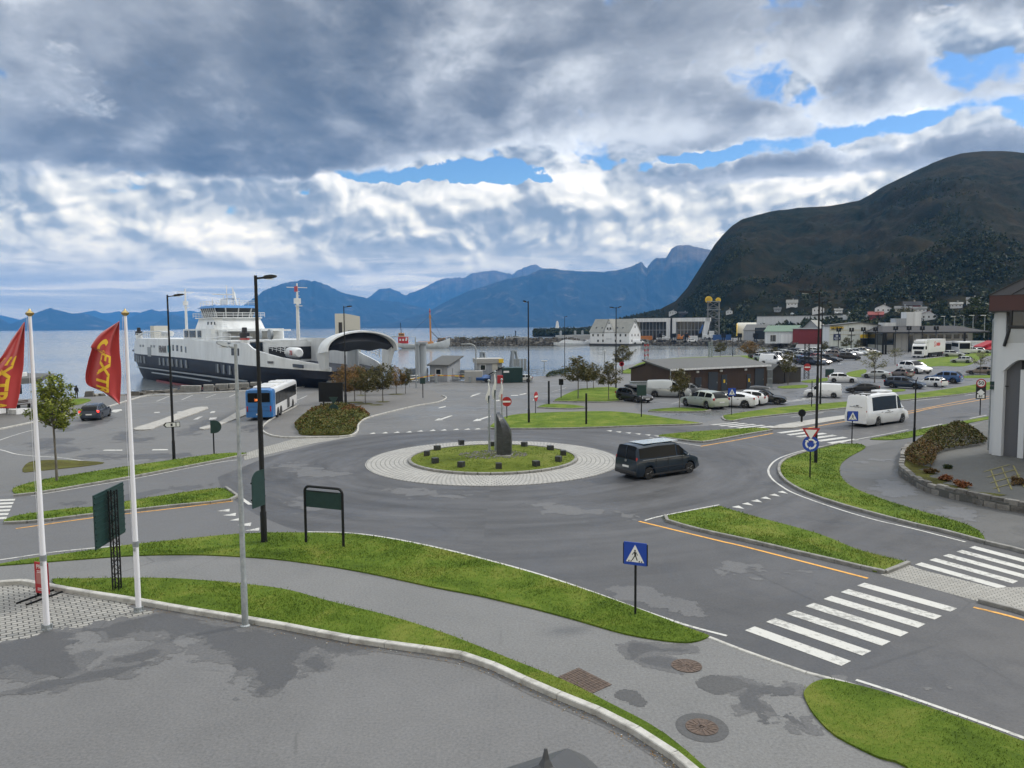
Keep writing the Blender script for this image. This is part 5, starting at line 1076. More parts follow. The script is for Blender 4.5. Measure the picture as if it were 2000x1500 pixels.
hh=w*.16;mb=MB();mb.plate([(-w*.5,0),(-w*.36,-hh),(w*.5,-hh),(w*.5,hh),(-w*.36,hh)],-.02,.02);p=mb.build('panel',M['signblack'],t);mb=MB();mb.plate([(-w*.40,0),(-w*.29,-hh*.8),(w*.47,-hh*.8),(w*.47,hh*.8),(-w*.29,hh*.8)],-.026,-.021);mb.build('field',M['signwhite'],p)
text_mesh('1',hh*2.0,M['signblack'],'number',.004,p,Matrix.Translation((w*.26,-.032,0)),bold=.01);mb=MB();mb.bbox((0,-.03,0),(w*.12,.01,hh*1.1),.004);mb.build('bus_symbol',M['signblack'],p)
b=G(1914,811);h=HT(b,1916,740);t=thing('speed_sign','speed limit 50 sign above a priority diamond and a 61 plate','speed sign',b,-.5);r=.42
mb=MB();mb.tube([(0,.06,0),(0,.06,h-.1)],.05,8);mb.build('pole',M['blackmetal'],t)
z=HT(b,1915,779);mb=MB();mb.plate([(-r,z),(r,z),(r,h-r)]+[(r*math.cos(a),h-r+r*math.sin(a))for a in np.linspace(.1,PI-.1,13)]+[(-r,h-r)],-.01,.02);bp=mb.build('back_board',M['signblack'],t)
zc=h-r;mb=MB();disc(mb,r,-.025,-.012,zc);p=mb.build('limit_disc',M['signred'],t,40);mb=MB();disc(mb,r*.76,-.030,-.026,zc);mb.build('disc_field',M['signwhite'],p,40);text_mesh('50',.50,M['signblack'],'number',.004,p,Matrix.Translation((0,-.036,zc)),bold=.012)
zd=zc-.9;q=.33;mb=MB();mb.plate([(-q,zd),(0,zd-q),(q,zd),(0,zd+q)],-.018,-.012);mb.build('diamond',M['signwhite'],t);zp=z+.26;mb=MB();mb.box((0,-.016,zp),(.62,.01,.36));p=mb.build('number_plate',M['signwhite'],t);text_mesh('61',.36,M['signblack'],'number',.004,p,Matrix.Translation((0,-.026,zp)),bold=.01)
M['flagred']=material('red_flag_cloth',(.34,.022,.022),.8,fn=lambda t,b:(b.inputs.__getitem__('Sheen Weight').__setattr__('default_value',.3),t.put(b.inputs['Base Color'],t.mix(t.noise(objco(t),2.0,4,.6),(.30,.016,.020),(.40,.034,.030)))))
M['flagyellow']=material('flag_yellow_print',(.66,.42,.03),.8)
def flagpole(base,top,label):
    b=G(*base);h=HT(b,*top);t=thing('flagpole',label,'flagpole',b,0,'white flagpoles on the paved forecourt');hf=h-.22
    mb=MB();mb.lathe([(.085,.05),(.083,2.2),(.078,2.25),(.045,hf)],16);mb.build('pole',M['whitepole'],t,60)
    mb=MB();mb.lathe([(.045,hf),(.11,hf+.06),(.115,hf+.10),(.04,hf+.16),(.02,hf+.22)],12);mb.build('finial',M['gold'],t,50)
    mb=MB();mb.lathe([(.14,.0),(.14,.05),(.10,.06),(.10,.16),(.088,.17)],14);[mb.box((.12*math.cos(a),.12*math.sin(a),.10),(.05,.05,.14),a)for a in(.4,1.97,3.54,5.1)];mb.build('base_clamp',M['galv'],t)
    mb=MB();mb.lathe([(.095,2.12),(.095,2.3)],14);mb.box((-.0,-.10,2.05),(.07,.03,.10));mb.build('cleat_collar',M['galv'],t)
    mb=MB();mb.tube([(-.09,0,2.1),(-.13,0,h*.55),(-.09,0,hf-.02)],.006,5);mb.build('halyard',M['whitepole'],t)
    return b,h
def flag(grid_px,d0,label,text,spec):
    """cloth hung from a pole: rows of pixel points from the hoist outward give its folds their silhouette; depth ripples are real"""
    R_=len(grid_px);rows=[]
    for i,(hp,fp)in enumerate(grid_px):
        v=i/(R_-1);row=[]
        for j in range(25):
            u_=j/24;px=hp[0]+(fp[0]-hp[0])*u_;py=hp[1]+(fp[1]-hp[1])*u_
            dep=d0+.22*u_*math.sin(u_*7+v*3.0)+.10*u_*math.sin(u_*13-v*6)
            row.append(AT(px,py,dep))
        rows.append(row)
    pts=[[None]*25 for _ in range(0)];cols=[catmull([rows[i][j]for i in range(R_)],6)for j in range(25)];nv=len(cols[0])
    th=.004;me=MB();V=[cols[j][i]for i in range(nv)for j in range(25)]
    F=[(i*25+j,i*25+j+1,(i+1)*25+j+1,(i+1)*25+j)for i in range(nv-1)for j in range(24)]
    base=V[0].copy();t=thing('flag',label,'flag',base,0,'red flags on the forecourt poles')
    me.add([p-base for p in V],F);o=me.build('cloth',M['flagred'],t,180);sm=o.modifiers.new('thickness','SOLIDIFY');sm.thickness=.012;sm.offset=0
    def S(u_,v):
        j=max(0,min(23.999,u_*24));i=max(0,min(nv-1.001,v*(nv-1)));j0,i0=int(j),int(i);a,c=j-j0,i-i0
        p=(cols[j0][i0]*(1-a)+cols[j0+1][i0]*a)*(1-c)+(cols[j0][i0+1]*(1-a)+cols[j0+1][i0+1]*a)*c;return p
    for(txt,u0,v0,v1,su)in text:
        cv=bpy.data.curves.new('lettering','FONT');cv.body=txt;cv.size=1;cv.offset=.03;cv.resolution_u=2;cv.align_x='LEFT'
        to=bpy.data.objects.new('l',cv);m2=bpy.data.meshes.new_from_object(to);bpy.data.objects.remove(to)
        bm=bmesh.new();bm.from_mesh(m2);bmesh.ops.triangulate(bm,faces=bm.faces);
        for _ in range(3):
            ed=[e for e in bm.edges if e.calc_length()>.12]
            if ed:bmesh.ops.subdivide_edges(bm,edges=ed,cuts=1,use_grid_fill=False);bmesh.ops.triangulate(bm,faces=bm.faces)
        xs=[v.co.x for v in bm.verts];x0,x1=min(xs),max(xs);ys=[v.co.y for v in bm.verts];y0,y1=min(ys),max(ys);off=Vector((-base.x,-base.y,0)).normalized()*.012
        for v in bm.verts:
            vv=v0+(v.co.x-x0)/(x1-x0)*(v1-v0);uu=u0-(v.co.y-y0)/(y1-y0)*su
            v.co=S(uu,vv)-base+off
        bm.to_mesh(m2);bm.free();m2.materials.clear();m2.materials.append(M['flagyellow']);lo=bpy.data.objects.new('lettering',m2);COL.objects.link(lo);lo.parent=t
    if spec:
        mb=MB()
        def band(uv,w):
            L=[]
            for i,(a,c)in enumerate(uv):
                q=uv[min(i+1,len(uv)-1)];p_=uv[max(i-1,0)];du,dv=q[0]-p_[0],(q[1]-p_[1])*2.2;n_=math.hypot(du,dv);L.append(((a-dv/n_*w,c+du/n_*w/2.2),(a+dv/n_*w,c-du/n_*w/2.2)))
            off=Vector((-base.x,-base.y,0)).normalized()*.012;vs=[S(*q)-base+off for l in L for q in l];mb.add(vs,[(2*i,2*i+1,2*i+3,2*i+2)for i in range(len(L)-1)])
        band([(spec[0]+spec[2]*math.cos(a),spec[1]+spec[2]*.42*math.sin(a))for a in np.linspace(-2.4,1.9,14)],.045);band([(spec[0]+.06+spec[2]*.7*math.cos(a),spec[1]+.07+spec[2]*.3*math.sin(a))for a in np.linspace(.2,4.0,12)],.04);mb.build('emblem',M['flagyellow'],t)
    return t
b1,h1=flagpole((92,1230),(53,603),'left white flagpole, beside the red price board');b2,h2=flagpole((271,1195),(240,603),'second white flagpole from the left, by the corner of the paving')
d1,d2=math.hypot(b1.x,b1.y),math.hypot(b2.x,b2.y)
flag([((233,627),(231,629)),((233,660),(196,652)),((234,690),(178,676)),((236,706),(179,682)),((237,730),(172,707)),((236,755),(167,735)),((235,775),(172,752)),((234,784),(198,763)),((234,790),(232,788))],d2-.15,'red flag with yellow letters EXTR and a looped emblem, blown left from the second pole',[('EXTR',.70,.36,.80,.36)],(.60,.24,.15))
flag([((48,629),(46,631)),((48,660),(22,665)),((47,690),(2,698)),((46,715),(-22,722)),((42,740),(-34,745)),((39,765),(-38,768)),((35,785),(-36,789)),((31,798),(-28,797))],d1-.15,'red flag at the left picture edge with yellow letters EXTRA, partly cut off',[('EXTRA',.80,.30,1.0,.50)],None)
b=G(84,1166);h=HT(b,81,1098);t=thing('price_board','red pavement board headed PRIS on black feet behind the left flagpole','pavement sign',b,math.radians(-20));w=.62
mb=MB();mb.bbox((0,0,(h+.12)/2),(w,.05,h-.12),.02);p=mb.build('panel',M['signred'],t);pz=(h+.12)/2
pink=material('board_print',(.62,.50,.50),.6);text_mesh('PRIS',.20,pink,'lettering',.003,p,Matrix.Translation((-.02,-.032,h-.16)),bold=.006)
mb=MB();mb.box((0,-.03,pz-.02),(w*.72,.006,.38));mb.build('picture',material('board_picture',(.40,.16,.15),.6),p);mb=MB();[mb.box((0,-.03,zz),(w*.6,.006,.03))for zz in(h-.30,h-.35,.30,.24)];mb.build('small_print',pink,p)
mb=MB();mb.box((-w*.36,0,.06),(.06,.06,.12));mb.box((w*.36,0,.06),(.06,.06,.12));[mb.box((x,y,.03),(.05,.75,.05))for x in(-w*.36,w*.36)for y in(-.4,.4)];mb.build('foot',M['blackmetal'],t)
b=G(985,888,.42);d=math.hypot(b.x,b.y);zt=HT(b,975,806);sl_=material('dark_slate',(.030,.034,.038),.35,fn=lambda t,b:(t.put(b.inputs['Base Color'],t.ramp(t.noise(t.mapping(objco(t),(0,0,0),(0,0,0),(1,1,2.5)),2.2,6,.7),[(.35,(.020,.023,.026)),(.65,(.055,.06,.064))])),t.put(b.inputs['Normal'],t.bump(t.noise(objco(t),5,6,.7),.5,.05))))
t=thing('standing_stone','dark slate standing stone with a curved sail-like top edge in the middle of the roundabout','monument',(b.x,b.y,.40),math.radians(-8));H_=zt-.40
W0,T0=(AT(999,888,d)-AT(971,888,d)).length,.9
R_=[]
for k in np.linspace(0,1,15):
    z=H_*k;right=W0*.5 if k<.42 else W0*.5-W0*.95*((k-.42)/.58)**1.9;left=-W0*.5;right=max(right,left+.10)
    f=.16*W0;R_.append([(left,-T0*.35,z),(left+(right-left)*.50,-T0*.55,z),(right,-T0*.2,z),(right,T0*.4,z),(left,T0*.45,z)])
mb=MB();mb.loft(R_);mb.build('stone',sl_,t,25);mb=MB();mb.bbox((0,0,-.05),(W0*1.15,T0*1.4,.2),.04);mb.build('footing',M['granite'],t)
wf=material('white_flag_cloth',(.62,.63,.62),.8);gf=material('dark_flag_stripe',(.03,.05,.05),.8);rf_=material('pale_red_stripe',(.45,.16,.12),.8)
for i,(bx,by,ty,lab)in enumerate([(956,884,744,'left grey flagpole beside the standing stone, with a furled flag'),(968,881,727,'tallest middle flagpole at the standing stone, with a furled white flag'),(981,878,742,'right flagpole partly behind the standing stone, with a furled flag')]):
    bb_=G(bx,by,.42);top=HT(bb_,bx-2,ty)-.42;t=thing('flagpole',lab,'flagpole',(bb_.x,bb_.y,.40),0,'grey flagpoles on the roundabout')
    mb=MB();mb.lathe([(.085,0),(.08,.9),(.065,1.2),(.05,top)],10);mb.build('pole',M['galv'],t,60);mb=MB();mb.lathe([(.06,top),(.10,top+.06),(.02,top+.14)],10);mb.build('finial',M['galv'],t)
    f=thing('furled_flag',['white and dark furled flag hanging on the left roundabout pole','white and dark furled flag on the tallest roundabout pole','white and pale red furled flag on the right roundabout pole'][i],'flag',(bb_.x-.04,bb_.y-.10,.40+top-.1),0,'furled flags on the roundabout poles')
    L=1.35 if i!=1 else 1.7;R_=[]
    for k in np.linspace(0,1,12):
        rr=.02+.11*min(1,k*1.3)*(1-max(0,k-.78)*3.2);R_.append([(rr*(1+.28*math.sin(3*a+k*5))*math.cos(a)+.05*math.sin(k*6),.7*rr*(1+.28*math.sin(3*a+k*5))*math.sin(a),-L*k)for a in np.linspace(0,2*PI,14,endpoint=False)])
    mb=MB();mb.loft(R_)
    mb.m=[1 if(z:=sum(mb.v[q][2]for q in f_)/len(f_))<-L*.62 and sum(mb.v[q][0]for q in f_)/len(f_)>-.02 else 0 for f_ in mb.f]
    mb.build('cloth',[wf,gf if i<2 else rf_],f,50)
cubes=[(901,868),(854,879),(834,890),(850,904),(901,911),(974,914),(1047,910),(1091,901),(1100,889),(1075,879),(1024,872),(961,872)]
for i,(x,y)in enumerate(cubes):
    p=G(x,y,.25);p=G(x,y,islez((p.x,p.y,0)));mb=MB();mb.bbox((0,0,.21),(.42,.42,.42),.012)
    if i==0:cm_=material('black_stone',(.018,.019,.020),.45,fn=lambda t,b:t.put(b.inputs['Base Color'],t.ramp(t.noise(objco(t),6,5,.7),[(.3,(.013,.014,.015)),(.7,(.04,.042,.042))])));cube0=mb.mesh('stone_cube',cm_)
    o=bpy.data.objects.new('stone_cube',cube0);COL.objects.link(o);o.location=(p.x,p.y,islez(p)-.03);o.rotation_euler=(0,0,math.atan2(p.y-RC.y,p.x-RC.x));o.scale=(.88,)*3
    tag(o,'black stone cube standing in the ring at the edge of the roundabout lawn','stone cube','ring of black stone cubes')
def leafmat(name,a,b_,c):
    def fn(t,b):
        n=t.noise(objco(t),1.6,3,.6);oi=t.new('ShaderNodeNewGeometry').outputs['Random Per Island']
        f=t.math('ADD',t.math('MULTIPLY',n,.55),t.math('MULTIPLY',oi,.45));t.put(b.inputs['Base Color'],t.ramp(f,[(.28,a),(.5,b_),(.74,c)]))
        b.inputs['Subsurface Weight'].default_value=0;b.inputs['Specular IOR Level'].default_value=.25
    return material(name,b_,.7,fn=fn)
M['bark']=material('grey_bark',(.11,.10,.085),.9,fn=lambda t,b:t.put(b.inputs['Base Color'],t.ramp(t.noise(t.mapping(objco(t),(0,0,0),(0,0,0),(1,1,.25)),14,5,.7),[(.3,(.06,.055,.045)),(.7,(.18,.165,.14))])))
LEAF=dict(autumn=leafmat('autumn_leaves',(.10,.075,.022),(.19,.12,.038),(.27,.14,.05)),green=leafmat('fresh_green_leaves',(.075,.11,.010),(.14,.175,.022),(.24,.26,.045)),olive=leafmat('olive_leaves',(.045,.05,.014),(.085,.082,.024),(.13,.10,.035)),pale=leafmat('pale_green_leaves',(.10,.115,.045),(.17,.17,.085),(.27,.25,.15)),dark=leafmat('dark_leaves',(.018,.030,.010),(.034,.050,.015),(.06,.075,.022)),russet=leafmat('russet_leaves',(.10,.030,.016),(.17,.060,.022),(.22,.10,.03)))
def leaves(mb,centres,n,r,size,rnd,flat=.75):
    N=len(centres)
    for k in range(n):
        c=centres[rnd.randrange(N)];d=Vector((rnd.gauss(0,1),rnd.gauss(0,1),rnd.gauss(0,1)*flat));d=d.normalized()*(rnd.random()**.5)*r*rnd.uniform(.6,1.15)
        p=c+d;a=Vector((rnd.gauss(0,1),rnd.gauss(0,1),rnd.gauss(0,.6))).normalized();q=a.cross(Vector((rnd.gauss(0,1),rnd.gauss(0,1),rnd.gauss(0,1)))).normalized();s=size*rnd.uniform(.6,1.35)
        mb.add([p-a*s,p+q*s*.45,p+a*s,p-q*s*.45],[(0,1,2,3)])
TREES={}
def tree_proto(key,h,cw,ch,n,size,seed,lm,trunk=.07,clumps=26,gap=.42,stake=0):
    r=random.Random(seed);tr=MB();fork=h-ch*.86;top=Vector((r.uniform(-.1,.1),r.uniform(-.1,.1),h*.94));tr.tube([(0,0,0),(.02,0,fork*.5),(0.03,.02,fork),tuple(Vector((.02,0,fork)).lerp(top,.55)),tuple(top)],[trunk*1.25,trunk,trunk*.9,trunk*.5,.012],7)
    cs=[]
    for i in range(clumps):
        a=i*2.399+r.uniform(-.4,.4);f=r.random();z=fork+ch*.10+(ch*.86)*f;prof=math.sin(PI*min(1,max(.05,(f*.80+.16))))**.7;rad=cw/2*prof*r.uniform(.45,1.0)
        tip=Vector((math.cos(a)*rad,math.sin(a)*rad,z));st=Vector((.02,0,fork+(z-fork)*r.uniform(.15,.5)))
        mid=st.lerp(tip,.5)+Vector((0,0,-.04*rad));tr.tube([tuple(st),tuple(mid),tuple(tip)],[trunk*.36,trunk*.24,.008],5);cs.append(tip);cs.append(st.lerp(tip,.72))
    lf=MB();leaves(lf,cs,n,cw*.115+gap*.10,size,r)
    TREES[key]=(tr.mesh('trunk',M['bark'],60),lf.mesh('crown',LEAF[lm]),h)
def tree(key,base,top,label,group=None,rz=0,wide=1.0,cat='tree',name='young_tree',ground=0.0):
    b=G(base[0],base[1],ground);h=HT(b,*top)-ground;t0,c0,H0=TREES[key];s=h/H0
    t=thing(name,label,cat,b,rz,group);t.scale=(s*wide,s*wide,s);sub('trunk',t0,t);sub('crown',c0,t);return t
tree_proto('A',5.0,4.6,3.9,3000,.13,3,'autumn',.07,40);tree_proto('B',5.0,4.2,3.8,2700,.13,4,'olive',.065,36);tree_proto('C',5.0,3.6,3.2,620,.13,5,'pale',.06,26);tree_proto('D',5.0,2.5,2.9,4200,.085,6,'green',.055,40);tree_proto('E',5.0,4.2,3.3,2200,.13,8,'olive',.06,30)
gA='autumn trees of the ferry plaza'
tree('A',(676-3,788),(684,722),'autumn tree with brown leaves tight against the plaza lamp post',gA,.3,.9);tree('A',(713-20,783),(700,722),'brown autumn tree second from the plaza lamp, above its own grass patch',gA,1.7,1.0);tree('B',(714,790),(714,722),'olive-brown autumn tree nearest the shrub bed, in a grass patch',gA,2.9,1.0)
tree('B',(748,785),(747,715),'thin-topped autumn tree in the middle of the plaza',gA,4.1,1.05);tree('A',(774,770),(775,722),'autumn tree behind the middle plaza tree, by the red-lit ramp',gA,5.0,1.0);tree('B',(792,769),(791,722),'autumn tree at the end of the plaza row next to the barrier',gA,.8,.85);tree('A',(707-2,771),(703,724),'autumn tree at the back of the plaza left side',gA,2.2,.9)
gB='sparse trees on the harbour lawn'
tree('E',(1129,778),(1127,704),'spreading olive tree on the lawn nearest the harbour road',gB,.5,1.15,ground=.09);tree('B',(1147,760),(1147,718),'small olive tree behind the spreading tree on the harbour lawn',gB,2.5,1.2,ground=.09);tree('B',(1159,758),(1160,712),'olive tree close to the double lamp on the harbour lawn',gB,1.0,1.0,ground=.09);tree('E',(1189,780),(1188,714),'open-crowned tree on the lawn beside the black estate car',gB,3.3,1.05,ground=.09)
tree('E',(1216,730),(1213,680),'sparse tree standing at the water edge below the white warehouse',gB,2.0,1.3);tree('E',(1407,700),(1406,672),'dark bushy tree behind the brown shed roof',gB,2.0,1.4);tree('A',(1463,702),(1464,670),'rust-tinted tree behind the right end of the brown shed roof',gB,1.0,1.4)
gC='young car park trees'
tree('E',(1327,796),(1337,728),'young tree with thin foliage in front of the silver work van',gC,1.1,1.0,ground=.09);tree('E',(1539,752),(1542,694),'rusty young tree in front of the small dark hut',gC,4.0,1.0);tree('C',(1708,747),(1708,690),'pale-leaved young tree hiding the silver saloon',gC,.6,1.45);tree('C',(1748,712),(1749,682),'pale sparse tree beside the white hatchback in the back bay',gC,2.6,1.6);tree('C',(1914,732),(1914,690),'pale wide young tree in front of the grey-brown estate car',gC,3.6,1.3)
tree('E',(1513,700),(1514,680),'low pale tree at the near end of the far car rows',gC,3.0,1.3);tree('C',(1490,702),(1489,680),'low pale tree beside the small dark hut and harbour',gC,4.4,1.4);tree('B',(1610,692),(1610,668),'small green-yellow tree in front of the red building',gC,0,1.0);tree('E',(1653,688),(1654,662),'scrappy tree by the hardware store wall',gC,2,1.3);tree('E',(1676,688),(1686,666),'yellowing tree at the dark opening of the hardware store',gC,3,1.1)
tree('D',(111,938),(108,748),'slim tree with fresh green leaves in the left verge',None,2.0,1.0,ground=.09)
tree('D',(102,792),(103,752),'small green tree behind the slim verge tree, beside the kiosk',None,.4,1.0)
for x,y,rx in[(712,789,18),(695,786,16),(747,785,15),(775,770,16),(707,772,10),(735,791,14)]:
    c=G(x,y);r=G(x+rx,y).x-c.x;rr=random.Random(x);sheet('lawn_patch',[c+Vector((r*math.cos(a)*rr.uniform(.85,1.1),r*.8*math.sin(a)*rr.uniform(.85,1.1),0))for a in np.linspace(0,2*PI,20,endpoint=False)],Z3,M['moss'])
def shrubbery(name,pts,h,n,label,cat,mats,size=.09,seed=1,z0=0.0,split=None,core_=True):
    P=catmull(GP(pts,z0),4,True);A=np.array([(p.x,p.y)for p in P]);r=np.random.default_rng(seed);lo,hi=A.min(0),A.max(0);out=[]
    while len(out)<n:
        q=lo+(hi-lo)*r.random((n,2));ins=np.zeros(n,bool);dist=np.full(n,1e9)
        for(x0,y0),(x1,y1)in zip(A,np.roll(A,-1,0)):
            ins^=((y0>q[:,1])!=(y1>q[:,1]))&(q[:,0]<(x1-x0)*(q[:,1]-y0)/((y1-y0)or 1e-9)+x0)
            dx,dy=x1-x0,y1-y0;tt=np.clip(((q[:,0]-x0)*dx+(q[:,1]-y0)*dy)/(dx*dx+dy*dy+1e-9),0,1);dist=np.minimum(dist,np.hypot(q[:,0]-x0-tt*dx,q[:,1]-y0-tt*dy))
        for(x,y),i,dd in zip(q,ins,dist):
            if i:out.append((x,y,dd))
    mb=MB();rr=random.Random(seed);q=np.array(out[:n]);hh=h*(0.55+.9*(fbm(q[:,0]*.9,q[:,1]*.9,seed,4)-.0))*np.clip(q[:,2]/(h*.9),.15,1)**.6
    mn=fbm(q[:,0]*.35+5,q[:,1]*.35,seed+3,3)
    for(x,y,dd),hz_,mnv in zip(q,hh,mn):
        z=z0+hz_*rr.uniform(.35,1.0)**.6;p=Vector((x,y,z));a=Vector((rr.gauss(0,1),rr.gauss(0,1),rr.gauss(.4,.8))).normalized();b_=a.cross(Vector((rr.gauss(0,1),rr.gauss(0,1),rr.gauss(0,1)))).normalized();s=size*rr.uniform(.6,1.4)
        m=0
        if split:m=1 if split(p,mnv,rr)else 0
        mb.add([p-a*s,p+b_*s*.4,p+a*s,p-b_*s*.4],[(0,1,2,3)],m)
    core=MB();R_=[]
    cen=A.mean(0)
    for f,zz in((1,.02),(.93,h*.35),(.75,h*.62),(.4,h*.75),(.05,h*.8)):R_.append([(cen[0]+(x-cen[0])*f,cen[1]+(y-cen[1])*f,z0+zz*.9)for x,y in A])
    t=thing(name,label,cat,(cen[0],cen[1],z0));off=Matrix.Translation((-cen[0],-cen[1],-z0))
    if core_:core.loft(R_).xf(off).build('inner_growth',mats[0],t,180)
    mb.xf(off);o=mb.build('foliage',mats,t);return t
hedge_pts=[(577,828),(582,842),(590,850),(640,851),(680,850),(693,842),(700,830),(712,818),(722,812),(704,804),(656,797),(608,807)]
sxr=G(690,815).x
shrubbery('shrub_bed',hedge_pts,.85,15000,'low olive shrub bed with a rusty orange patch beside the plaza kerb','shrub bed',[leafmat('bed_leaves',(.038,.052,.010),(.082,.092,.016),(.14,.125,.028)),leafmat('bed_rust',(.10,.048,.016),(.15,.065,.02),(.20,.10,.03))],.10,3,split=lambda p,n,r:r.random()<(.85 if(p.x>sxr-1.5 and p.y>G(690,812).y-1)else.06+.3*(n>.58)))
def blades(polys,n_per_m2,zf,size,mat,maxd=60,seed=0):
    r=np.random.default_rng(seed);allp=[]
    for P in polys:
        A=np.array([(p.x,p.y)for p in P]);lo,hi=A.min(0),A.max(0);c=A.mean(0)
        if np.hypot(*A.T).min()>maxd:continue
        n=int((hi-lo).prod()*n_per_m2);n=min(n,400000);q=lo+(hi-lo)*r.random((n,2));ins=np.zeros(n,bool)
        for(x0,y0),(x1,y1)in zip(A,np.roll(A,-1,0)):ins^=((y0>q[:,1])!=(y1>q[:,1]))&(q[:,0]<(x1-x0)*(q[:,1]-y0)/((y1-y0)or 1e-9)+x0)
        d=np.hypot(q[:,0],q[:,1]);keep=ins&(d<maxd)&(r.random(n)<np.clip((22/np.maximum(d,1))**1.6,.05,1))&(np.abs(q[:,0])<q[:,1]*.72+3)&(q[:,1]>8);allp.append(q[keep])
    q=np.concatenate(allp);q=q[r.random(len(q))<np.clip((fbm(q[:,0]*.7+3,q[:,1]*.7,9,4)-.30)*3.2,.22,1)];n=len(q);q=q+r.normal(0,.06,(n,2));d=np.hypot(q[:,0],q[:,1]);a=r.random(n)*6.283;sc=np.clip(d/20,.8,2.4);hgt=size*r.uniform(.5,1.5,n)*(.75+.5*fbm(q[:,0]*.8,q[:,1]*.8,5,3))*np.clip(sc,.8,1.5);w=.007*sc*1.4;lean=r.normal(0,.5,(n,2))*hgt[:,None]
    z=np.array([zf(x,y)for x,y in q])if callable(zf)else np.full(n,zf)
    v=np.empty((n,3,3));v[:,0]=np.stack([q[:,0]-np.cos(a)*w,q[:,1]-np.sin(a)*w,z],1);v[:,1]=np.stack([q[:,0]+np.cos(a)*w,q[:,1]+np.sin(a)*w,z],1);v[:,2]=np.stack([q[:,0]+lean[:,0],q[:,1]+lean[:,1],z+hgt],1)
    me=bpy.data.meshes.new('grass');me.vertices.add(n*3);me.vertices.foreach_set('co',v.reshape(-1));me.loops.add(n*3);me.loops.foreach_set('vertex_index',np.arange(n*3));me.polygons.add(n);me.polygons.foreach_set('loop_start',np.arange(n)*3);me.update();me.validate();me.materials.append(mat)
    o=bpy.data.objects.new('grass',me);COL.objects.link(o);o['kind']='stuff';print('blades',n);return o
def blade_mat(t,b):
    o=objco(t);n=t.noise(o,.45,6,.7,.6);ri=t.new('ShaderNodeNewGeometry').outputs['Random Per Island']
    f=t.math('ADD',t.math('MULTIPLY_ADD',t.math('SUBTRACT',n,.5),1.25,.40),t.math('MULTIPLY',ri,.24));t.put(b.inputs['Base Color'],t.ramp(f,[(.34,(.045,.085,.008)),(.50,(.098,.165,.015)),(.68,(.165,.21,.032)),(.86,(.24,.22,.065))]));b.inputs['Specular IOR Level'].default_value=.2
M['blade']=material('grass_blades',(.09,.14,.02),.7,fn=blade_mat)
blades(VERGES[:4]+VERGES[9:14],560,.045,.042,M['blade'],75,1);blades([ISLE],300,lambda x,y:islez((x,y,0))-.01,.035,M['blade'],75,2)
_k=catmull(GP([(258,1181),(358,1199),(462,1217),(560,1234),(640,1250),(700,1261),(800,1275),(900,1291),(960,1311),(1050,1354),(1130,1388),(1200,1419),(1280,1467),(1340,1512)]),6)
for q,sd in(([(1215,1150),(1290,1168),(1330,1186),(1260,1172)],61),([(1250,1178),(1350,1192),(1380,1205),(1290,1196)],62),([(760,958),(840,962),(900,972),(800,970)],63),([(1040,985),(1180,1000),(1230,1012),(1100,1003)],64),([(560,975),(640,985),(660,1000),(580,990)],65),([(1420,1100),(1520,1112),(1560,1128),(1450,1118)],66),([(1700,1350),(1800,1340),(1860,1365),(1760,1372)],67),([(560,905),(660,925),(640,935),(570,920)],68)):blot(q,Z2,M['arm'],.14,seed=sd)
mb=MB();strip(mb,_k,.42,.0049);struct(mb.build('gutter_dirt',M['damp2']));_k=resample(_k,.05);_r=random.Random(31);mb=MB()
for q in range(900):
    p=_k[int(len(_k)*(1-_r.random()**1.6*.999))-1]+Vector((_r.gauss(-.05,.13),_r.gauss(-.05,.13),.012+_r.random()*.01));a=_r.random()*6.3;s=_r.uniform(.008,.028);u=Vector((math.cos(a),math.sin(a),_r.uniform(-.4,.4)))*s;v=Vector((-math.sin(a),math.cos(a),_r.uniform(-.3,.3)))*s*.6
    mb.add([p-u,p+v,p+u,p-v],[(0,1,2,3)],1 if _r.random()<.15 else 0)
o=mb.build('litter',[LEAF['autumn'],M['kerb']]);o['kind']='stuff'
def wallmat(name,c,vert=0.0,var=.12,rough=.7,band=None):
    def fn(t,b):
        o=objco(t);n=t.noise(o,.5,6,.65);n2=t.noise(t.mapping(o,(0,0,0),(0,0,0),(1,1,.12)),2.5,5,.65)
        f=t.math('ADD',1.0,t.math('ADD',t.math('MULTIPLY',t.math('SUBTRACT',n,.5),var*2),t.math('MULTIPLY',t.math('SUBTRACT',n2,.5),var*2)))
        if vert:
            w=t.new('ShaderNodeTexWave',wave_type='BANDS',bands_direction='DIAGONAL');t.put(w.inputs['Vector'],t.mapping(o,(0,0,0),(0,0,0),(1,1,.0)));w.inputs['Scale'].default_value=vert;w.inputs['Distortion'].default_value=0
            bx=t.noise(t.mapping(o,(0,0,0),(0,0,0),(vert*1.2,vert*1.2,.0)),1.0,1,.5);f=t.math('MULTIPLY',f,t.math('ADD',.72,t.math('MULTIPLY',bx,.56)))
            t.put(b.inputs['Normal'],t.bump(w.outputs['Fac'],.5,.03))
        cb=t.new('ShaderNodeCombineXYZ')
        for i in range(3):t.l.new(f,cb.inputs[i])
        t.put(b.inputs['Base Color'],t.mix(1.0,c,cb.outputs[0],'MULTIPLY'))
    return material(name,c,rough,fn=fn)
M['brownwood']=wallmat('dark_brown_cladding',(.048,.027,.018),3.2,.25);M['darkhut']=wallmat('black_brown_wood',(.035,.030,.027),3.2,.2);M['whitewood']=wallmat('white_timber',(.66,.67,.68),2.2,.06);M['greywall']=wallmat('grey_cladding',(.30,.32,.35),2.5,.08)
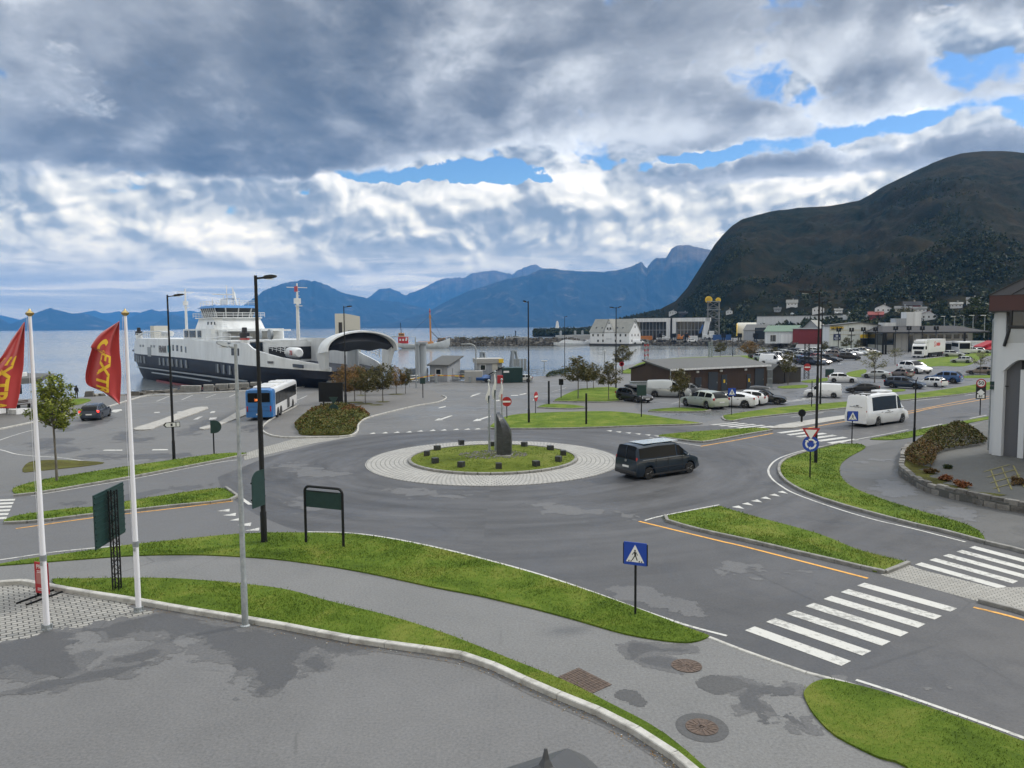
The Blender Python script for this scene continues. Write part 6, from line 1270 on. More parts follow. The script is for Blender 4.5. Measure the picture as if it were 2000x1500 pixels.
M['slate']=wallmat('grey_slate_roof',(.20,.205,.19),0,.35);M['felt']=wallmat('grey_roof_felt',(.082,.086,.086),0,.18);M['darkroof']=wallmat('dark_roof',(.028,.029,.033),0,.2,.9);M['steelwhite']=wallmat('white_steel_cladding',(.58,.60,.62),1.4,.05);M['concretewall']=wallmat('pale_concrete_wall',(.34,.34,.33),0,.12)
M['navydoor']=material('dark_blue_door',(.020,.030,.045),.5);M['redwall']=wallmat('red_cladding',(.17,.018,.018),2.0,.15);M['greenroof']=wallmat('green_roof',(.13,.20,.15),0,.15);M['winglass']=material('window_glass',(.015,.02,.024),.08);M['beige']=wallmat('beige_panels',(.50,.49,.44),0,.04);M['yellow']=M['signyellow'];M['redroof']=wallmat('red_tiles',(.22,.035,.025),0,.2)
def frame_at(A,B):
    d=B-A;L=math.hypot(d.x,d.y);return A,math.atan2(d.y,d.x),L
def winpart(parent,x,z,w,h,y=-.02,name='window',frame='whitewood',glass='winglass',d=.06):
    mb=MB();mb.box((x,y,z),(w,d,h));o=mb.build(name,M[glass],parent)
    if frame:
        mb=MB();t=.09;mb.box((x,y-.02,z+h/2+t/2),(w+2*t,d+.04,t));mb.box((x,y-.02,z-h/2-t/2),(w+2*t,d+.04,t));mb.box((x-w/2-t/2,y-.02,z),(t,d+.04,h));mb.box((x+w/2+t/2,y-.02,z),(t,d+.04,h));mb.build('frame',M[frame],o)
    return o
def gable_house(name,label,cat,A,B,depth,eave,ridge,wall,roof,along=True,ov=.35,group=None,base=0.0,wins=()):
    """A->B is the front foot line; along: ridge runs along it, else the gable faces us"""
    loc,rz,L=frame_at(A,B);t=thing(name,label,cat,loc,rz,group);D=depth
    mb=MB()
    if along:
        prof=[(0,base),(0,eave),(D/2,ridge),(D,eave),(D,base)];mb.loft([[(x,y,z)for y,z in prof]for x in(0,L)])
        mb.build('wall',M[wall],t);k=(ridge-eave)/(D/2);mb=MB();th=.14
        pr=[(-ov,eave-ov*k),(D/2,ridge),(D+ov,eave-ov*k),(D+ov,eave-ov*k+th),(D/2,ridge+th+.05),(-ov,eave-ov*k+th)];mb.loft([[(x,y,z+.02)for y,z in pr]for x in(-ov,L+ov)]);mb.build('roof',M[roof],t)
    else:
        prof=[(0,base),(0,eave),(L/2,ridge),(L,eave),(L,base)];mb.loft([[(x,y,z)for x,z in prof]for y in(0,D)])
        mb.build('wall',M[wall],t);k=(ridge-eave)/(L/2);mb=MB();th=.14
        pr=[(-ov,eave-ov*k),(L/2,ridge),(L+ov,eave-ov*k),(L+ov,eave-ov*k+th),(L/2,ridge+th+.05),(-ov,eave-ov*k+th)];mb.loft([[(x,y,z+.02)for x,z in pr]for y in(-ov,D+ov)]);mb.build('roof',M[roof],t)
    for(fx,z,w,h)in wins:winpart(t,fx*L,z,w,h)
    return t,L
C,R,Lp=G(1309,770),G(1497,757.5),G(1232,760);a_,rz,LL=frame_at(C,R);t=thing('timber_shed','long dark brown timber shed with a grey low roof and blue doors','shed',C,rz)
inv=Matrix.Rotation(-rz,3,'Z');dv=inv@(Lp-C);sx,D=dv.x,dv.y;D=max(D,8);h1=HT(C,1309,722);pm=C+(Lp-C)*.62;h2=HT(pm,1262,706);h3=HT(Lp,1232,721)
f=lambda k,x:(x+sx*k,D*k)
mb=MB();prof=[(0,0),(0,h1),(.62,h2),(.621,h2-.5),(1,h3),(1,0)]
mb.loft([[(x+sx*k,D*k,z)for k,z in prof]for x in(0,LL)]);mb.build('wall',M['brownwood'],t)
mb=MB();pr=[(-.045,h1-.12),(.65,h2+.05),(.65,h2+.25),(-.045,h1+.10)];mb.loft([[(x+sx*k,D*k,z)for k,z in pr]for x in(-.4,LL+.4)]);mb.build('roof',M['felt'],t)
mb=MB();pr=[(.63,h2-.4),(1.03,h3),(1.03,h3+.15),(.63,h2-.25)];mb.loft([[(x+sx*k,D*k,z)for k,z in pr]for x in(-.2,LL*.9)]);mb.build('annex_roof',M['felt'],t)
mb=MB();mb.box((LL/2,-.45,h1-.02),(LL+.8,.10,.22));mb.build('fascia',M['whitewood'],t);mb=MB();mb.tube([(-.05,-.08,0),(-.05,-.08,h1)],.06,6);mb.build('downpipe',M['galv'],t)
for fx,w,h in((.27,1.5,2.5),(.42,2.3,3.3),(.535,1.4,2.7),(.80,1.0,2.6),(.915,2.4,3.5)):
    mb=MB();mb.box((fx*LL,-.03,h/2*h1/4.0),(w*LL/24,.08,h*h1/4.0));o=mb.build('door',M['navydoor'],t);mb=MB();mb.box((fx*LL+w*LL/60,-.09,h*.45*h1/4),(.08,.05,.2));mb.build('handle',M['galv'],o)
    if fx in(.535,.80):mb=MB();mb.box((fx*LL,-.08,h*.6*h1/4),(.28,.03,.45));mb.build('notice',M['signyellow'],o)
for fx in(.12,.26,.50,.76):mb=MB();mb.bbox((fx*LL,-.10,h1*.86),(.45,.16,.28),.04);mb.build('wall_lamp',M['lampglass'],t)
bx=G(1247,766);mb=MB();mb.bbox((0,0,.7),(2.2,1.2,1.4),.05);mb.box((0,0,1.42),(2.3,1.3,.08));o=mb.build('utility_cabinet',M['galv']);o.location=bx;tag(o,'grey metal cabinet against the left end of the brown shed','cabinet')
A,B=G(1507,750),G(1531,749);gable_house('garden_hut','small dark hut with a grey gable roof right of the brown shed','hut',A,B,4.5,HT(A,1508,724),HT(A,1519,714),'darkhut','felt',along=False,ov=.15)
A,B=G(1533,748),G(1564,746);loc,rz,L=frame_at(A,B);t=thing('bin_store','low dark wood bin store joined to the small hut','shed',loc,rz);h=HT(A,1535,719);mb=MB();mb.box((L/2,1.5,h/2),(L,3,h));mb.build('wall',M['darkhut'],t);mb=MB();mb.box((L/2,1.4,h+.06),(L+.3,3.3,.12));mb.build('roof',M['felt'],t)
A,B=G(1499,758),G(1508,757);loc,rz,L=frame_at(A,B);mb=MB();h=2.6
for k in range(7):mb.box((L*k/6,0,h/2),(.05,.05,h))
for z in(.2,1.3,h):mb.box((L/2,0,z),(L,.05,.06))
o=mb.build('mesh_fence',M['galv']);o.location=loc;o.rotation_euler=(0,0,rz);tag(o,'short grey metal fence between the brown shed and the small hut','fence')
A=AT(1152.5,672,428);B=AT(1229,672.5,418);A.z=B.z=0;loc,rz,L=frame_at(A,B);zb=SEAZ+1.2;eave=HT(A,1152,648);ridge=HT(A,1161,624);Cn=AT(1244,671.5,432);D=(Cn-B).length+3
t,L=gable_house('white_warehouse','large white wooden warehouse with grey slate roofs standing on the harbour edge','warehouse',A,B,15.5,eave,ridge,'whitewood','slate',True,.5,base=zb)
mb=MB();gx,gw=L*.5,6.6;pf=[(gx-gw/2,zb),(gx-gw/2,eave),(gx,ridge-.1),(gx+gw/2,eave),(gx+gw/2,zb)];mb.loft([[(x,y,z)for x,z in pf]for y in(-.35,7)]);mb.build('gable_wall',M['whitewood'],t)
k=(ridge-eave)/(gw/2);mb=MB();pr=[(gx-gw/2-.35,eave-.35*k),(gx,ridge),(gx+gw/2+.35,eave-.35*k),(gx+gw/2+.35,eave-.35*k+.18),(gx,ridge+.22),(gx-gw/2-.35,eave-.35*k+.18)];mb.loft([[(x,y,z)for x,z in pr]for y in(-.8,7.6)]);mb.build('gable_roof',M['slate'],t)
mb=MB();mb.box((L/2,8,(SEAZ-1+zb)/2),(L+.6,17,zb-SEAZ+1));mb.build('stone_foundation',material('dark_wet_stone',(.035,.034,.032),.7),t)
for fx in(.08,.21,.34,.66,.78,.91):
    for z,fr in((eave-1.9,1),(eave-5.0,1)):
        if(fx,z)in((.08,eave-5.0),(.91,eave-5.0)):continue
        winpart(t,fx*L,z,1.0,1.3,-.06)
for dx,z in((-.9,eave+1.7),(.9,eave+1.7)):winpart(t,gx+dx,z,.9,1.3,-.42)
mb=MB();mb.box((gx,-.42,eave+1.4),(.6,.08,1.9));mb.build('loft_door',M['greywall'],t);winpart(t,gx,eave+4.6,.6,.9,-.42);mb=MB();mb.box((gx,-.42,zb+2.6),(3.2,.08,.3));mb.build('door_lintel',M['greywall'],t)
for fx in(.12,.27,.66,.80):mb=MB();y=2.2;mb.box((fx*L,y,eave+y*(ridge-eave)/7.75+.25),(.7,.9,.16),0,0,1,math.atan((ridge-eave)/7.75));mb.build('roof_window',M['winglass'],t)
for y,z in((3.5,eave-1.9),(7.7,eave-1.9),(12,eave-1.9),(3.5,eave-5),(7.7,eave-5),(12,eave-5),(7.7,eave+2.6),(7.7,eave+5)):mb=MB();mb.box((L+.04,y,z),(.08,.9,1.3));mb.build('window',M['winglass'],t)
A=AT(1238,660,480);B=AT(1388,660,470);A.z=B.z=0;loc,rz,L=frame_at(A,B);t=thing('glass_hall','long glass hall with two thick white frames behind the harbour','office building',loc,rz);H_=HT(A,1238,622)
mb=MB();mb.box((L/2,9,H_/2),(L-1,16,H_-.6));mb.build('glass_wall',M['winglass'],t);th=H_*.17
for x0,x1,sl in((0,.485,0),(.515,1.0,1)):
    mb=MB();mb.box(((x0+x1)/2*L,-.4,H_-th/2),((x1-x0)*L,2,th));px_=(.485*L-th/2)if not sl else(.515*L+th/2);mb.box((px_,-.4,H_/2-th/2),(th,2,H_-th))
    if sl:mb.loft([[(L-th*1.2,-1.4,H_),(L,-1.4,H_),(L,.6,H_),(L-th*1.2,.6,H_)],[(L-th*2.6,-1.4,0),(L-th*1.2,-1.4,0),(L-th*1.2,.6,0),(L-th*2.6,.6,0)]])
    mb.build('white_frame',M['steelwhite'],t)
mb=MB();mb.box((L/2,9,H_+.05),(L,17,.3));mb.build('roof',M['darkroof'],t)
for k in range(22):mb=MB();x=L*(k+.5)/22;mb.box((x,.9,H_*.42),(.25,.3,H_*.80));mb.build('mullion',M['greywall'],t)
mb=MB();mb.box((L*.25,.85,H_*.45),(L*.44,.2,.3));mb.box((L*.75,.85,H_*.45),(L*.44,.2,.3));mb.build('floor_edge',M['greywall'],t)
A=AT(1393,650,500);A.z=0;t=thing('steel_tower','grey steel lattice tower carrying two round yellow structures','steel tower',A,-.3);H_=HT(A,1393,589);s=3.4
mb=MB();
for x in(-s,s):
    for y in(-s,s):mb.tube([(x,y,0),(x,y,H_)],.38,6)
n=6
for k in range(n):
    z0,z1=k*H_/n,(k+1)*H_/n
    for y in(-s,s):mb.tube([(-s,y,z0),(s,y,z1)],.2,5);mb.tube([(s,y,z0),(-s,y,z1)],.2,5);mb.box((0,y,z1),(2*s,.35,.35))
    for x in(-s,s):mb.tube([(x,-s,z0),(x,s,z1)],.2,5);mb.box((x,0,z1),(.35,2*s,.35))
mb.build('lattice',material('grey_structure_steel',(.16,.165,.165),.6),t)
for z in(.55,.78,1.0):mb=MB();mb.box((0,0,H_*z),(2*s+1.5,2*s+1.5,.35));mb.build('platform',M['galv'],t)
for dx,r in((-3.0,2.2),(2.8,1.6)):mb=MB();mb.lathe([(r*.62,-1.0),(r,-1.0),(r,1.0),(r*.62,1.0),(r*.62,-1.0)],24,(dx,0,H_+r*.55),0,'Y');mb.box((dx,0,H_+r*.2),(r*1.2,1.6,r*.5));mb.build('yellow_drum',M['signyellow'],t)
A=AT(1376,655,470);A.z=0;t=thing('mobile_crane','white and blue crane machine at the foot of the steel tower','crane',A);mb=MB();mb.bbox((2,0,2),(8,3,2.2),.2);mb.bbox((4,0,4),(3,2.6,2.4),.2);mb.build('body',M['steelwhite'],t);mb=MB();mb.bar((-4,0,1),(-1.0,0,9),.9);mb.build('boom',material('crane_blue',(.03,.10,.30),.5),t);[MB().lathe([(.3,-.3),(.8,-.3),(.8,.3),(.3,.3),(.01,.2)],14,(x,-1.4,.8),0,'Y').build('wheel',M['tyre'],t)for x in(0,2.5,5)]
M['contblue']=material('blue_container',(.03,.09,.25),.5);M['contorange']=material('orange_container',(.45,.16,.03),.5)
def container(px,py,D,w,h,mat,label,rz=0):
    A=AT(px,py,D);A.z=0;t=thing('container',label,'container',A,rz);mb=MB();mb.box((0,0,h/2),(w,2.4,h));[mb.box((-w/2+w*(k+.5)/14,-1.23,h/2),(w/30,.06,h*.9))for k in range(14)];mb.build('body',M[mat],t);mb=MB();mb.box((w/2+.02,0,h/2),(.05,2.2,h*.92));mb.build('door',M['galv'],t)
container(1410,655,455,10,3.2,'contblue','blue container on the quay right of the steel tower');container(1262,655,462,7,2.6,'contorange','orange container in front of the glass hall, next to the warehouse');container(1355,656,456,8,2.6,'steelwhite','white container in front of the right white frame of the glass hall')
def quay_boat(px,D,L,label,z=0.0,mat='steelwhite',rz=0.1,cab=True,group=None,ly=None):
    A=AT(px,660,D);A.z=z;t=thing('boat',label,'boat',A,rz,group);R_=[]
    for k,w,zb_ in((0,.75,.3),(.25,1,.15),(.6,.95,.15),(.85,.5,.45),(1,.05,.9)):W_=L*.16*w;zt=L*.16*(.75+.35*k);R_.append([(L*(k-.5),-W_,zt),(L*(k-.5),-W_*.75,zb_*L*.08),(L*(k-.5),0,zb_*L*.04),(L*(k-.5),W_*.75,zb_*L*.08),(L*(k-.5),W_,zt)])
    mb=MB();mb.loft(R_);mb.build('hull',M[mat],t,40)
    if cab:
        mb=MB();mb.loft([[(x,-w,L*.13),(x,-w*.8,z_),(x,w*.8,z_),(x,w,L*.13)]for x,w,z_ in((-L*.3,L*.11,L*.27),(0,L*.12,L*.29),(L*.12,L*.11,L*.26),(L*.26,L*.08,L*.17))]);c=mb.build('cabin',M['steelwhite'],t,30);mb=MB();mb.box((-.06*L,-L*.108,L*.225),(.30*L,.05,L*.045));mb.build('window',M['winglass'],c);mb=MB();mb.tube([(-.1*L,0,L*.27),(-.1*L,0,L*.45)],.05,5);mb.build('mast',M['whitepole'],t)
    return t
quay_boat(1296,452,8,'white workboat laid up on the quay in front of the glass hall',0.6)
A=AT(1328,657,452);A.z=0;t=thing('excavator','orange excavator with its bent arm on the far quay','excavator',A);mb=MB();mb.bbox((0,0,1.6),(3,2.4,1.5),.2);mb.bbox((-.6,0,2.9),(1.4,1.4,1.3),.15);mb.build('body',M['contorange'],t);mb=MB();mb.bar((1,0,2),(4,0,4.2),.5);mb.bar((4,0,4.2),(5.6,0,1.6),.4);mb.build('arm',M['contorange'],t);mb=MB();mb.bbox((0,.9,.45),(3.6,.6,.9),.3);mb.bbox((0,-.9,.45),(3.6,.6,.9),.3);mb.build('tracks',M['tyre'],t)
gy='white motor yachts moored by the breakwater'
for i,(px,l)in enumerate([(1104,13),(1122,11),(1136,9),(1148,10)]):quay_boat(px,425+i*5,l,['largest white yacht, moored at the outer end by the breakwater','second white yacht from the breakwater end, beside the largest one','third, smallest white yacht in the moored row','white yacht moored tight against the warehouse foundation'][i],SEAZ-.2,rz=PI+.1*i,group=gy)
for i,px in enumerate((1289,1316,1340.5,1367,1413,1444.5,1475)):
    A=AT(px,668,425-i*2);A.z=-.2;mb=MB();h=4.6;mb.box((-.55,0,h/2),(.35,.5,h));mb.box((.55,0,h/2),(.35,.5,h));mb.box((0,0,h-1.1),(2.2,.9,2.2));mb.box((0,0,.4),(2.6,1.4,.8));o=mb.build('mooring_post',M['blackmetal']);o.location=A;tag(o,'black two-legged mooring frame in the row along the far quay','mooring post','black mooring frames along the far quay')
M['rock']=material('shore_rock',(.10,.095,.085),.9,fn=lambda t,b:t.put(b.inputs['Base Color'],t.ramp(t.math('ADD',t.math('MULTIPLY',t.noise(objco(t),.35,5,.7),.6),t.math('MULTIPLY',t.new('ShaderNodeNewGeometry').outputs['Random Per Island'],.4)),[(.3,(.045,.042,.036)),(.5,(.12,.112,.098)),(.7,(.22,.21,.19))])))
def rocks(mb,P,n,w,z0,z1,s0,s1,rnd):
    R_=resample(P,.5);
    for k in range(n):
        i=rnd.randrange(len(R_)-1);d=(R_[i+1]-R_[i]).normalized();nn=Vector((-d.y,d.x,0));q=rnd.uniform(-1,1);p=R_[i]+nn*q*w;z=z0+(z1-z0)*(1-abs(q))*rnd.uniform(.6,1.1);s=rnd.uniform(s0,s1)
        vs=[Vector((x,y,zz))*s*rnd.uniform(.65,1.15)for x in(-.6,.6)for y in(-.55,.55)for zz in(-.45,.45)];a=rnd.random()*6;Rm=Matrix.Rotation(a,3,'Z')
        mb.add([p+Vector((0,0,z))+Rm@v for v in vs],[(0,1,3,2),(4,6,7,5),(0,4,5,1),(2,3,7,6),(0,2,6,4),(1,5,7,3)])
rr=random.Random(9)
bwP=[AT(858,676,441),AT(930,675,437),AT(1010,673,432),AT(1090,670,431),AT(1130,669,440)];bwP=[Vector((p.x,p.y,0))for p in bwP]
mb=MB();rocks(mb,bwP,2200,5.5,SEAZ-.4,1.9,.7,2.0,rr);t=thing('breakwater','long low breakwater of dark rocks across the harbour mouth','breakwater',bwP[2]);off=Matrix.Translation(-bwP[2]);mb.xf(off).build('rock_armour',M['rock'],t)
mb=MB();c1,c2=bwP[2]+Vector((0,1.5,0)),bwP[3]+Vector((0,1.5,0));d=(c2-c1).normalized();mb.bar(c1-bwP[2]+Vector((-6,0,1.5)),c2-bwP[2]+Vector((-16,0,1.6)),1.2,2.6);mb.build('parapet',M['concretewall'],t)
lf=MB();leaves(lf,[p-bwP[2]+Vector((rr.uniform(-12,12),rr.uniform(-1,3),2.3))for p in(bwP[1],bwP[1].lerp(bwP[2],.5),bwP[1].lerp(bwP[2],.3))for _ in range(12)],900,1.6,.5,rr);lf.build('scrub',LEAF['olive'],t)
mb=MB();rocks(mb,[Vector((p.x,p.y,0))for p in far_shore[:7]],1500,3.0,SEAZ-.3,.6,.6,1.6,rr);o=mb.build('rubble',M['rock']);o['kind']='stuff'
mb=MB();P=[Vector((p.x,p.y,0))for p in GP([(150,775.5),(235,771.5),(262,772),(310,767),(420,763),(500,759),(560,755),(640,751)])];rocks(mb,P,170,1.6,-1.0,.25,.5,1.3,rr);o=mb.build('rubble',M['rock']);o['kind']='stuff'
for i,(x0,x1,y)in enumerate([(352,392,766),(397,418,764.5),(420,446,763),(447,462,762),(464,487,760.5),(489,512,759)]):
    A,B=G(x0,y),G(x1,y-.8);loc,rz,L=frame_at(A,B);mb=MB();mb.bbox((L/2,.3,.45),(L*.97,1.0,1.0),.08);o=mb.build('stone_block',M['granite']);o.location=loc;o.rotation_euler=(0,rr.uniform(-.03,.03),rz);tag(o,'big grey stone block in the row along the quay edge behind the bus bays','stone block','stone blocks along the quay edge')
A=AT(1112,660,520);A.z=SEAZ;t=thing('pier','low concrete pier with stubby posts beyond the breakwater','pier',A,.12);mb=MB();mb.box((8,0,2.4),(34,6,4.8),0,0);mb.build('deck',M['concretewall'],t);[MB().lathe([(.8,4.8),(.8,7.6),(.5,7.8)],10,(x,0,0)).build('post',M['galv'],t)for x in(-6,4,9)]
A=AT(1088.5,638.5,790);t=thing('lighthouse','tiny white lighthouse on the wooded point','lighthouse',A);mb=MB();mb.lathe([(2.0,-1),(1.3,4),(1.7,4.1),(1.7,4.4),(.9,4.5),(.9,5.4),(.1,6.2)],14);mb.build('tower',M['whitewood'],t,40)
A=AT(1007,642,900);A.z=SEAZ;mb=MB();mb.lathe([(.6,0),(.5,4),(.9,4.1),(.9,5.5),(.1,5.9)],10);o=mb.build('channel_marker',M['blackmetal'],None,40);o.location=A;tag(o,'small dark channel marker far out on the water','marker')
A=AT(1440,660,462);B=AT(1490,660,462);A.z=B.z=0;loc,rz,L=frame_at(A,B);t=thing('arched_hangar','pale arched hangar roof beside a grey hall','hangar',loc,rz);H_=HT(A,1450,630);mb=MB();mb.loft([[(x,8-8*math.cos(a),H_*math.sin(a))for a in np.linspace(0,PI,15)]for x in(0,L*.75)]);mb.build('arched_roof',M['beige'],t,60);mb=MB();mb.loft([[(x,3-9*math.cos(a),H_*.96*math.sin(a))for a in np.linspace(.25,PI-.25,13)]for x in(-.4,.0)]);mb.build('end_rib',M['signyellow'],t)
A=AT(1452,662,440);B=AT(1496,662,438);A.z=B.z=0;gable_house('grey_hall','grey steel hall with a low pale gable roof in front of the hangar','hall',A,B,22,HT(A,1452,645),HT(A,1490,634),'greywall','felt',True,.4,wins=((.75,4.0,6,6.5),))
A=AT(1478,645,560);B=AT(1705,645,545);A.z=B.z=0;loc,rz,L=frame_at(A,B);t=thing('white_factory','very long white factory hall below the hillside','factory',loc,rz);H_=HT(A,1478,618);mb=MB();mb.box((L*.38,15,H_/2),(L*.76,30,H_));mb.box((L*.88,13,H_*.51),(L*.24,32,H_*1.02));mb.build('wall',M['steelwhite'],t);mb=MB();mb.box((L*.38,15,H_+.15),(L*.77,30.6,.3));mb.build('roof',M['felt'],t)
winpart(t,L*.80,H_*.72,9,2.2,-3.1,frame=None);winpart(t,L*.76,H_*.28,18,1.8,-.1,frame=None)
mb=MB();[mb.box((L*(.93+.012*k),-3.15,H_*.70),(L*.008,.1,.9))for k in range(4)];mb.build('lettering',M['lettergrey'],t);[MB().lathe([(1.0,H_),(1.0,H_+1.6),(1.4,H_+1.7),(.2,H_+2.4)],10,(L*k,12,0)).build('roof_vent',M['galv'],t)for k in(.28,.67,.77)]
A=AT(1493.6,667,380);B=AT(1554,667,376);A.z=B.z=0;t,L=gable_house('white_workshop','low white workshop with a faded green roof','workshop',A,B,12,HT(A,1494,647),HT(A,1500,636.5),'steelwhite','greenroof',True,.5,wins=((.28,2.4,2.4,3.0),(.21,2.4,.9,3.0)));mb=MB();mb.box((L*.7,-.05,2.2),(5,.1,4));mb.build('gate',M['whitewood'],t)
A=AT(1548,669,372);B=AT(1620,669,366);A.z=B.z=0;t,L=gable_house('red_building','dark red industrial building between the white workshop and the store','building',A,B,14,HT(A,1548,643),HT(A,1560,641.5),'redwall','felt',True,.4);mb=MB();mb.box((L*.86,-2.0,3.4),(L*.3,4,.3));mb.build('canopy',M['redwall'],t);[MB().box((L*k,-3.6,1.7),(.3,.3,3.4)).build('post',M['redwall'],t)for k in(.73,.86,.99)]
A=AT(1569,660,420);B=AT(1598,660,418);A.z=B.z=0;gable_house('roofed_house','grey-roofed house showing above the red building','house',A,B,14,HT(A,1570,640),HT(A,1582,626),'greywall','slate',False,.5)
M['lettergrey2']=material('pale_lettering',(.5,.52,.6),.5)
A,B=G(1619,685),G(1729,684.2);loc,rz,L=frame_at(A,B);t=thing('hardware_store','white hardware store with a yellow name sign and a dark drive-in opening','store',loc,rz);H_=HT(A,1619,637);sc=H_/9
mb=MB();pf=[(0,0),(0,H_),(L*.55,H_+1.1*sc),(L,H_-.3),(L,0)];mb.plate(pf,0,6);mb.build('wall',M['steelwhite'],t);mb=MB();mb.plate([(-.3,H_),(L*.55,H_+1.1*sc),(L+.3,H_-.3),(L+.3,H_-.05),(L*.55,H_+1.45*sc),(-.3,H_+.3)],-.4,6.4);mb.build('roof',M['felt'],t)
mb=MB();mb.box((L*.5,-.05,H_*.83),(L*.98,.08,H_*.05));mb.box((L*.5,-.05,H_*.66),(L*.98,.08,H_*.03));mb.build('wall_band',M['beige'],t)
mb=MB();mb.box((L*.13,-.14,H_*.93),(L*.20,.2,H_*.13));p=mb.build('name_sign',M['signblack'],t);text_mesh("BYGGER'N",H_*.12,M['signyellow'],'lettering',.02,p,Matrix.Translation((L*.13,-.27,H_*.93)),bold=.02)
mb=MB();mb.box((L*.135,-.12,H_*.55),(L*.125,.16,H_*.26));p=mb.build('blue_sign',material('navy_sign',(.012,.022,.09),.5),t);mb=MB();[mb.box((L*(.095+.02*q),-.21,H_*.51),(L*.013,.03,H_*.055))for q in range(5)];mb.box((L*.135,-.21,H_*.60),(L*.05,.03,H_*.06));mb.box((L*.135,-.21,H_*.45),(L*.07,.03,H_*.02));mb.build('lettering',M['lettergrey2'],p)
mb=MB();mb.box((L*.70,-.06,H_*.25),(L*.30,.14,H_*.48));mb.build('opening',M['signblack'],t);mb=MB();mb.box((L*.77,-.18,H_*.20),(L*.22,.1,H_*.40));mb.build('sliding_door',M['navydoor'],t)
mb=MB();mb.box((L*.70,-.16,H_*.58),(L*.31,.2,H_*.13));p=mb.build('yellow_sign',M['signyellow'],t);mb=MB();[mb.box((L*(.645+.016*q),-.27,H_*.585),(L*.011,.03,H_*.045))for q in range(8)];mb.build('lettering',M['lettergrey'],p);mb=MB();[mb.box((L*(.33+.02*k),-.1,H_*.63),(L*.014,.06,H_*.05))for k in range(7)];mb.build('wall_lettering',M['lettergrey'],t)
for i,(x,y,yt)in enumerate([(1637,676,644),(1662,676,644),(1685,676,643),(1709,676,643),(1748,676,641),(1774,676,641),(1800,676,641),(1827,676,641)]):
    b=G(x,688.5);z=HT(b,x,yt);mb=MB();mb.box((0,0,z-3.2),(.18,.18,6.0));mb.box((-.42,0,z),(.55,.3,1.2));mb.box((.42,0,z),(.55,.3,1.2));mb.box((0,0,(z-6)/2),(.18,.18,z-6));o=mb.build('floodlight_post',M['blackmetal']);o.location=b;tag(o,'black twin-headed floodlight post in front of the '+('store wall' if i<4 else 'grey building roof'),'floodlight','twin floodlight posts before the '+('store' if i<4 else 'grey building'))
for i,x in enumerate((1724,1729.5,1883)):
    b=G(x,692 if i<2 else 691);h=HT(b,x,650);mb=MB();mb.box((0,0,h/2),(.45,.35,h));mb.box((0,0,.1),(.9,.7,.2));o=mb.build('dark_pillar',M['blackmetal']);o.location=b;tag(o,['left dark pillar of the pair before the grey building','right dark pillar of the pair before the grey building','lone dark pillar behind the truck at the right end of the grey building'][i],'pillar')
A,B=G(1728,687),G(1908,686);loc,rz,L=frame_at(A,B);t=thing('grey_office','low grey building with a wide dark overhanging roof and concrete walls','office building',loc,rz);e=HT(A,1728,651);H_=HT(A,1760,637)
mb=MB();mb.box((L*.26,9.5,e/2),(L*.30,18,e));mb.build('concrete_wall',M['concretewall'],t);mb=MB();mb.box((L*.05,9.5,e*.68),(L*.12,17,e*.64));mb.build('glass_corner',M['winglass'],t);mb=MB();mb.box((L*.05,9.5,e*.18),(L*.115,17.2,e*.36));mb.build('corner_plinth',M['concretewall'],t)
mb=MB();mb.box((L*.69,10.5,e*.78),(L*.57,18,e*.44));mb.build('upper_wall',M['concretewall'],t);mb=MB();mb.box((L*.69,11,e*.28),(L*.565,18,e*.56));mb.build('ground_floor',M['navydoor'],t)
for k in range(6):winpart(t,L*(.45+.088*k),e*.80,L*.062,e*.22,1.45,frame=None)
mb=MB();mb.box((L*.285,.42,e*.44),(L*.045,.2,e*.88));mb.build('glass_door',M['winglass'],t);mb=MB();[mb.box((L*x,.46,e/2),(.12,.12,e))for x in(.115,.19,.245,.325,.40)];mb.build('wall_joint',M['greywall'],t);mb=MB();mb.box((L*.80,1.0,e*.50),(L*.16,.4,e*.12));mb.build('yellow_sign',M['signyellow'],t)
mb=MB();mb.loft([[(-1.5,-1.5,e),(L+3,-1.5,e),(L+3,22,e),(-1.5,22,e)],[(-1.5,-1.5,e+.4),(L+3,-1.5,e+.4),(L+3,22,e+.4),(-1.5,22,e+.4)],[(L*.10,9,H_),(L*.93,9,H_),(L*.93,14,H_),(L*.10,14,H_)]]);mb.build('roof',M['darkroof'],t)
for x0,x1,y1,m in((.14,.28,.9,'steelwhite'),(.28,.40,1.8,'greywall'),(.40,.57,3.2,'steelwhite')):mb=MB();mb.box((L*(x0+x1)/2,13,H_-.5+y1*.8),(L*(x1-x0),4,y1*1.4+.6));mb.build('roof_unit',M[m],t)
A,B=G(1868,688),G(1935,687);loc,rz,L=frame_at(A,B);t=thing('filling_station','filling station with a flat white canopy on dark posts','filling station',loc,rz);h=HT(A,1868,671);mb=MB();mb.box((L*.48,5,h+.3),(L*1.0,9,.7));mb.build('canopy',M['steelwhite'],t);mb=MB();mb.box((L*.38,11,h*.45),(L*.62,6,h*.9));mb.build('kiosk',M['navydoor'],t);[MB().box((L*k,y,h/2),(.5,.5,h)).build('post',M['greywall'],t)for k in(.05,.5,.95)for y in(1.5,8)];[MB().bbox((L*k,4,.9),(1.0,.7,1.8),.1).build('fuel_pump',M['signblack'],t)for k in(.3,.7)]
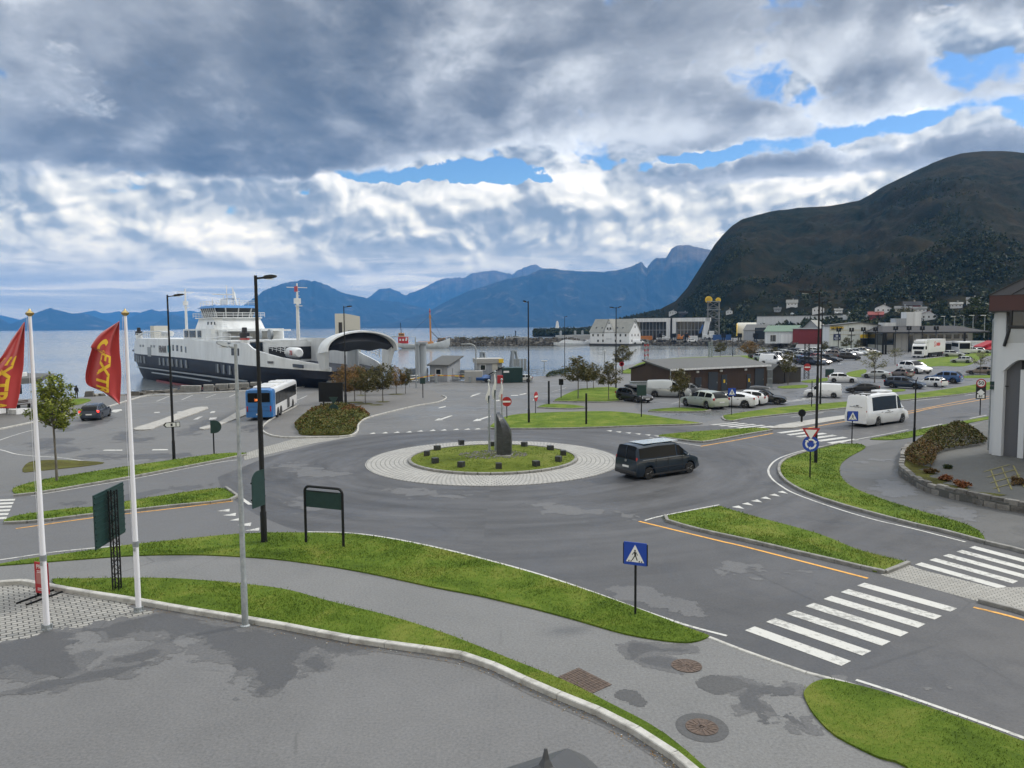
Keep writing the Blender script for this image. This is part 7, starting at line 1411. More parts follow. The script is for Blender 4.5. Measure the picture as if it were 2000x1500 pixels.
for i,(x,y)in enumerate([(1931,669),(1937,673)]):
    b=G(x,689);z0=HT(b,x,y+4);w=3.6;t=thing('red_canopy',['upper red sail canopy beside the white building','lower red sail canopy beside the white building'][i],'canopy',b+Vector((0,i*-3,0)),.1);mb=MB();mb.loft([[(-w,-2,z0-.8),(w,-2,z0+.5),(w,2,z0+.5),(-w,2,z0-.8)],[(-w,-2,z0-.5),(w*.2,-2,z0+1.2),(w*.2,2,z0+1.2),(-w,2,z0-.5)]]);mb.build('sail',M['signred'],t);mb=MB();mb.tube([(0,0,0),(0,0,z0)],.15,6);mb.build('post',M['galv'],t)
def HILL(px,py):
    d=ray(px,py);A_=math.atan2(d.x,d.y);e=d.z/math.hypot(d.x,d.y);azs=np.arctan2(HX[:,5],HY[:,5]);i=int(np.argmin(np.abs(azs-A_)));Dd=np.hypot(HX[i],HY[i]);E=(HZ[i]-CAMH)/Dd;k=int(np.argmax(E>=e));k=max(k,1);return Vector((math.sin(A_)*Dd[k],math.cos(A_)*Dd[k],HZ[i][k]))
HOUSES=[(1546,605,19,5,10.5,'whitewood','slate',0,'white house with a grey roof standing alone at the left on the slope'),(1597,615,20,8,12,'whitewood','darkroof',1,'white gabled house right above the long factory roof'),(1637,611,13,4,6,'whitewood','slate',0,'small white cottage between the gabled house and the red roofs'),(1709,623,24,6,11,'redwall','redroof',0,'red house with a red roof at the end of the factory'),(1723,614,26,8,14,'whitewood','darkroof',1,'white house with a dark roof above the red house'),(1762,612,26,5,9,'beige','felt',0,'cream bungalow beside the yellow-green tree'),(1780,604,28,6,12,'redwall','darkroof',0,'dark red house highest on the slope above the cream bungalow'),(1812,626,26,9,15,'whitewood','redroof',1,'white house with a reddish roof just above the grey building'),(1866,602,18,5,8,'whitewood','slate',0,'white house among the trees above the five pale lamps'),(1899,595,20,5,9,'whitewood','felt',0,'white house highest at the right, close to the building edge'),(1314,615,15,5,8,'whitewood','darkroof',1,'white house in the trees above the glass hall'),(1518,612,12,4,7,'greywall','felt',0,'grey cottage left of the lone white house'),(1424,614,12,5,8,'whitewood','slate',1,'white house half hidden right of the steel tower'),(1336,618,20,3,6,'darkhut','darkroof',0,'dark house beside the white one above the glass hall'),(1795,613,20,5,8,'whitewood','felt',0,'white low house between the cream bungalow and the reddish-roofed house')]
for(x,y,w,hw,hr_,wm,rm,g,lab)in HOUSES:
    b=HILL(x,y);d=math.hypot(b.x,b.y);m=d/FPX;A=b+Vector((-w*m/2,0,-.3));rzv=math.atan2(-b.x,b.y)*1.0;B=A+Vector((w*m*math.cos(rzv),w*m*math.sin(rzv),0))
    t,L=gable_house('hillside_house',lab,'house',A,B,w*m*.7,hw*m+.6,hr_*m+.6,wm,rm,not g,.4,'houses on the hillside',base=-2.0)
    for k in((.2,.5,.8)if w>14 else(.3,.7)):winpart(t,k*L,hw*m*.6+.4,w*m*.09,hw*m*.35,frame=None)
    mb=MB();mb.box((L*.6,w*m*.35,hr_*m+.9),(.8,.8,1.6));mb.build('chimney',M['concretewall'],t)
def woodland():
    r=np.random.default_rng(12);rr=random.Random(12);mb=MB();N=0;ni,nk=HX.shape;V=[];F=0;cols=[]
    den=fbm(HX/55+2,HY/55+5,77,4,.55);lowT=HT_
    for _ in range(90000):
        i=r.integers(2,ni-2);k=r.integers(0,int(nk*.75));T_=lowT[i,k];px_=pxs[i]
        thr=np.interp(T_,[0,.05,.14,.3,.55,.75],[.26,.37,.48,.57,.63,.69])+(0 if px_>1440 else-.16*np.interp(px_,[1250,1440],[1,0]))+(.0 if px_<1800 else-.05)
        if den[i,k]<thr+r.normal(0,.035):continue
        if T_>.12 and r.random()<.35:continue
        x,y,z=HX[i,k]+r.normal(0,2.5),HY[i,k]+r.normal(0,2.5),HZ[i,k]
        D=math.hypot(x,y)
        if D>1150:continue
        qx,qy=PROJ((x,y,z))
        if any(abs(qx-hx)<hw_*.5+9 and hy-16<qy<hy+17 for hx,hy,hw_ in[(q[0],q[1],q[2])for q in HOUSES]):continue
        s=r.uniform(1.8,4.0)*np.interp(T_,[0,.12,.4,.75],[1.0,.85,.7,.5]);tall=r.uniform(1.0,1.7)
        for q in range(20):
            d=np.array([r.normal(),r.normal(),r.normal()]);d/=np.linalg.norm(d)+1e-6;d*=r.random()**.4
            c=np.array([x+d[0]*s*.62,y+d[1]*s*.62,z+s*tall*.75+d[2]*s*tall*.62]);a=r.normal(size=3);a/=np.linalg.norm(a);b_=np.cross(a,r.normal(size=3));b_/=np.linalg.norm(b_)+1e-6;g=s*.34
            V+=[c-a*g,c+b_*g*.7,c+a*g,c-b_*g*.7]
        N+=1
        if N>9000:break
    V=np.array(V);n=len(V)//4;me=bpy.data.meshes.new('forest');me.from_pydata(V.tolist(),[],np.arange(n*4).reshape(-1,4).tolist());me.materials.append(leafmat('wood_leaves',(.012,.021,.004),(.026,.038,.008),(.052,.056,.015)));o=bpy.data.objects.new('forest',me);COL.objects.link(o);o['kind']='stuff';print('crowns',N)
woodland()
tree_proto('F',9,8,8,1700,.42,15,'dark',.16,30,.8);tree_proto('Y',8,11,7.5,1900,.45,16,'olive',.18,30,.9)
for i,(x,y,yt,k,lab)in enumerate([(1660,606,578,'F','dark round tree standing alone on the open slope above the factory'),(1768,634,607,'Y','broad yellow-green tree above the grey building roof'),(1740,634,610,'F','green tree between the store and the broad yellow-green tree'),(1840,634,598,'F','dark tree right of the reddish-roofed house'),(1905,640,594,'F','big dark tree behind the pale lamps'),(1930,668,640,'F','dark tree close to the white building above the red canopies'),(1905,660,638,'F','green tree at the bank above the filling station')]):
    b=HILL(x,min(y,630))if y<640 else AT(x,y,300);h=(y-yt)/FPX*math.hypot(b.x,b.y);b.z=CAMH+ray(x,y).z/math.hypot(ray(x,y).x,ray(x,y).y)*math.hypot(b.x,b.y);t0,c0,H0=TREES[k];t=thing('tree',lab,'tree',b,i*1.3);t.scale=(h/H0,)*3;sub('trunk',t0,t);sub('crown',c0,t)
PZ=.38
WALL=[(1772,876),(1764,886),(1760,893),(1757,910),(1755,926),(1770,939),(1800,957),(1850,973),(1896,983),(1950,995),(2000,1003),(2150,1032),(2400,1080)]
P=[G(*p)for p in WALL];plat=[Vector((p.x,p.y,PZ))for p in catmull(P,3)]+[G(2400,850,PZ),G(2100,800,PZ),G(1950,815,PZ),G(1880,838,PZ),G(1820,855,PZ)]
mossy=asphalt('mossy_forecourt',(.072,.074,.070),.6,wet=.1,rough=.7)
sheet('forecourt',plat,PZ,mossy,skirt=PZ)
P=resample(catmull(P,6),.62);rr=random.Random(4);t=thing('stone_wall','low dry stone retaining wall curving beside the path under the white building','stone wall',P[6]);mb=MB();o0=P[6]
for row,(z0,z1)in enumerate(((-.05,.28),(.29,.53))):
    Q_=P if row==0 else[p.lerp(q,.5)for p,q in zip(P,P[1:])]
    for a,b in zip(Q_,Q_[1:]):
        d=(b-a).normalized();n=Vector((-d.y,d.x,0));n=n if n.dot(Vector((1,.3,0)))>0 else-n;off=n*rr.uniform(-.04,.06);zt=z1+rr.uniform(-.05,.07)*(1 if row else.3);w=.30
        c=(a+b)/2+n*w/2+off-o0;mb.bbox((c.x,c.y,(z0+zt)/2),((b-a).length*rr.uniform(.93,.985),w,zt-z0),.03,math.atan2(d.y,d.x)+rr.uniform(-.03,.03))
mb.build('stones',M['granite2']if 'granite2' in M else material('wall_granite',(.17,.165,.155),.85,fn=lambda t,b:(t.put(b.inputs['Base Color'],t.ramp(t.math('ADD',t.math('MULTIPLY',t.noise(objco(t),3,7,.75),.7),t.math('MULTIPLY',t.new('ShaderNodeNewGeometry').outputs['Random Per Island'],.3)),[(.3,(.075,.072,.066)),(.52,(.17,.165,.155)),(.75,(.27,.26,.24))])),t.put(b.inputs['Normal'],t.bump(t.noise(objco(t),9,6,.7),.7,.05)))),t)
_w=P[4:-14];_n=[Vector((-(b-a).y,(b-a).x,0)).normalized()*(1 if Vector((-(b-a).y,(b-a).x,0)).dot(Vector((1,.3,0)))>0 else-1)for a,b in zip(_w,_w[1:])];_o=lambda q:[p+n*q*(.8+.25*math.sin(i*1.7))for i,(p,n)in enumerate(zip(_w,_n))];bedP=[p+n*.30 for p,n in zip(_w,_n)]+_o(1.7)[::-1];sheet('ground_cover',bedP,PZ+.02,M['moss'])
shrubbery('hedge',[(1768,899),(1770,886),(1785,872),(1810,857),(1842,848),(1880,846),(1912,852),(1928,866),(1895,874),(1856,880),(1832,890),(1826,904),(1815,914),(1790,914)],1.0,12000,'overgrown wild hedge, green at the far end and brown nearer, on the wall terrace','hedge',[leafmat('hedge_green',(.035,.045,.010),(.075,.080,.016),(.13,.115,.03)),leafmat('hedge_brown',(.07,.048,.020),(.12,.075,.03),(.17,.105,.04))],.085,5,PZ,split=lambda p,n,r:r.random()<(.75 if p.y<G(1800,884,PZ).y else.22),core_=False)
for(x,y,w,m,lab)in[(1818,925,22,'hedge_brown','brown bush between the hedge and the red bushes'),(1846,938,24,'russet','left of the two red bushes behind the stone wall'),(1881,952,26,'russet','right one of the two red bushes behind the stone wall'),(1850,915,14,'dark','small dark green bush at the terrace behind the red ones'),(1990,946,30,'hedge_brown','brown bush by the yellow painted grid under the white building')]:
    c=G(x,y,PZ);r=(G(x+w/2,y,PZ)-c).length;rr=random.Random(x);mb=MB();leaves(mb,[Vector((rr.gauss(0,.4)*r,rr.gauss(0,.4)*r,r*.35+abs(rr.gauss(0,.2))*r))for _ in range(16)],900,r*.5,.07,rr,.6);t=thing('bush',lab,'bush',c);mb.build('foliage',LEAF['russet']if m=='russet' else LEAF['dark']if m=='dark' else leafmat('bush_brown',(.06,.04,.016),(.11,.065,.025),(.15,.10,.03)),t)
    mb=MB();[mb.tube([(0,0,-.05),(math.cos(a)*r*.5,math.sin(a)*r*.5,r*.6)],[.02,.006],4)for a in np.linspace(0,6,8)];mb.build('stems',M['bark'],t)
for i in range(4):line_=[(1925+i*17,903+i*1.5),(1948+i*24,960-i*6)]
mb=MB()
for i in range(4):strip(mb,[G(1922+i*6,922+i*11,PZ),G(1972+i*10,908+i*10,PZ)],.07,PZ+.03)
for i in range(3):strip(mb,[G(1935+i*22,918-i*4,PZ),G(1952+i*24,962-i*5,PZ)],.07,PZ+.03)
struct(mb.build('road_marking',paint('yellow_grid_paint',(.20,.18,.05))))
A,B0=G(1937,885,PZ),G(2000,893.5,PZ);B=A+(B0-A)*4.5;loc,rz,L=frame_at(A,B);loc=Vector((loc.x,loc.y,PZ));t=thing('white_building','white rendered building with tall pillars, a bay window and a dark red roof edge','building',loc,rz)
e=HT(A,1944,607)-PZ;M['render']=wallmat('white_render',(.55,.58,.62),0,.05);M['recess']=wallmat('dark_grey_render',(.095,.10,.115),0,.05);M['fascia']=wallmat('oxblood_fascia',(.055,.018,.016),0,.12,.45);m1=(B0-A).length/63.0
mb=MB();mb.box((L/2,5.3,e/2),(L,10,e));mb.build('wall',M['render'],t)
def pil(x0,x1,y,z0,z1,mat,name):mb=MB();mb.box(((x0+x1)/2,-y/2,(z0+z1)/2),(x1-x0,y+.5,z1-z0));return mb.build(name,M[mat],t)
pw=63*m1
pil(.0,9*m1,.10,0,e,'render','pillar');pil(11*m1,29*m1,.42,0,e*.99,'render','pillar');pil(29.1*m1,57*m1,.12,0,e*.66,'recess','recessed_panel');pil(57.1*m1,68*m1,.22,0,e*.60,'render','door_post');pil(68.1*m1,96*m1,.12,0,e*.66,'recess','recessed_panel');pil(96.1*m1,130*m1,.42,0,e*.62,'render','pillar')
zb0,zb1=e*.62,e*.78;x0,x1=26*m1,135*m1
mb=MB();n=12;W_=(60-29)*m1
mb.plate([(x0,zb1),(x0,zb0-.30)]+[(29*m1+67*m1*q/n,zb0-.30+.75*math.sin(PI*q/n))for q in range(n+1)]+[(x1,zb0-.30),(x1,zb1)],-.75,-.05);mb.build('arched_bracket',M['render'],t)
mb=MB();mb.loft([[(x0+.1,-.75,zb1),(x1,-.75,zb1),(x1,0,zb1),(x0+.1,0,zb1)],[(x0+.5,-1.1,zb1+.9),(x1,-1.1,zb1+.9),(x1,0,zb1+.9),(x0+.5,0,zb1+.9)]]);mb.build('bay_base',M['render'],t)
mb=MB();mb.loft([[(x0+.55,-1.05,zb1+1.0),(x1,-1.05,zb1+1.0),(x1,0,zb1+1.0),(x0+.55,0,zb1+1.0)],[(x0+.55,-1.05,e-.05),(x1,-1.05,e-.05),(x1,0,e-.05),(x0+.55,0,e-.05)]]);bw=mb.build('bay_window',M['winglass'],t)
mb=MB();mb.box(((x0+x1)/2+.25,-1.08,zb1+1.0),(x1-x0-.4,.12,.2));mb.box((x0+.58,-1.06,(zb1+1+e)/2),(.14,.12,e-zb1-1));mb.box((x0+2.6,-1.06,(zb1+1+e)/2),(.10,.12,e-zb1-1));mb.bar((x0+.1,-.80,zb1-.2),(x0+.58,-1.12,zb1+1.0),.14);mb.build('frame',M['signblack'],bw)
mb=MB();mb.box((L/2+.05,4.6,e+.45),(L+.1,11.2,1.05));mb.build('fascia',M['fascia'],t);mb=MB();mb.box((L/2+.05,4.6,e-.06),(L+.2,11.3,.10));mb.build('soffit',M['signblack'],t)
mb=MB();mb.loft([[(-.05,-1.05,e+.97),(L+.3,-1.05,e+.97),(L+.3,10.2,e+.97),(-.05,10.2,e+.97)],[(5.5,3.4,e+4.6),(L-5,3.4,e+4.6),(L-5,5,e+4.6),(5.5,5,e+4.6)]]);rf=mb.build('roof',M['darkroof'],t);mb=MB();[mb.bar((x*1.4,-1.05,e+1.0),(x*1.4+(5.5-x*1.4)*.0+(0 if x*1.4>5.5 else(5.5-x*1.4)*.9),3.2,e+4.55),.07)for x in range(0,9)];mb.build('seam',M['darkroof'],rf)
mb=MB();mb.tube([(-.15,-.15,.2),(-.15,-.15,e-.6),(.1,-.1,e-.2),(-.1,-.6,e-.1)],.055,8);mb.build('downpipe',M['galv'],t)
b=A;zz=HT(b,1945,752);t=thing('wall_sign','small dark sign sticking out from the left corner of the white building','sign',(A.x-.25,A.y-.45,zz),rz-.1);mb=MB();mb.bbox((0,0,0),(26*m1*.8,.08,.52),.02);p=mb.build('panel',M['greensign'],t);mb=MB();mb.box((.4,.05,.0),(.9,.04,.06));mb.build('bracket',M['blackmetal'],t);mb=MB();[mb.box((-.25+.14*k,-.05,-.02),(.10,.01,.10))for k in range(5)];mb.build('lettering',M['lettergrey'],p)
tip=AT(1066,1462,8.2);t=thing('spired_canopy','tip of a dark grey spired canopy roof at the bottom picture edge','canopy',(tip.x,tip.y,0),.5);zt=tip.z
R_=[]
for s,z in((.012,0),(.03,-.12),(.06,-.20),(.14,-.27),(.34,-.36),(.8,-.62),(1.6,-1.35)):R_.append([(s*x,s*y,zt+z)for x,y in((-1,-1),(1,-1),(1,1),(-1,1))])
mb=MB();mb.loft(R_[::-1]);mb.build('roof',material('grey_canopy_cloth',(.06,.063,.068),.5),t);[MB().tube([(x,y,0),(x,y,zt-1.4)],.04,8).build('post',M['galv'],t)for x in(-1.5,1.5)for y in(-1.5,1.5)]
A,B=G(-60,818),G(60,803);loc,rz,L=frame_at(A,B);t=thing('quay_kiosk','low kiosk with a flat wing-shaped grey roof at the left quay','kiosk',loc,rz);h=HT(A,0,757);hb=HT(B,62,757)
mb=MB();mb.box((L*.33,3,h/2),(L*.62,5,h*.96));mb.build('wall',M['whitewood'],t);mb=MB();mb.box((L*.80,3.2,h*.80),(L*.36,4.6,h*.34));mb.box((L*.40,.42,h*.84),(L*.70,.12,h*.22));mb.build('clerestory',M['winglass'],t);mb=MB();mb.box((L*.84,3,h*.33),(L*.13,3.6,h*.62));mb.build('side_wall',M['whitewood'],t)
mb=MB();mb.loft([[(x,y,z-.0)for x,y,z in((-2,-1.2,h+.1),(-2,8,h+.1),(-2,8,h+.75),(-2,-1.2,h+.75))],[(L*1.02,-1.2,h+.12),(L*1.02,8,h+.12),(L*1.02,8,h+.72),(L*1.02,-1.2,h+.72)],[(L*1.62,1.0,h+.78),(L*1.62,6,h+.78),(L*1.62,6,h+.86),(L*1.62,1.0,h+.86)]]);mb.build('roof',M['felt'],t);mb=MB();mb.bbox((L*.95,3,h+.95),(L*.48,2.6,.5),.05);mb.build('roof_light',M['whitewood'],t)
mb=MB();mb.box((L*.15,-.15,h*.4),(L*.10,.3,h*.8));mb.build('pillar',M['whitewood'],t);mb=MB();mb.loft([[(L*.58,-1.4,0),(L*.93,-1.4,0),(L*.93,-.2,0),(L*.58,-.2,0)],[(L*.58,-1.4,.5),(L*.82,-1.4,.5),(L*.82,-.2,.5),(L*.58,-.2,.5)]]);mb.build('plinth',M['whitewood'],t);mb=MB();mb.box((L*.44,.42,h*.38),(L*.16,.1,h*.5));mb.build('brown_door',M['brownwood'],t);winpart(t,L*.60,h*.45,L*.10,h*.3,.42)
b=G(47,797);t=thing('bench','small brown wooden bench beside the kiosk wall','bench',b,rz);mb=MB();[mb.box((0,y,.45),(1.7,.12,.05))for y in(-.18,0,.18)];mb.build('seat',M['brownwood'],t);mb=MB();[mb.box((0,.28,z),(1.7,.04,.12))for z in(.65,.82)];mb.build('backrest',M['brownwood'],t);[MB().box((x,0,.22),(.08,.45,.44)).build('leg',M['blackmetal'],t)for x in(-.7,.7)]
def person(loc,rz,label,H=1.75,coat=(.012,.013,.016),legs=(.02,.021,.026)):
    s=H/1.75;vs=[((0,0,.95),.155),((0,0,1.15),.150),((0,.01,1.38),.165),((0,.01,1.50),.085),((0,.0,1.57),.062),((0,-.01,1.66),.105),((0,0,1.72),.07),((.10,0,.88),.105),((.11,.01,.50),.072),((.115,.03,.10),.052),((.12,-.10,.045),.045),((-.10,0,.88),.105),((-.12,.01,.50),.072),((-.13,.03,.10),.052),((-.135,-.10,.045),.045),((.20,.01,1.42),.075),((.25,.03,1.15),.058),((.20,-.10,.98),.048),((.16,-.15,.94),.04),((-.20,.01,1.42),.075),((-.25,.03,1.15),.058),((-.20,-.10,.98),.048),((-.16,-.15,.94),.04)]
    ed=[(0,1),(1,2),(2,3),(3,4),(4,5),(5,6),(0,7),(7,8),(8,9),(9,10),(0,11),(11,12),(12,13),(13,14),(2,15),(15,16),(16,17),(17,18),(2,19),(19,20),(20,21),(21,22)]
    me=bpy.data.meshes.new('body');me.from_pydata([v for v,r in vs],ed,[]);o=bpy.data.objects.new('body',me);COL.objects.link(o)
    m=o.modifiers.new('skin','SKIN');
    for i,(v,r)in enumerate(vs):me.skin_vertices[0].data[i].radius=(r,r*(.8 if i<4 else 1))
    me.skin_vertices[0].data[0].use_root=True;m.use_smooth_shade=True;sbd=o.modifiers.new('s','SUBSURF');sbd.levels=sbd.render_levels=2
    def fn(t,b):
        c=t.new('ShaderNodeSeparateXYZ');t.l.new(objco(t),c.inputs[0]);t.put(b.inputs['Base Color'],t.mix(t.smooth(c.outputs[2],.90,.93),legs,coat))
    me.materials.append(material('dark_clothes',coat,.85,fn=fn));r=thing('person',label,'person',loc,rz);r.scale=(s,)*3;o.parent=r
    mb=MB();mb.lathe([(.02,1.47),(.10,1.52),(.118,1.62),(.112,1.70),(.07,1.765),(.01,1.78)],14);hd=mb.build('hood',material('dark_hood',(.012,.012,.014),.9),r,60)
    return r
p_=G(150,778.5);person(p_,PI,'person in a dark hooded jacket standing at the water edge, seen from behind',HT(p_,150,753))
p2=AT(531,748,118);
M['hullnavy']=material('navy_hull_paint',(.008,.011,.022),.45,0,.2,fn=lambda t,b:t.put(b.inputs['Base Color'],t.ramp(t.noise(t.mapping(objco(t),(0,0,0),(0,0,0),(1,1,.3)),.35,6,.65),[(.35,(.006,.009,.018)),(.65,(.014,.018,.032))])))
M['shipwhite']=material('ship_white_paint',(.62,.65,.67),.35,fn=lambda t,b:t.put(b.inputs['Base Color'],t.ramp(t.noise(t.mapping(objco(t),(0,0,0),(0,0,0),(1,1,.25)),.5,6,.65),[(.32,(.52,.545,.56)),(.6,(.66,.69,.71))])));M['shipgrey']=material('ship_grey',(.24,.27,.30),.5);M['wheelblue']=material('wheelhouse_blue',(.03,.16,.40),.35);M['inside']=material('visor_inner_black',(.012,.014,.020),.4)
BOW=Vector((-23,113,0));ud=Vector((-.645,.764,0)).normalized();FL,FW=104.0,18.0;C=BOW+ud*FL/2;rz=math.atan2(-ud.y,-ud.x)
t=thing('car_ferry','white and navy car ferry lying at the quay with its bow raised open','ferry',(C.x,C.y,0),rz);HL=FL/2
def hw(s):
    a=abs(s);return FW/2*(1 if a<.55 else 1-.52*((a-.55)/.45)**1.7)
def sheer(s):return 3.4-.75*max(0,s)**1.5
S=np.linspace(-1,1,49)
mb=MB();R_=[]
for s in S:
    a=abs(s);zb=SEAZ-.6 if a<.72 else SEAZ-.6+(sheer(s)-1.6-SEAZ)*((a-.72)/.28)**1.1;w=hw(s);wb=w*(.90 if a<.7 else.90-.35*(a-.7)/.3);zt=sheer(s)
    R_.append([(s*HL,-w,zt),(s*HL,-w,zt-1.2),(s*HL,-wb,max(zb,min(-1,zt-2))),(s*HL,-wb*.9,zb),(s*HL,wb*.9,zb),(s*HL,wb,max(zb,min(-1,zt-2))),(s*HL,w,zt-1.2),(s*HL,w,zt)])
mb.loft(R_);mb.build('hull',M['hullnavy'],t,35)
mb=MB()
for s0,s1 in((-.62,.62),(-.40,.30)):
    z=.5 if s0<-.5 else-.3;mb.box(((s0+s1)/2*HL,-FW/2-.02,z),((s1-s0)*HL,.35,.22))
mb.build('fender_rail',M['shipgrey'],t)
mb=MB();mb.box((0,-FW*.45,SEAZ+.15),(FL*.40,.4,.3));mb.build('boot_stripe',material('red_boot_paint',(.20,.02,.018),.5),t)
for gi,(s0,n)in enumerate(((-.74,5),(-.30,7),(.36,4))):
    for k in range(n):
        s=s0+k*.055;mb=MB();mb.box((s*HL,-hw(s)-.0,sheer(s)-1.15),(.9,.16,1.5));o=mb.build('side_opening',M['inside'],t);mb=MB();mb.box((s*HL+.75,-hw(s)-.03,sheer(s)-1.15),(.45,.2,1.5));mb.build('frame',M['shipgrey'],o)
def topz(s):
    return float(np.interp(s,[-1,-.95,-.80,-.72,-.70,-.30,.10,.48,.5,.62,.66,.80,.97,1.0],[3.7,4.3,4.7,6.2,6.5,6.9,7.0,6.3,6.6,6.6,5.6,4.5,3.6,3.2]))
for sy,nm in((-1,'side_plating'),(1,'side_plating')):
    mb=MB();S2=np.linspace(-1,1,81);mb.loft([[(s*HL,sy*hw(s),sheer(s)),(s*HL,sy*(hw(s)-.25),sheer(s)),(s*HL,sy*(hw(s)-.28),topz(s)),(s*HL,sy*(hw(s)-.05),topz(s))]for s in S2]);mb.build(nm,M['shipwhite'],t,30)
mb=MB();mb.prism([(s*HL,-hw(s)+.3)for s in S]+[(s*HL,hw(s)-.3)for s in S[::-1]],1.5,1.7);mb.build('car_deck',M['shipgrey'],t)
mb=MB();mb.prism([(s*HL,-hw(s)+.3)for s in np.linspace(-.68,.48,20)]+[(s*HL,hw(s)-.3)for s in np.linspace(.48,-.68,20)],6.6,6.9);mb.build('upper_deck',M['shipwhite'],t)
for s,w,h,z in((-.16,1.0,1.2,5.2),(-.11,1.0,1.2,5.2),(-.06,1.3,1.2,5.2),(-.01,1.0,1.2,5.1),(.04,.7,1.2,5.0)):mb=MB();mb.bbox((s*HL,-hw(s)+.05,z),(w,.12,h),.05);mb.build('side_window',M['winglass'],t)
mb=MB();mb.bbox((.53*HL,-hw(.53)+.04,5.1),(3.4,.14,1.2),.06);mb.build('side_window',M['inside'],t);mb=MB();mb.box((.86*HL,-hw(.86)-.02,3.35),(8.5,.2,.5),-.12);mb.build('mooring_slot',M['inside'],t);mb=MB();mb.box((-.95*HL,-hw(.95)-.02,3.7),(4,.2,.45));mb.build('mooring_slot',M['inside'],t);mb=MB();mb.box((-.43*HL,-FW/2-.02,4.1),(2.6,.1,2.0));mb.build('vent_grille',M['shipgrey'],t)
for s in(-.56,-.52,-.40,-.36):mb=MB();mb.box((s*HL,-FW/2-.02,5.3+(s+.5)*.3),(1.1,.1,.5));mb.build('side_fitting',M['shipgrey'],t)
text_mesh('FRAM',2.0,M['lettergrey'],'lettering',.03,t,Matrix.Translation((-.245*HL,-FW/2-.05,4.75)),bold=.04);mb=MB();mb.plate([(-.175*HL,5.6),(-.14*HL,5.6),(-.14*HL,4.5),(-.157*HL,3.9),(-.175*HL,4.5)],-FW/2-.08,-FW/2+.02);mb.build('shield_emblem',material('emblem_teal',(.02,.20,.26),.5),t);mb=MB();[mb.box((.74*HL+k*.45,-hw(.74)-.03+k*.05,3.7),(.32,.08,.35))for k in range(4)];mb.build('bow_lettering',M['lettergrey'],t)
def house(x0,x1,w,z0,z1,name='deckhouse',mat='shipwhite',tx0=0,tx1=0,tw=0,rnd=.5):
    mb=MB();R_=[]
    for z,a,b_,c in((z0,0,0,0),(z1,tx0,tx1,tw)):
        X0,X1,W_=x0+a,x1-b_,w-c;R_.append([(X0+rnd,-W_,z),(X1-rnd,-W_,z),(X1,-W_+rnd,z),(X1,W_-rnd,z),(X1-rnd,W_,z),(X0+rnd,W_,z),(X0,W_-rnd,z),(X0,-W_+rnd,z)])
    mb.loft(R_);return mb.build(name,M[mat],t,25)
dh=house(-6,11,7.0,6.9,8.9);bridge=house(-5.6,7.4,5.0,8.9,10.9,'bridge_base','shipwhite',.9,1.1,.5,1.2)
for x,w in((-3.5,2.2),(.2,3.6),(4.2,2.0)):mb=MB();mb.bbox((x,-7.04,7.95),(w,.12,1.3),.06);mb.build('window',M['winglass'],dh)
for x in(2.5,4.4,6.2):mb=MB();mb.bbox((x,-4.78,9.95),(.5,.12,.6),.05);mb.build('window',M['winglass'],bridge)
wh_=house(-4.6,5.2,3.5,11.1,12.9,'wheelhouse','winglass',-.7,-.7,-.5,1.4);mb=MB()
for q in range(8):
    a=q/7;mb.bar((-3.4+7.4*a,-3.52,11.1),(-3.7+8.0*a,-4.02,12.9),.2)
for x,xx in((-4.6,-5.3),(5.2,5.9)):
    for y in(-2.2,0,2.2):mb.bar((x,y,11.1),(xx,y*1.15,12.9),.2)
mb.build('frame',M['shipwhite'],wh_)
house(-6.0,6.6,4.5,12.9,13.4,'wheelhouse_roof','wheelblue',.7,.7,.6,1.6);house(-6.2,6.8,4.9,10.9,11.1,'wheelhouse_gallery','shipwhite',0,0,0,1.6)
def rail(pts,h=1.1,n=3,r=.045,name='railing',mat='shipwhite',par=t,step=1.8):
    mb=MB();P=[Vector(p)for p in pts]
    for k in range(n):mb.tube([p+Vector((0,0,h*(k+1)/n))for p in P],r,5)
    for p in resample(P,step):mb.tube([p,p+Vector((0,0,h))],r,5)
    return mb.build(name,M[mat],par)
rail([(-6.1,-4.8,11.1),(6.7,-4.8,11.1),(6.7,4.8,11.1)],.9);rail([(-5,-3.6,13.4),(5.6,-3.6,13.4),(5.6,3.6,13.4)],.9);rail([(-.66*HL,-8.5,6.9),(-9,-8.5,6.9)]);rail([(12,-8.5,6.9),(.47*HL,-8.5,6.9)]);rail([(11,-6.0,8.9),(16,-6.0,8.9)])
mb=MB();mb.box((13.5,0,8.6),(5,12,.3));mb.box((12.5,-5.5,7.7),(2,1,1.6));mb.build('aft_wing_deck',M['shipwhite'],t)
def mast(x,h,nm='mast'):
    mb=MB();mb.tube([(x,0,6.9),(x,0,h*.75),(x,0,h)],[.34,.26,.12],8);mb.box((x,0,h-.7),(.12,3.6,.12));mb.box((x,0,h*.82),(.6,1.0,.9));mb.box((x+.5,0,h*.77),(.9,.9,.12));[mb.box((x+.35,0,z),(.12,.5,.06))for z in np.arange(8,h-1,.7)];return mb.build(nm,M['shipwhite'],t,40)
mast(-.50*HL,17.9);mast(.62*HL,16.4);mb=MB();mb.box((.62*HL+.9,-.6,15.4),(1.2,.06,.9));mb.build('pennant',M['signred'],t)
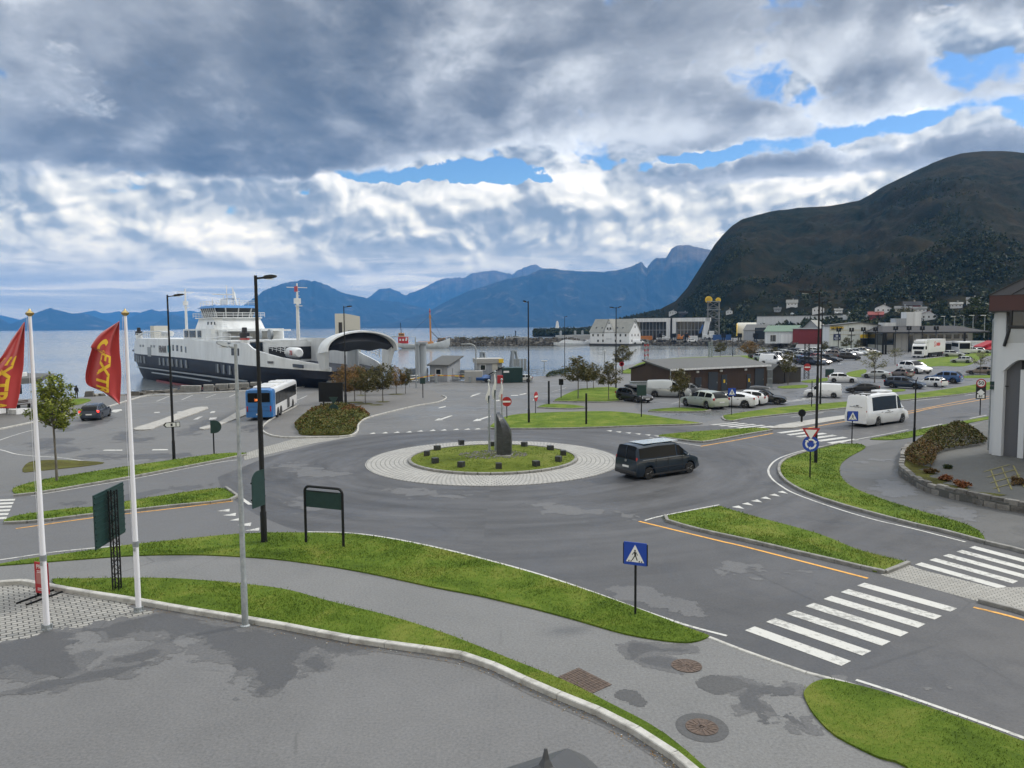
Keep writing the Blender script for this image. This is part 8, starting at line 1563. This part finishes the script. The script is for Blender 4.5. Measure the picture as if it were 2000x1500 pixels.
mb=MB();[mb.tube([(x,y,13.4),(x,y,z)],.07,5)for x,y,z in((-2,0,15.6),(.8,.8,17.2),(2,-.8,17.4),(3.4,0,16.6),(-4,-1.6,15.0),(4.4,-1.6,15.4))];mb.box((-2,0,15.8),(.22,4.2,.22));mb.box((-2,0,14.1),(1,1,1.3));mb.box((1.6,0,14.8),(4.6,2,.1));[mb.tube([(a,1,13.4),(a,1,14.8)],.05,5)for a in(-.6,1.6,3.8)];mb.bar((3.8,0,16),(5.0,0,13.4),.25);mb.build('radar_mast',M['shipwhite'],t)
for x,z0,z1 in((-.80*HL,4.4,8.8),(.555*HL,6.2,8.6)):
    y=-hw(x/HL)+1.2;mb=MB();mb.lathe([(.75,z0-.5),(.75,z1-1.2)],12,(x,y,0));f_=mb.build('funnel',M['shipwhite'],t,40);mb=MB();mb.lathe([(.80,z1-1.2),(.80,z1-.4),(.45,z1-.3),(.40,z1+.5),(.1,z1+.55)],12,(x,y,0));mb.build('funnel_cap',M['inside'],f_,40)
    if x>0:mb=MB();mb.lathe([(.79,z1-1.5),(.79,z1-1.25)],12,(x,y,0));mb.build('red_band',M['signred'],f_,40)
mb=MB();mb.box((-.70*HL,-3,8.2),(3.2,3,3.0));mb.build('deck_locker',M['beige'],t);[MB().lathe([(.001,-1.2),(.55,-1.2),(.55,1.2),(.001,1.2)],12,(x,-8.0,8.0),0,'X').build('life_raft',M['shipwhite'],t,40)for x in(-13.8,-11.0)]
mb=MB();mb.tube([(-.62*HL,-8.6,7.6),(-.5*HL,-8.7,8.3),(-.3*HL,-8.7,8.5),(-.22*HL,-8.6,8.2)],.14,6);mb.tube([(.30*HL,-8.6,7.2),(.42*HL,-8.5,7.6),(.60*HL,-7.5,7.5)],.14,6);mb.build('handrail_arch',M['shipwhite'],t)
mb=MB();mb.box((.62*HL,5.2,4.6),(20,.4,5.2));mb.box((.50*HL,2.0,4.3),(.6,11,4.6));mb.build('inner_house',M['shipwhite'],t);mb=MB();mb.box((.50*HL+.35,1.5,4.6),(.1,8.5,2.2));mb.build('inner_window',M['inside'],t)
rail([(.60*HL,-4.8,5.4),(.75*HL,-5.2,4.9)],1.0);rail([(.62*HL,7.0,6.4),(.80*HL,5.9,5.6),(.99*HL,4.2,4.4)],1.1,3,.07);[MB().lathe([(.35,-.2),(.9,-.2),(.9,.2),(.35,.2)],14,(.45*HL+k,-2.5,7.9),0,'Y').build('ventilation_fan',M['shipgrey'],t,40)for k in(-1.6,3.2)]
mb=MB();mb.lathe([(.6,-1.9),(.9,-1.5),(.9,1.5),(.6,1.9)],12,(.72*HL,-3.2,5.0),0,'X');lb=mb.build('rescue_boat',M['shipwhite'],t,40);text_mesh('73',1.0,M['signred'],'lettering',.02,lb,Matrix.Translation((.72*HL+1.0,-4.2,5.0)),bold=.02)
zb_,Rw,Rh=5.2,6.0,3.1;vx=1.0*HL;n=25
def arch(x,w,h,z):return[(x,-w*math.cos(a),z+h*math.sin(a)**.85)for a in np.linspace(.0,PI,n)]
mb=MB();mb.loft([arch(vx-.4,Rw,Rh,zb_+.1),arch(vx+1.0,Rw*1.02,Rh*1.02,zb_+.2),arch(vx+2.2,Rw*.98,Rh*.95,zb_+.35),arch(vx+2.2,Rw*.94,Rh*.88,zb_+.35),arch(vx+1.2,Rw*.90,Rh*.84,zb_+.4)],caps=False,closed=False);vs_=mb.build('bow_visor',M['shipwhite'],t,50)
pts=arch(vx+.9,Rw*.94,Rh*.88,zb_+.35);mb=MB();low=[(vx+1.5,y,zb_+1.05+.25*math.cos(y*1.4))for y in np.linspace(Rw*.86,-Rw*.86,n)];front=[p for p in pts if p[2]>zb_+.4]
mb.loft([front,[(vx+1.6,p[1]*.97,zb_+.45+(p[2]-zb_-.45)*.5)for p in front],[(vx-.2+.5,p[1]*.93,zb_+.4+.14*math.cos(p[1]*1.5))for p in front]],caps=False,closed=False);mb.build('lining',M['inside'],vs_,50)
mb=MB();mb.loft([[(vx-1.4,-Rw*.98,zb_+.3),(vx+1.6,-Rw*.98,zb_+.5),(vx+1.6,-Rw*.86,zb_+.5),(vx-1.4,-Rw*.86,zb_+.3)],[(vx-1.0,-Rw*.9,3.0),(vx+.6,-Rw*.9,3.0),(vx+.6,-Rw*.8,3.0),(vx-1.0,-Rw*.8,3.0)]]);mb.build('hinge_arm',M['shipwhite'],vs_);mb=MB();mb.loft([[(vx-1.4,Rw*.86,zb_+.8),(vx+1.4,Rw*.86,zb_+.8),(vx+1.4,Rw*.98,zb_+.8),(vx-1.4,Rw*.98,zb_+.8)],[(vx-.9,Rw*.8,2.2),(vx+.2,Rw*.8,2.2),(vx+.2,Rw*.9,2.2),(vx-.9,Rw*.9,2.2)]]);mb.build('hinge_arm',M['shipwhite'],vs_)
mb=MB();mb.box((1.03*HL,0,1.2),(6,8.4,.35));mb.build('bow_ramp',M['shipgrey'],t)
def cyl(px,y0,y1,r,name,label,mat='shipgrey',group=None,cap=True):
    b=G(px,y0);h=HT(b,px,y1);t=thing(name,label,'column',b,0,group);mb=MB();mb.lathe([(r*1.15,0),(r*1.15,h*.22),(r,h*.26),(r*.92,h-.3)],16);mb.build('shaft',M[mat],t,40);mb=MB();mb.lathe([(r*1.25,h-.3),(r*1.25,h),(.01,h+.02)],16);mb.build('cap',M[mat],t,40);return b,h
cyl(689,752,669,.80,'lift_column','thick grey lift column of the ferry ramp in front of the raised bow');cyl(698,752,673,.36,'lift_column','thin grey lift column just right of the thick left one');cyl(824,746,668,.85,'lift_column','thick grey lift column at the right side of the ferry ramp');cyl(816.5,747,671,.33,'lift_column','thin grey lift column just left of the thick right one')
b=G(813,757);h=HT(b,813,658);mb=MB();mb.tube([(0,0,0),(0,0,h),(-2.6,0,h+.1)],[.10,.07,.05],8);o=mb.build('pole',M['galv']);t=thing('street_lamp','thin grey lamp pole next to the right lift columns','street lamp',b);o.parent=t;mb=MB();mb.box((-2.9,0,h+.05),(1.1,.3,.12));mb.build('lamp_head',M['galv'],t)
A,B=AT(656,700,150),AT(705,700,150);A.z=B.z=SEAZ;loc,rz2,L=frame_at(A,B);t=thing('concrete_tower','tall beige box tower with a dark doorway behind the raised ferry bow','tower',loc,rz2);h0_,h1_=HT(A,656,612.5)-SEAZ,HT(B,705,618)-SEAZ;mb=MB();mb.plate([(0,0),(0,h0_),(L*.42,h0_),(L,h1_),(L,0)],0,3);mb.box((L*.40,-.03,h0_*.5),(L*.02,.1,h0_));mb.build('wall',M['beige'],t);mb=MB();mb.box((L*.21,-.02,h0_*.70),(L*.14,.12,h0_*.36));mb.build('doorway',M['inside'],t);mb=MB();[mb.box((L*(.52+.045*k),-.06,h0_*.76),(L*.03,.05,.3))for k in range(9)];mb.build('lettering',M['lettergrey'],t)
M['barrier']=material('orange_white_barrier',(.7,.30,.10),.5,fn=lambda t,b:t.put(b.inputs['Base Color'],t.ramp(t.math('FRACT',t.math('MULTIPLY',t.noise(t.mapping(objco(t),(0,0,0),(0,0,0),(1,1,1)),.01,0,0),60)),[(.48,(.62,.40,.05)),(.52,(.62,.40,.05))])))
def barrier(pa,pb,label,yb):
    a,b=G(pa[0],yb),G(pb[0],yb);za,zb=HT(a,*pa),HT(b,*pb);t=thing('barrier_arm',label,'barrier',a);n=9
    for k in range(n):
        p,q=Vector((0,0,za)).lerp(b-a+Vector((0,0,zb)),k/n),Vector((0,0,za)).lerp(b-a+Vector((0,0,zb)),(k+1)/n);mb=MB();mb.bar(p,q,.10,.16);mb.build('arm_segment',M['signyellow' if k%2 else 'contorange'],t)
    mb=MB();mb.bbox((b-a).lerp(Vector((0,0,0)),.0)+Vector((0,0,zb*.5)),(.4,.4,zb),.04);mb.build('housing',M['galv'],t)
barrier((796,742),(852,732),'orange and yellow barrier arm slanting upward across the ramp road',748);barrier((852,733),(918,735),'level orange barrier arm running to the concrete block',747)
def fence_run(pts,h,label,name='railing',mat='galv',n=3,step=1.6,r=.035,cat='railing'):
    P=[G(*p)for p in pts];t=thing(name,label,cat,P[0]);Q_=[p-P[0]for p in P];mb=MB()
    for k in range(n):mb.tube([p+Vector((0,0,h*(k+1)/n))for p in Q_],r,5)
    mb.build('rails',M[mat],t);mb=MB()
    for p in resample(Q_,step):mb.tube([p,p+Vector((0,0,h))],r*1.2,5)
    mb.build('posts',M[mat],t);return t
fence_run([(800,749),(835,745.5),(914,744)],1.2,'pale railing in front of the grey ferry hut',mat='shipwhite');fence_run([(985,735),(1022,732),(1058,735),(1073,735)],1.1,'harbour edge railing between the green container and the hedge');fence_run([(885,741),(935,740)],1.1,'railing behind the ferry hut at the water');fence_run([(640,754),(720,757),(800,756)],1.1,'grey railing along the ramp road behind the plaza trees')
A,B=G(794,745),G(836,743);loc,rz2,L=frame_at(A,B);h=HT(A,800,720);mb=MB();mb.box((L/2,0,h/2),(L,.3,h));[mb.box((L/2,-.18,h*(k+.5)/5),(L,.06,h*.08))for k in range(5)];o=mb.build('steel_bulkhead',M['shipgrey']);o.location=loc;o.rotation_euler=(0,0,rz2);tag(o,'grey ribbed steel bulkhead beside the thick right lift column','wall')
A,B=G(878,742),G(958,742);loc,rz2,L=frame_at(A,B);h=HT(A,880,723);mb=MB();mb.box((L/2,1,h/2),(L,.3,h));[mb.box((L/2,.8,h*(k+.5)/4),(L,.08,h*.08))for k in range(4)];o=mb.build('quay_fence',M['galv']);o.location=loc;o.rotation_euler=(0,0,rz2);tag(o,'low grey panel fence on the quay behind the booth','fence')
mb=MB();c=G(925,746.5);mb.bbox((0,0,.9),(2.9,1.2,1.9),.06);o=mb.build('concrete_block',M['concretewall']);o.location=c;tag(o,'large square concrete block under the gooseneck lamp','concrete block')
A,B=G(840,745),G(874,746);loc,rz2,L=frame_at(A,B);t=thing('ferry_hut','grey clad hut with a steep dark shed roof at the ramp','hut',loc,rz2);h0_,h1_=HT(A,842,713),HT(A,862,699);D=4.2;w2=(G(889,744)-B).length
mb=MB();mb.loft([[(x,0,0),(x,0,h0_),(x,D,h1_),(x,D,0)]for x in(0,L)]);mb.build('wall',M['greywall'],t);mb=MB();mb.loft([[(x,-.4,h0_-.1),(x,D+.3,h1_+.05),(x,D+.3,h1_+.25),(x,-.4,h0_+.1)]for x in(-.35,L+.5)]);mb.build('roof',M['felt'],t);winpart(t,L*.5,h0_*.60,.9,.8);mb=MB();mb.box((L+.02,D*.5,h0_*.4),(.06,.9,h0_*.8));mb.build('door',M['greywall'],t)
A,B=G(931,744),G(982,743);loc,rz2,L=frame_at(A,B);t=thing('ticket_booth','pale grey flat-roofed booth with an orange corner panel','booth',loc,rz2);h=HT(A,932,708);mb=MB();mb.box((L/2,2,h*.42+h*.16),(L*.95,4,h*.84));mb.build('wall',M['greywall'],t);mb=MB();mb.box((L/2,2,h+.22),(L*1.05,4.6,.75));rf=mb.build('roof',M['concretewall'],t);mb=MB();mb.box((L*.93,-.35,h+.22),(L*.18,.2,.6));mb.build('orange_panel',M['signyellow'],rf);winpart(t,L*.24,h*.72,.8,.8);mb=MB();mb.box((L*.70,-.05,h*.62),(.9,.1,1.9));mb.build('notice_board',M['beige'],t);mb=MB();mb.box((L/2,2,h*.08),(L*.9,3.8,h*.16));mb.build('plinth',M['concretewall'],t)
A,B=G(981,748),G(1021,747);loc,rz2,L=frame_at(A,B);t=thing('green_container','dark green steel shed behind the lone silver hatchback','container',loc,rz2);h=HT(A,983,719);mb=MB();mb.box((L/2,1.6,h/2),(L,3.2,h));mb.build('body',M['greensign'],t);mb=MB();mb.box((L*.2,-.03,h*.75),(.9,.05,.3));mb.build('sign_plate',M['signwhite'],t);mb=MB();mb.box((L*.62,-.03,h*.42),(1.6,.06,h*.8));mb.build('door',M['greensign'],t)
A,B=G(958,748),G(981,748);loc,rz2,L=frame_at(A,B);t=thing('lean_to','grey lean-to with a sloping dark roof against the green steel shed','shed',loc,rz2);h2_=HT(A,960,733);mb=MB();mb.plate([(0,0),(0,h2_),(L,h*.98),(L,0)],.3,3);mb.build('wall',M['greywall'],t);mb=MB();mb.plate([(-.3,h2_),(L,h),(L,h+.2),(-.3,h2_+.2)],0,3.3);mb.build('roof',M['darkroof'],t)
b=G(977,748);mb=MB();mb.bbox((0,0,.65),(.9,.6,1.3),.08);o=mb.build('red_bin',M['signred']);o.location=b-Vector((0,.8,0));tag(o,'red bin between the lean-to and the green steel shed','bin')
b=G(949,746.5);t=thing('boat_trailer','blue covered dinghy on a trailer left of the lean-to','trailer',b,.1);mb=MB();mb.loft([[(x,-w,.7),(x,-w*.8,.35),(x,w*.8,.35),(x,w,.7),(x,0,z)]for x,w,z in((-1.6,.5,.9),(0,.75,1.25),(1.2,.5,1.0),(1.9,.1,.8))]);mb.build('covered_boat',M['contblue'],t,30);mb=MB();mb.box((0,0,.3),(4,.1,.1));mb.box((0,0,.3),(.1,1.6,.1));mb.build('frame',M['galv'],t);[MB().lathe([(.1,-.08),(.3,-.08),(.3,.08),(.1,.08)],14,(0,y,.3),0,'Y').build('wheel',M['tyre'],t)for y in(-.8,.8)]
for i,(px,y0,yt,D_,w)in enumerate([(1003.5,717,684,165,1.15),(942,706,687,185,1.0)]):
    A=AT(px,y0,D_);A.z=SEAZ-1;h=HT(A,px,yt)-A.z;t=thing('mooring_dolphin',['three-legged steel mooring dolphin in the water behind the green steel shed','three-legged steel mooring dolphin in the water behind the booth'][i],'mooring dolphin',A);[MB().tube([(w*1.4*math.cos(a),w*1.4*math.sin(a),0),(w*.35*math.cos(a),w*.35*math.sin(a),h)],.30,10).build('leg',M['shipgrey'],t,40)for a in(.3,2.4,4.5)];mb=MB();mb.lathe([(.75,h-.4),(.75,h),(.01,h+.05)],12);mb.build('cap',M['shipgrey'],t,40)
b=G(1016,734);mb=MB();[mb.box((-.9+k*.6,0,2.0),(.5,.12,2.2))for k in range(4)];mb.box((0,.08,.9),(2.3,.1,.12));mb.box((-.6,.1,.5),(.1,.1,1));mb.box((.6,.1,.5),(.1,.1,1));o=mb.build('panel_screen',M['galv']);o.location=b;tag(o,'grey upright panel screen beside the mooring dolphin','screen')
for i,(x,y,yt)in enumerate([(1063,728,705),(1181,730,685)]):
    b=G(x,y);h=HT(b,x,yt);t=thing('harbour_lamp',['short pale harbour lamp on the quay right of the silver hatchback','thin pale harbour pole behind the lawn trees'][i],'lamp',b);mb=MB();mb.tube([(0,0,0),(0,0,h)],.07,8);mb.build('pole',M['galv'],t);mb=MB();mb.bbox((0,0,h),(1.2 if i==0 else.3,.3,.2),.04);mb.build('lamp_head',M['lampglass'],t)
for i,x in enumerate((1262.5,1387.5)):
    b=G(x,706 if i==0 else 698);h=HT(b,x,667);t=thing('lattice_mast',['red and white lattice mast behind the left end of the brown shed','lattice mast by the harbour behind the middle of the brown shed'][i],'mast',b);s=.42
    for k in range(8):
        z0,z1=h*k/8,h*(k+1)/8;mb=MB()
        for a in(-s,s):mb.tube([(a,-s,z0),(a,-s,z1)],.07,5);mb.tube([(a,s,z0),(a,s,z1)],.07,5);mb.tube([(-s,a,z0),(s,a,z1)],.04,4);mb.tube([(a,s,z0),(a,-s,z1)],.04,4)
        mb.build('mast_section',M['signred' if(k%2==0 and i==0)else 'galv'],t)
b=G(1214,731);t=thing('lifebuoy_post','red lifebuoy cabinet on a post at the harbour grass','lifebuoy',b);mb=MB();mb.box((0,.1,.9),(.12,.12,1.8));mb.build('post',M['galv'],t);mb=MB();mb.lathe([(.25,-.1),(.45,-.1),(.45,.1),(.25,.1),(.25,-.1)],18,(0,-.05,1.9),0,'Y');mb.build('lifebuoy',M['signred'],t,40)
shrubbery('clipped_hedge',[(1068,735),(1090,732),(1118,729),(1150,728),(1150,730.5),(1118,732),(1090,735),(1070,738)],1.3,2600,'dark low hedge along the harbour edge right of the railing','hedge',[LEAF['dark']],.14,8,core_=False)
b=G(606,757);t=thing('bicycle','dark bicycle parked by the quay blocks under the parking sign','bicycle',b,.1);s_=1.35;t.scale=(s_,)*3
for x in(-.52,.52):
    mb=MB();A_=np.linspace(0,2*PI,21);mb.tube([(x+.33*math.cos(a),0,.34+.33*math.sin(a))for a in A_],.022,6);w=mb.build('wheel',M['tyre'],t);mb=MB();[mb.tube([(x,0,.34),(x+.32*math.cos(a),0,.34+.32*math.sin(a))],.004,3)for a in np.linspace(0,6,12)];mb.build('spokes',M['galv'],w)
mb=MB();[mb.tube([a,c],.02,6)for a,c in(((-.52,0,.34),(-.12,0,.32)),((-.52,0,.34),(-.2,0,.86)),((-.12,0,.32),(-.2,0,.86)),((-.12,0,.32),(.36,0,.80)),((-.2,0,.84),(.36,0,.82)),((.36,0,.80),(.52,0,.34)),((.36,0,.82),(.33,0,.98)))];mb.build('frame',M['blackmetal'],t);mb=MB();mb.tube([(.33,-.28,1.0),(.33,.28,1.0)],.016,6);mb.build('handlebar',M['blackmetal'],t);mb=MB();mb.bbox((-.22,0,.9),(.26,.14,.06),.025);mb.build('saddle',M['blackplastic'],t)
A=AT(828,681,398);A.z=SEAZ;t=thing('fishing_vessel','white wooden fishing vessel with an orange wheelhouse and tall foremast','fishing boat',A,.10);L=27;R_=[]
for k,w,zt,zb in((-.5,.55,3.2,.9),(-.4,.85,2.7,-.3),(-.2,1,2.3,-.6),(.1,1,2.4,-.6),(.3,.82,3.2,-.5),(.42,.5,4.3,-.2),(.5,.06,5.4,.9)):W_=3.4*w;R_.append([(L*k,-W_,zt),(L*k,-W_*.92,zt*.4),(L*k*.96,-W_*.4,zb),(L*k*.96,W_*.4,zb),(L*k,W_*.92,zt*.4),(L*k,W_,zt)])
mb=MB();mb.loft(R_);mb.build('hull',M['shipwhite'],t,40);M['fishorange']=material('ochre_ship_paint',(.42,.20,.05),.5)
mb=MB();mb.bbox((-10.5,0,4.4),(5.2,4.2,3.4),.2);mb.build('deckhouse',M['signred'],t);mb=MB();mb.bbox((-11.4,0,7.0),(3.0,3.2,2.2),.15);wh_=mb.build('wheelhouse',M['fishorange'],t);mb=MB();[mb.box((-12.2+k*.8,-1.62,7.3),(.55,.08,.7))for k in range(3)];mb.build('window',M['winglass'],wh_);mb=MB();mb.bbox((-8.8,0,5.2),(.8,4.5,1.0),.05);[mb.box((-12+k*1.5,-2.2,4.6),(.8,.1,1.0))for k in range(4)];mb.build('white_trim',M['shipwhite'],t)
mb=MB();mb.tube([(3.6,0,2.2),(3.4,0,14),(3.3,0,20.6)],[.5,.42,.2],8);mb.box((3.4,0,16.3),(1.0,1.0,1.8));mb.build('foremast',M['fishorange'],t,40);mb=MB();mb.box((3.35,0,19),(.7,.7,.9));mb.build('mast_top',M['signred'],t);mb=MB();mb.tube([(-11.5,0,8),(-11.8,0,13.4)],.16,6);mb.box((-11.7,0,10.6),(.2,2.2,.2));mb.build('mizzen_mast',M['blackmetal'],t);mb=MB();mb.tube([(3.5,0,17),(9.5,0,5)],.05,4);mb.tube([(3.5,0,17),(-8,0,7)],.04,4);mb.tube([(3.6,0,9),(8.0,0,4.5)],.18,5);mb.build('rigging',M['blackmetal'],t)
mb=MB();mb.bbox((1,0,3.0),(8,3.8,1.2),.1);mb.build('hatch_cover',M['fishorange'],t);mb=MB();mb.tube([(4,-2.9,3.8),(9,-2.4,4.9),(13,-.6,6.2)],.07,4);[mb.tube([(4+k*1.6,-2.9+k*.25,2.8+k*.4),(4+k*1.6,-2.9+k*.25,3.9+k*.40)],.05,4)for k in range(5)];mb.build('bow_rail',M['fishorange'],t)
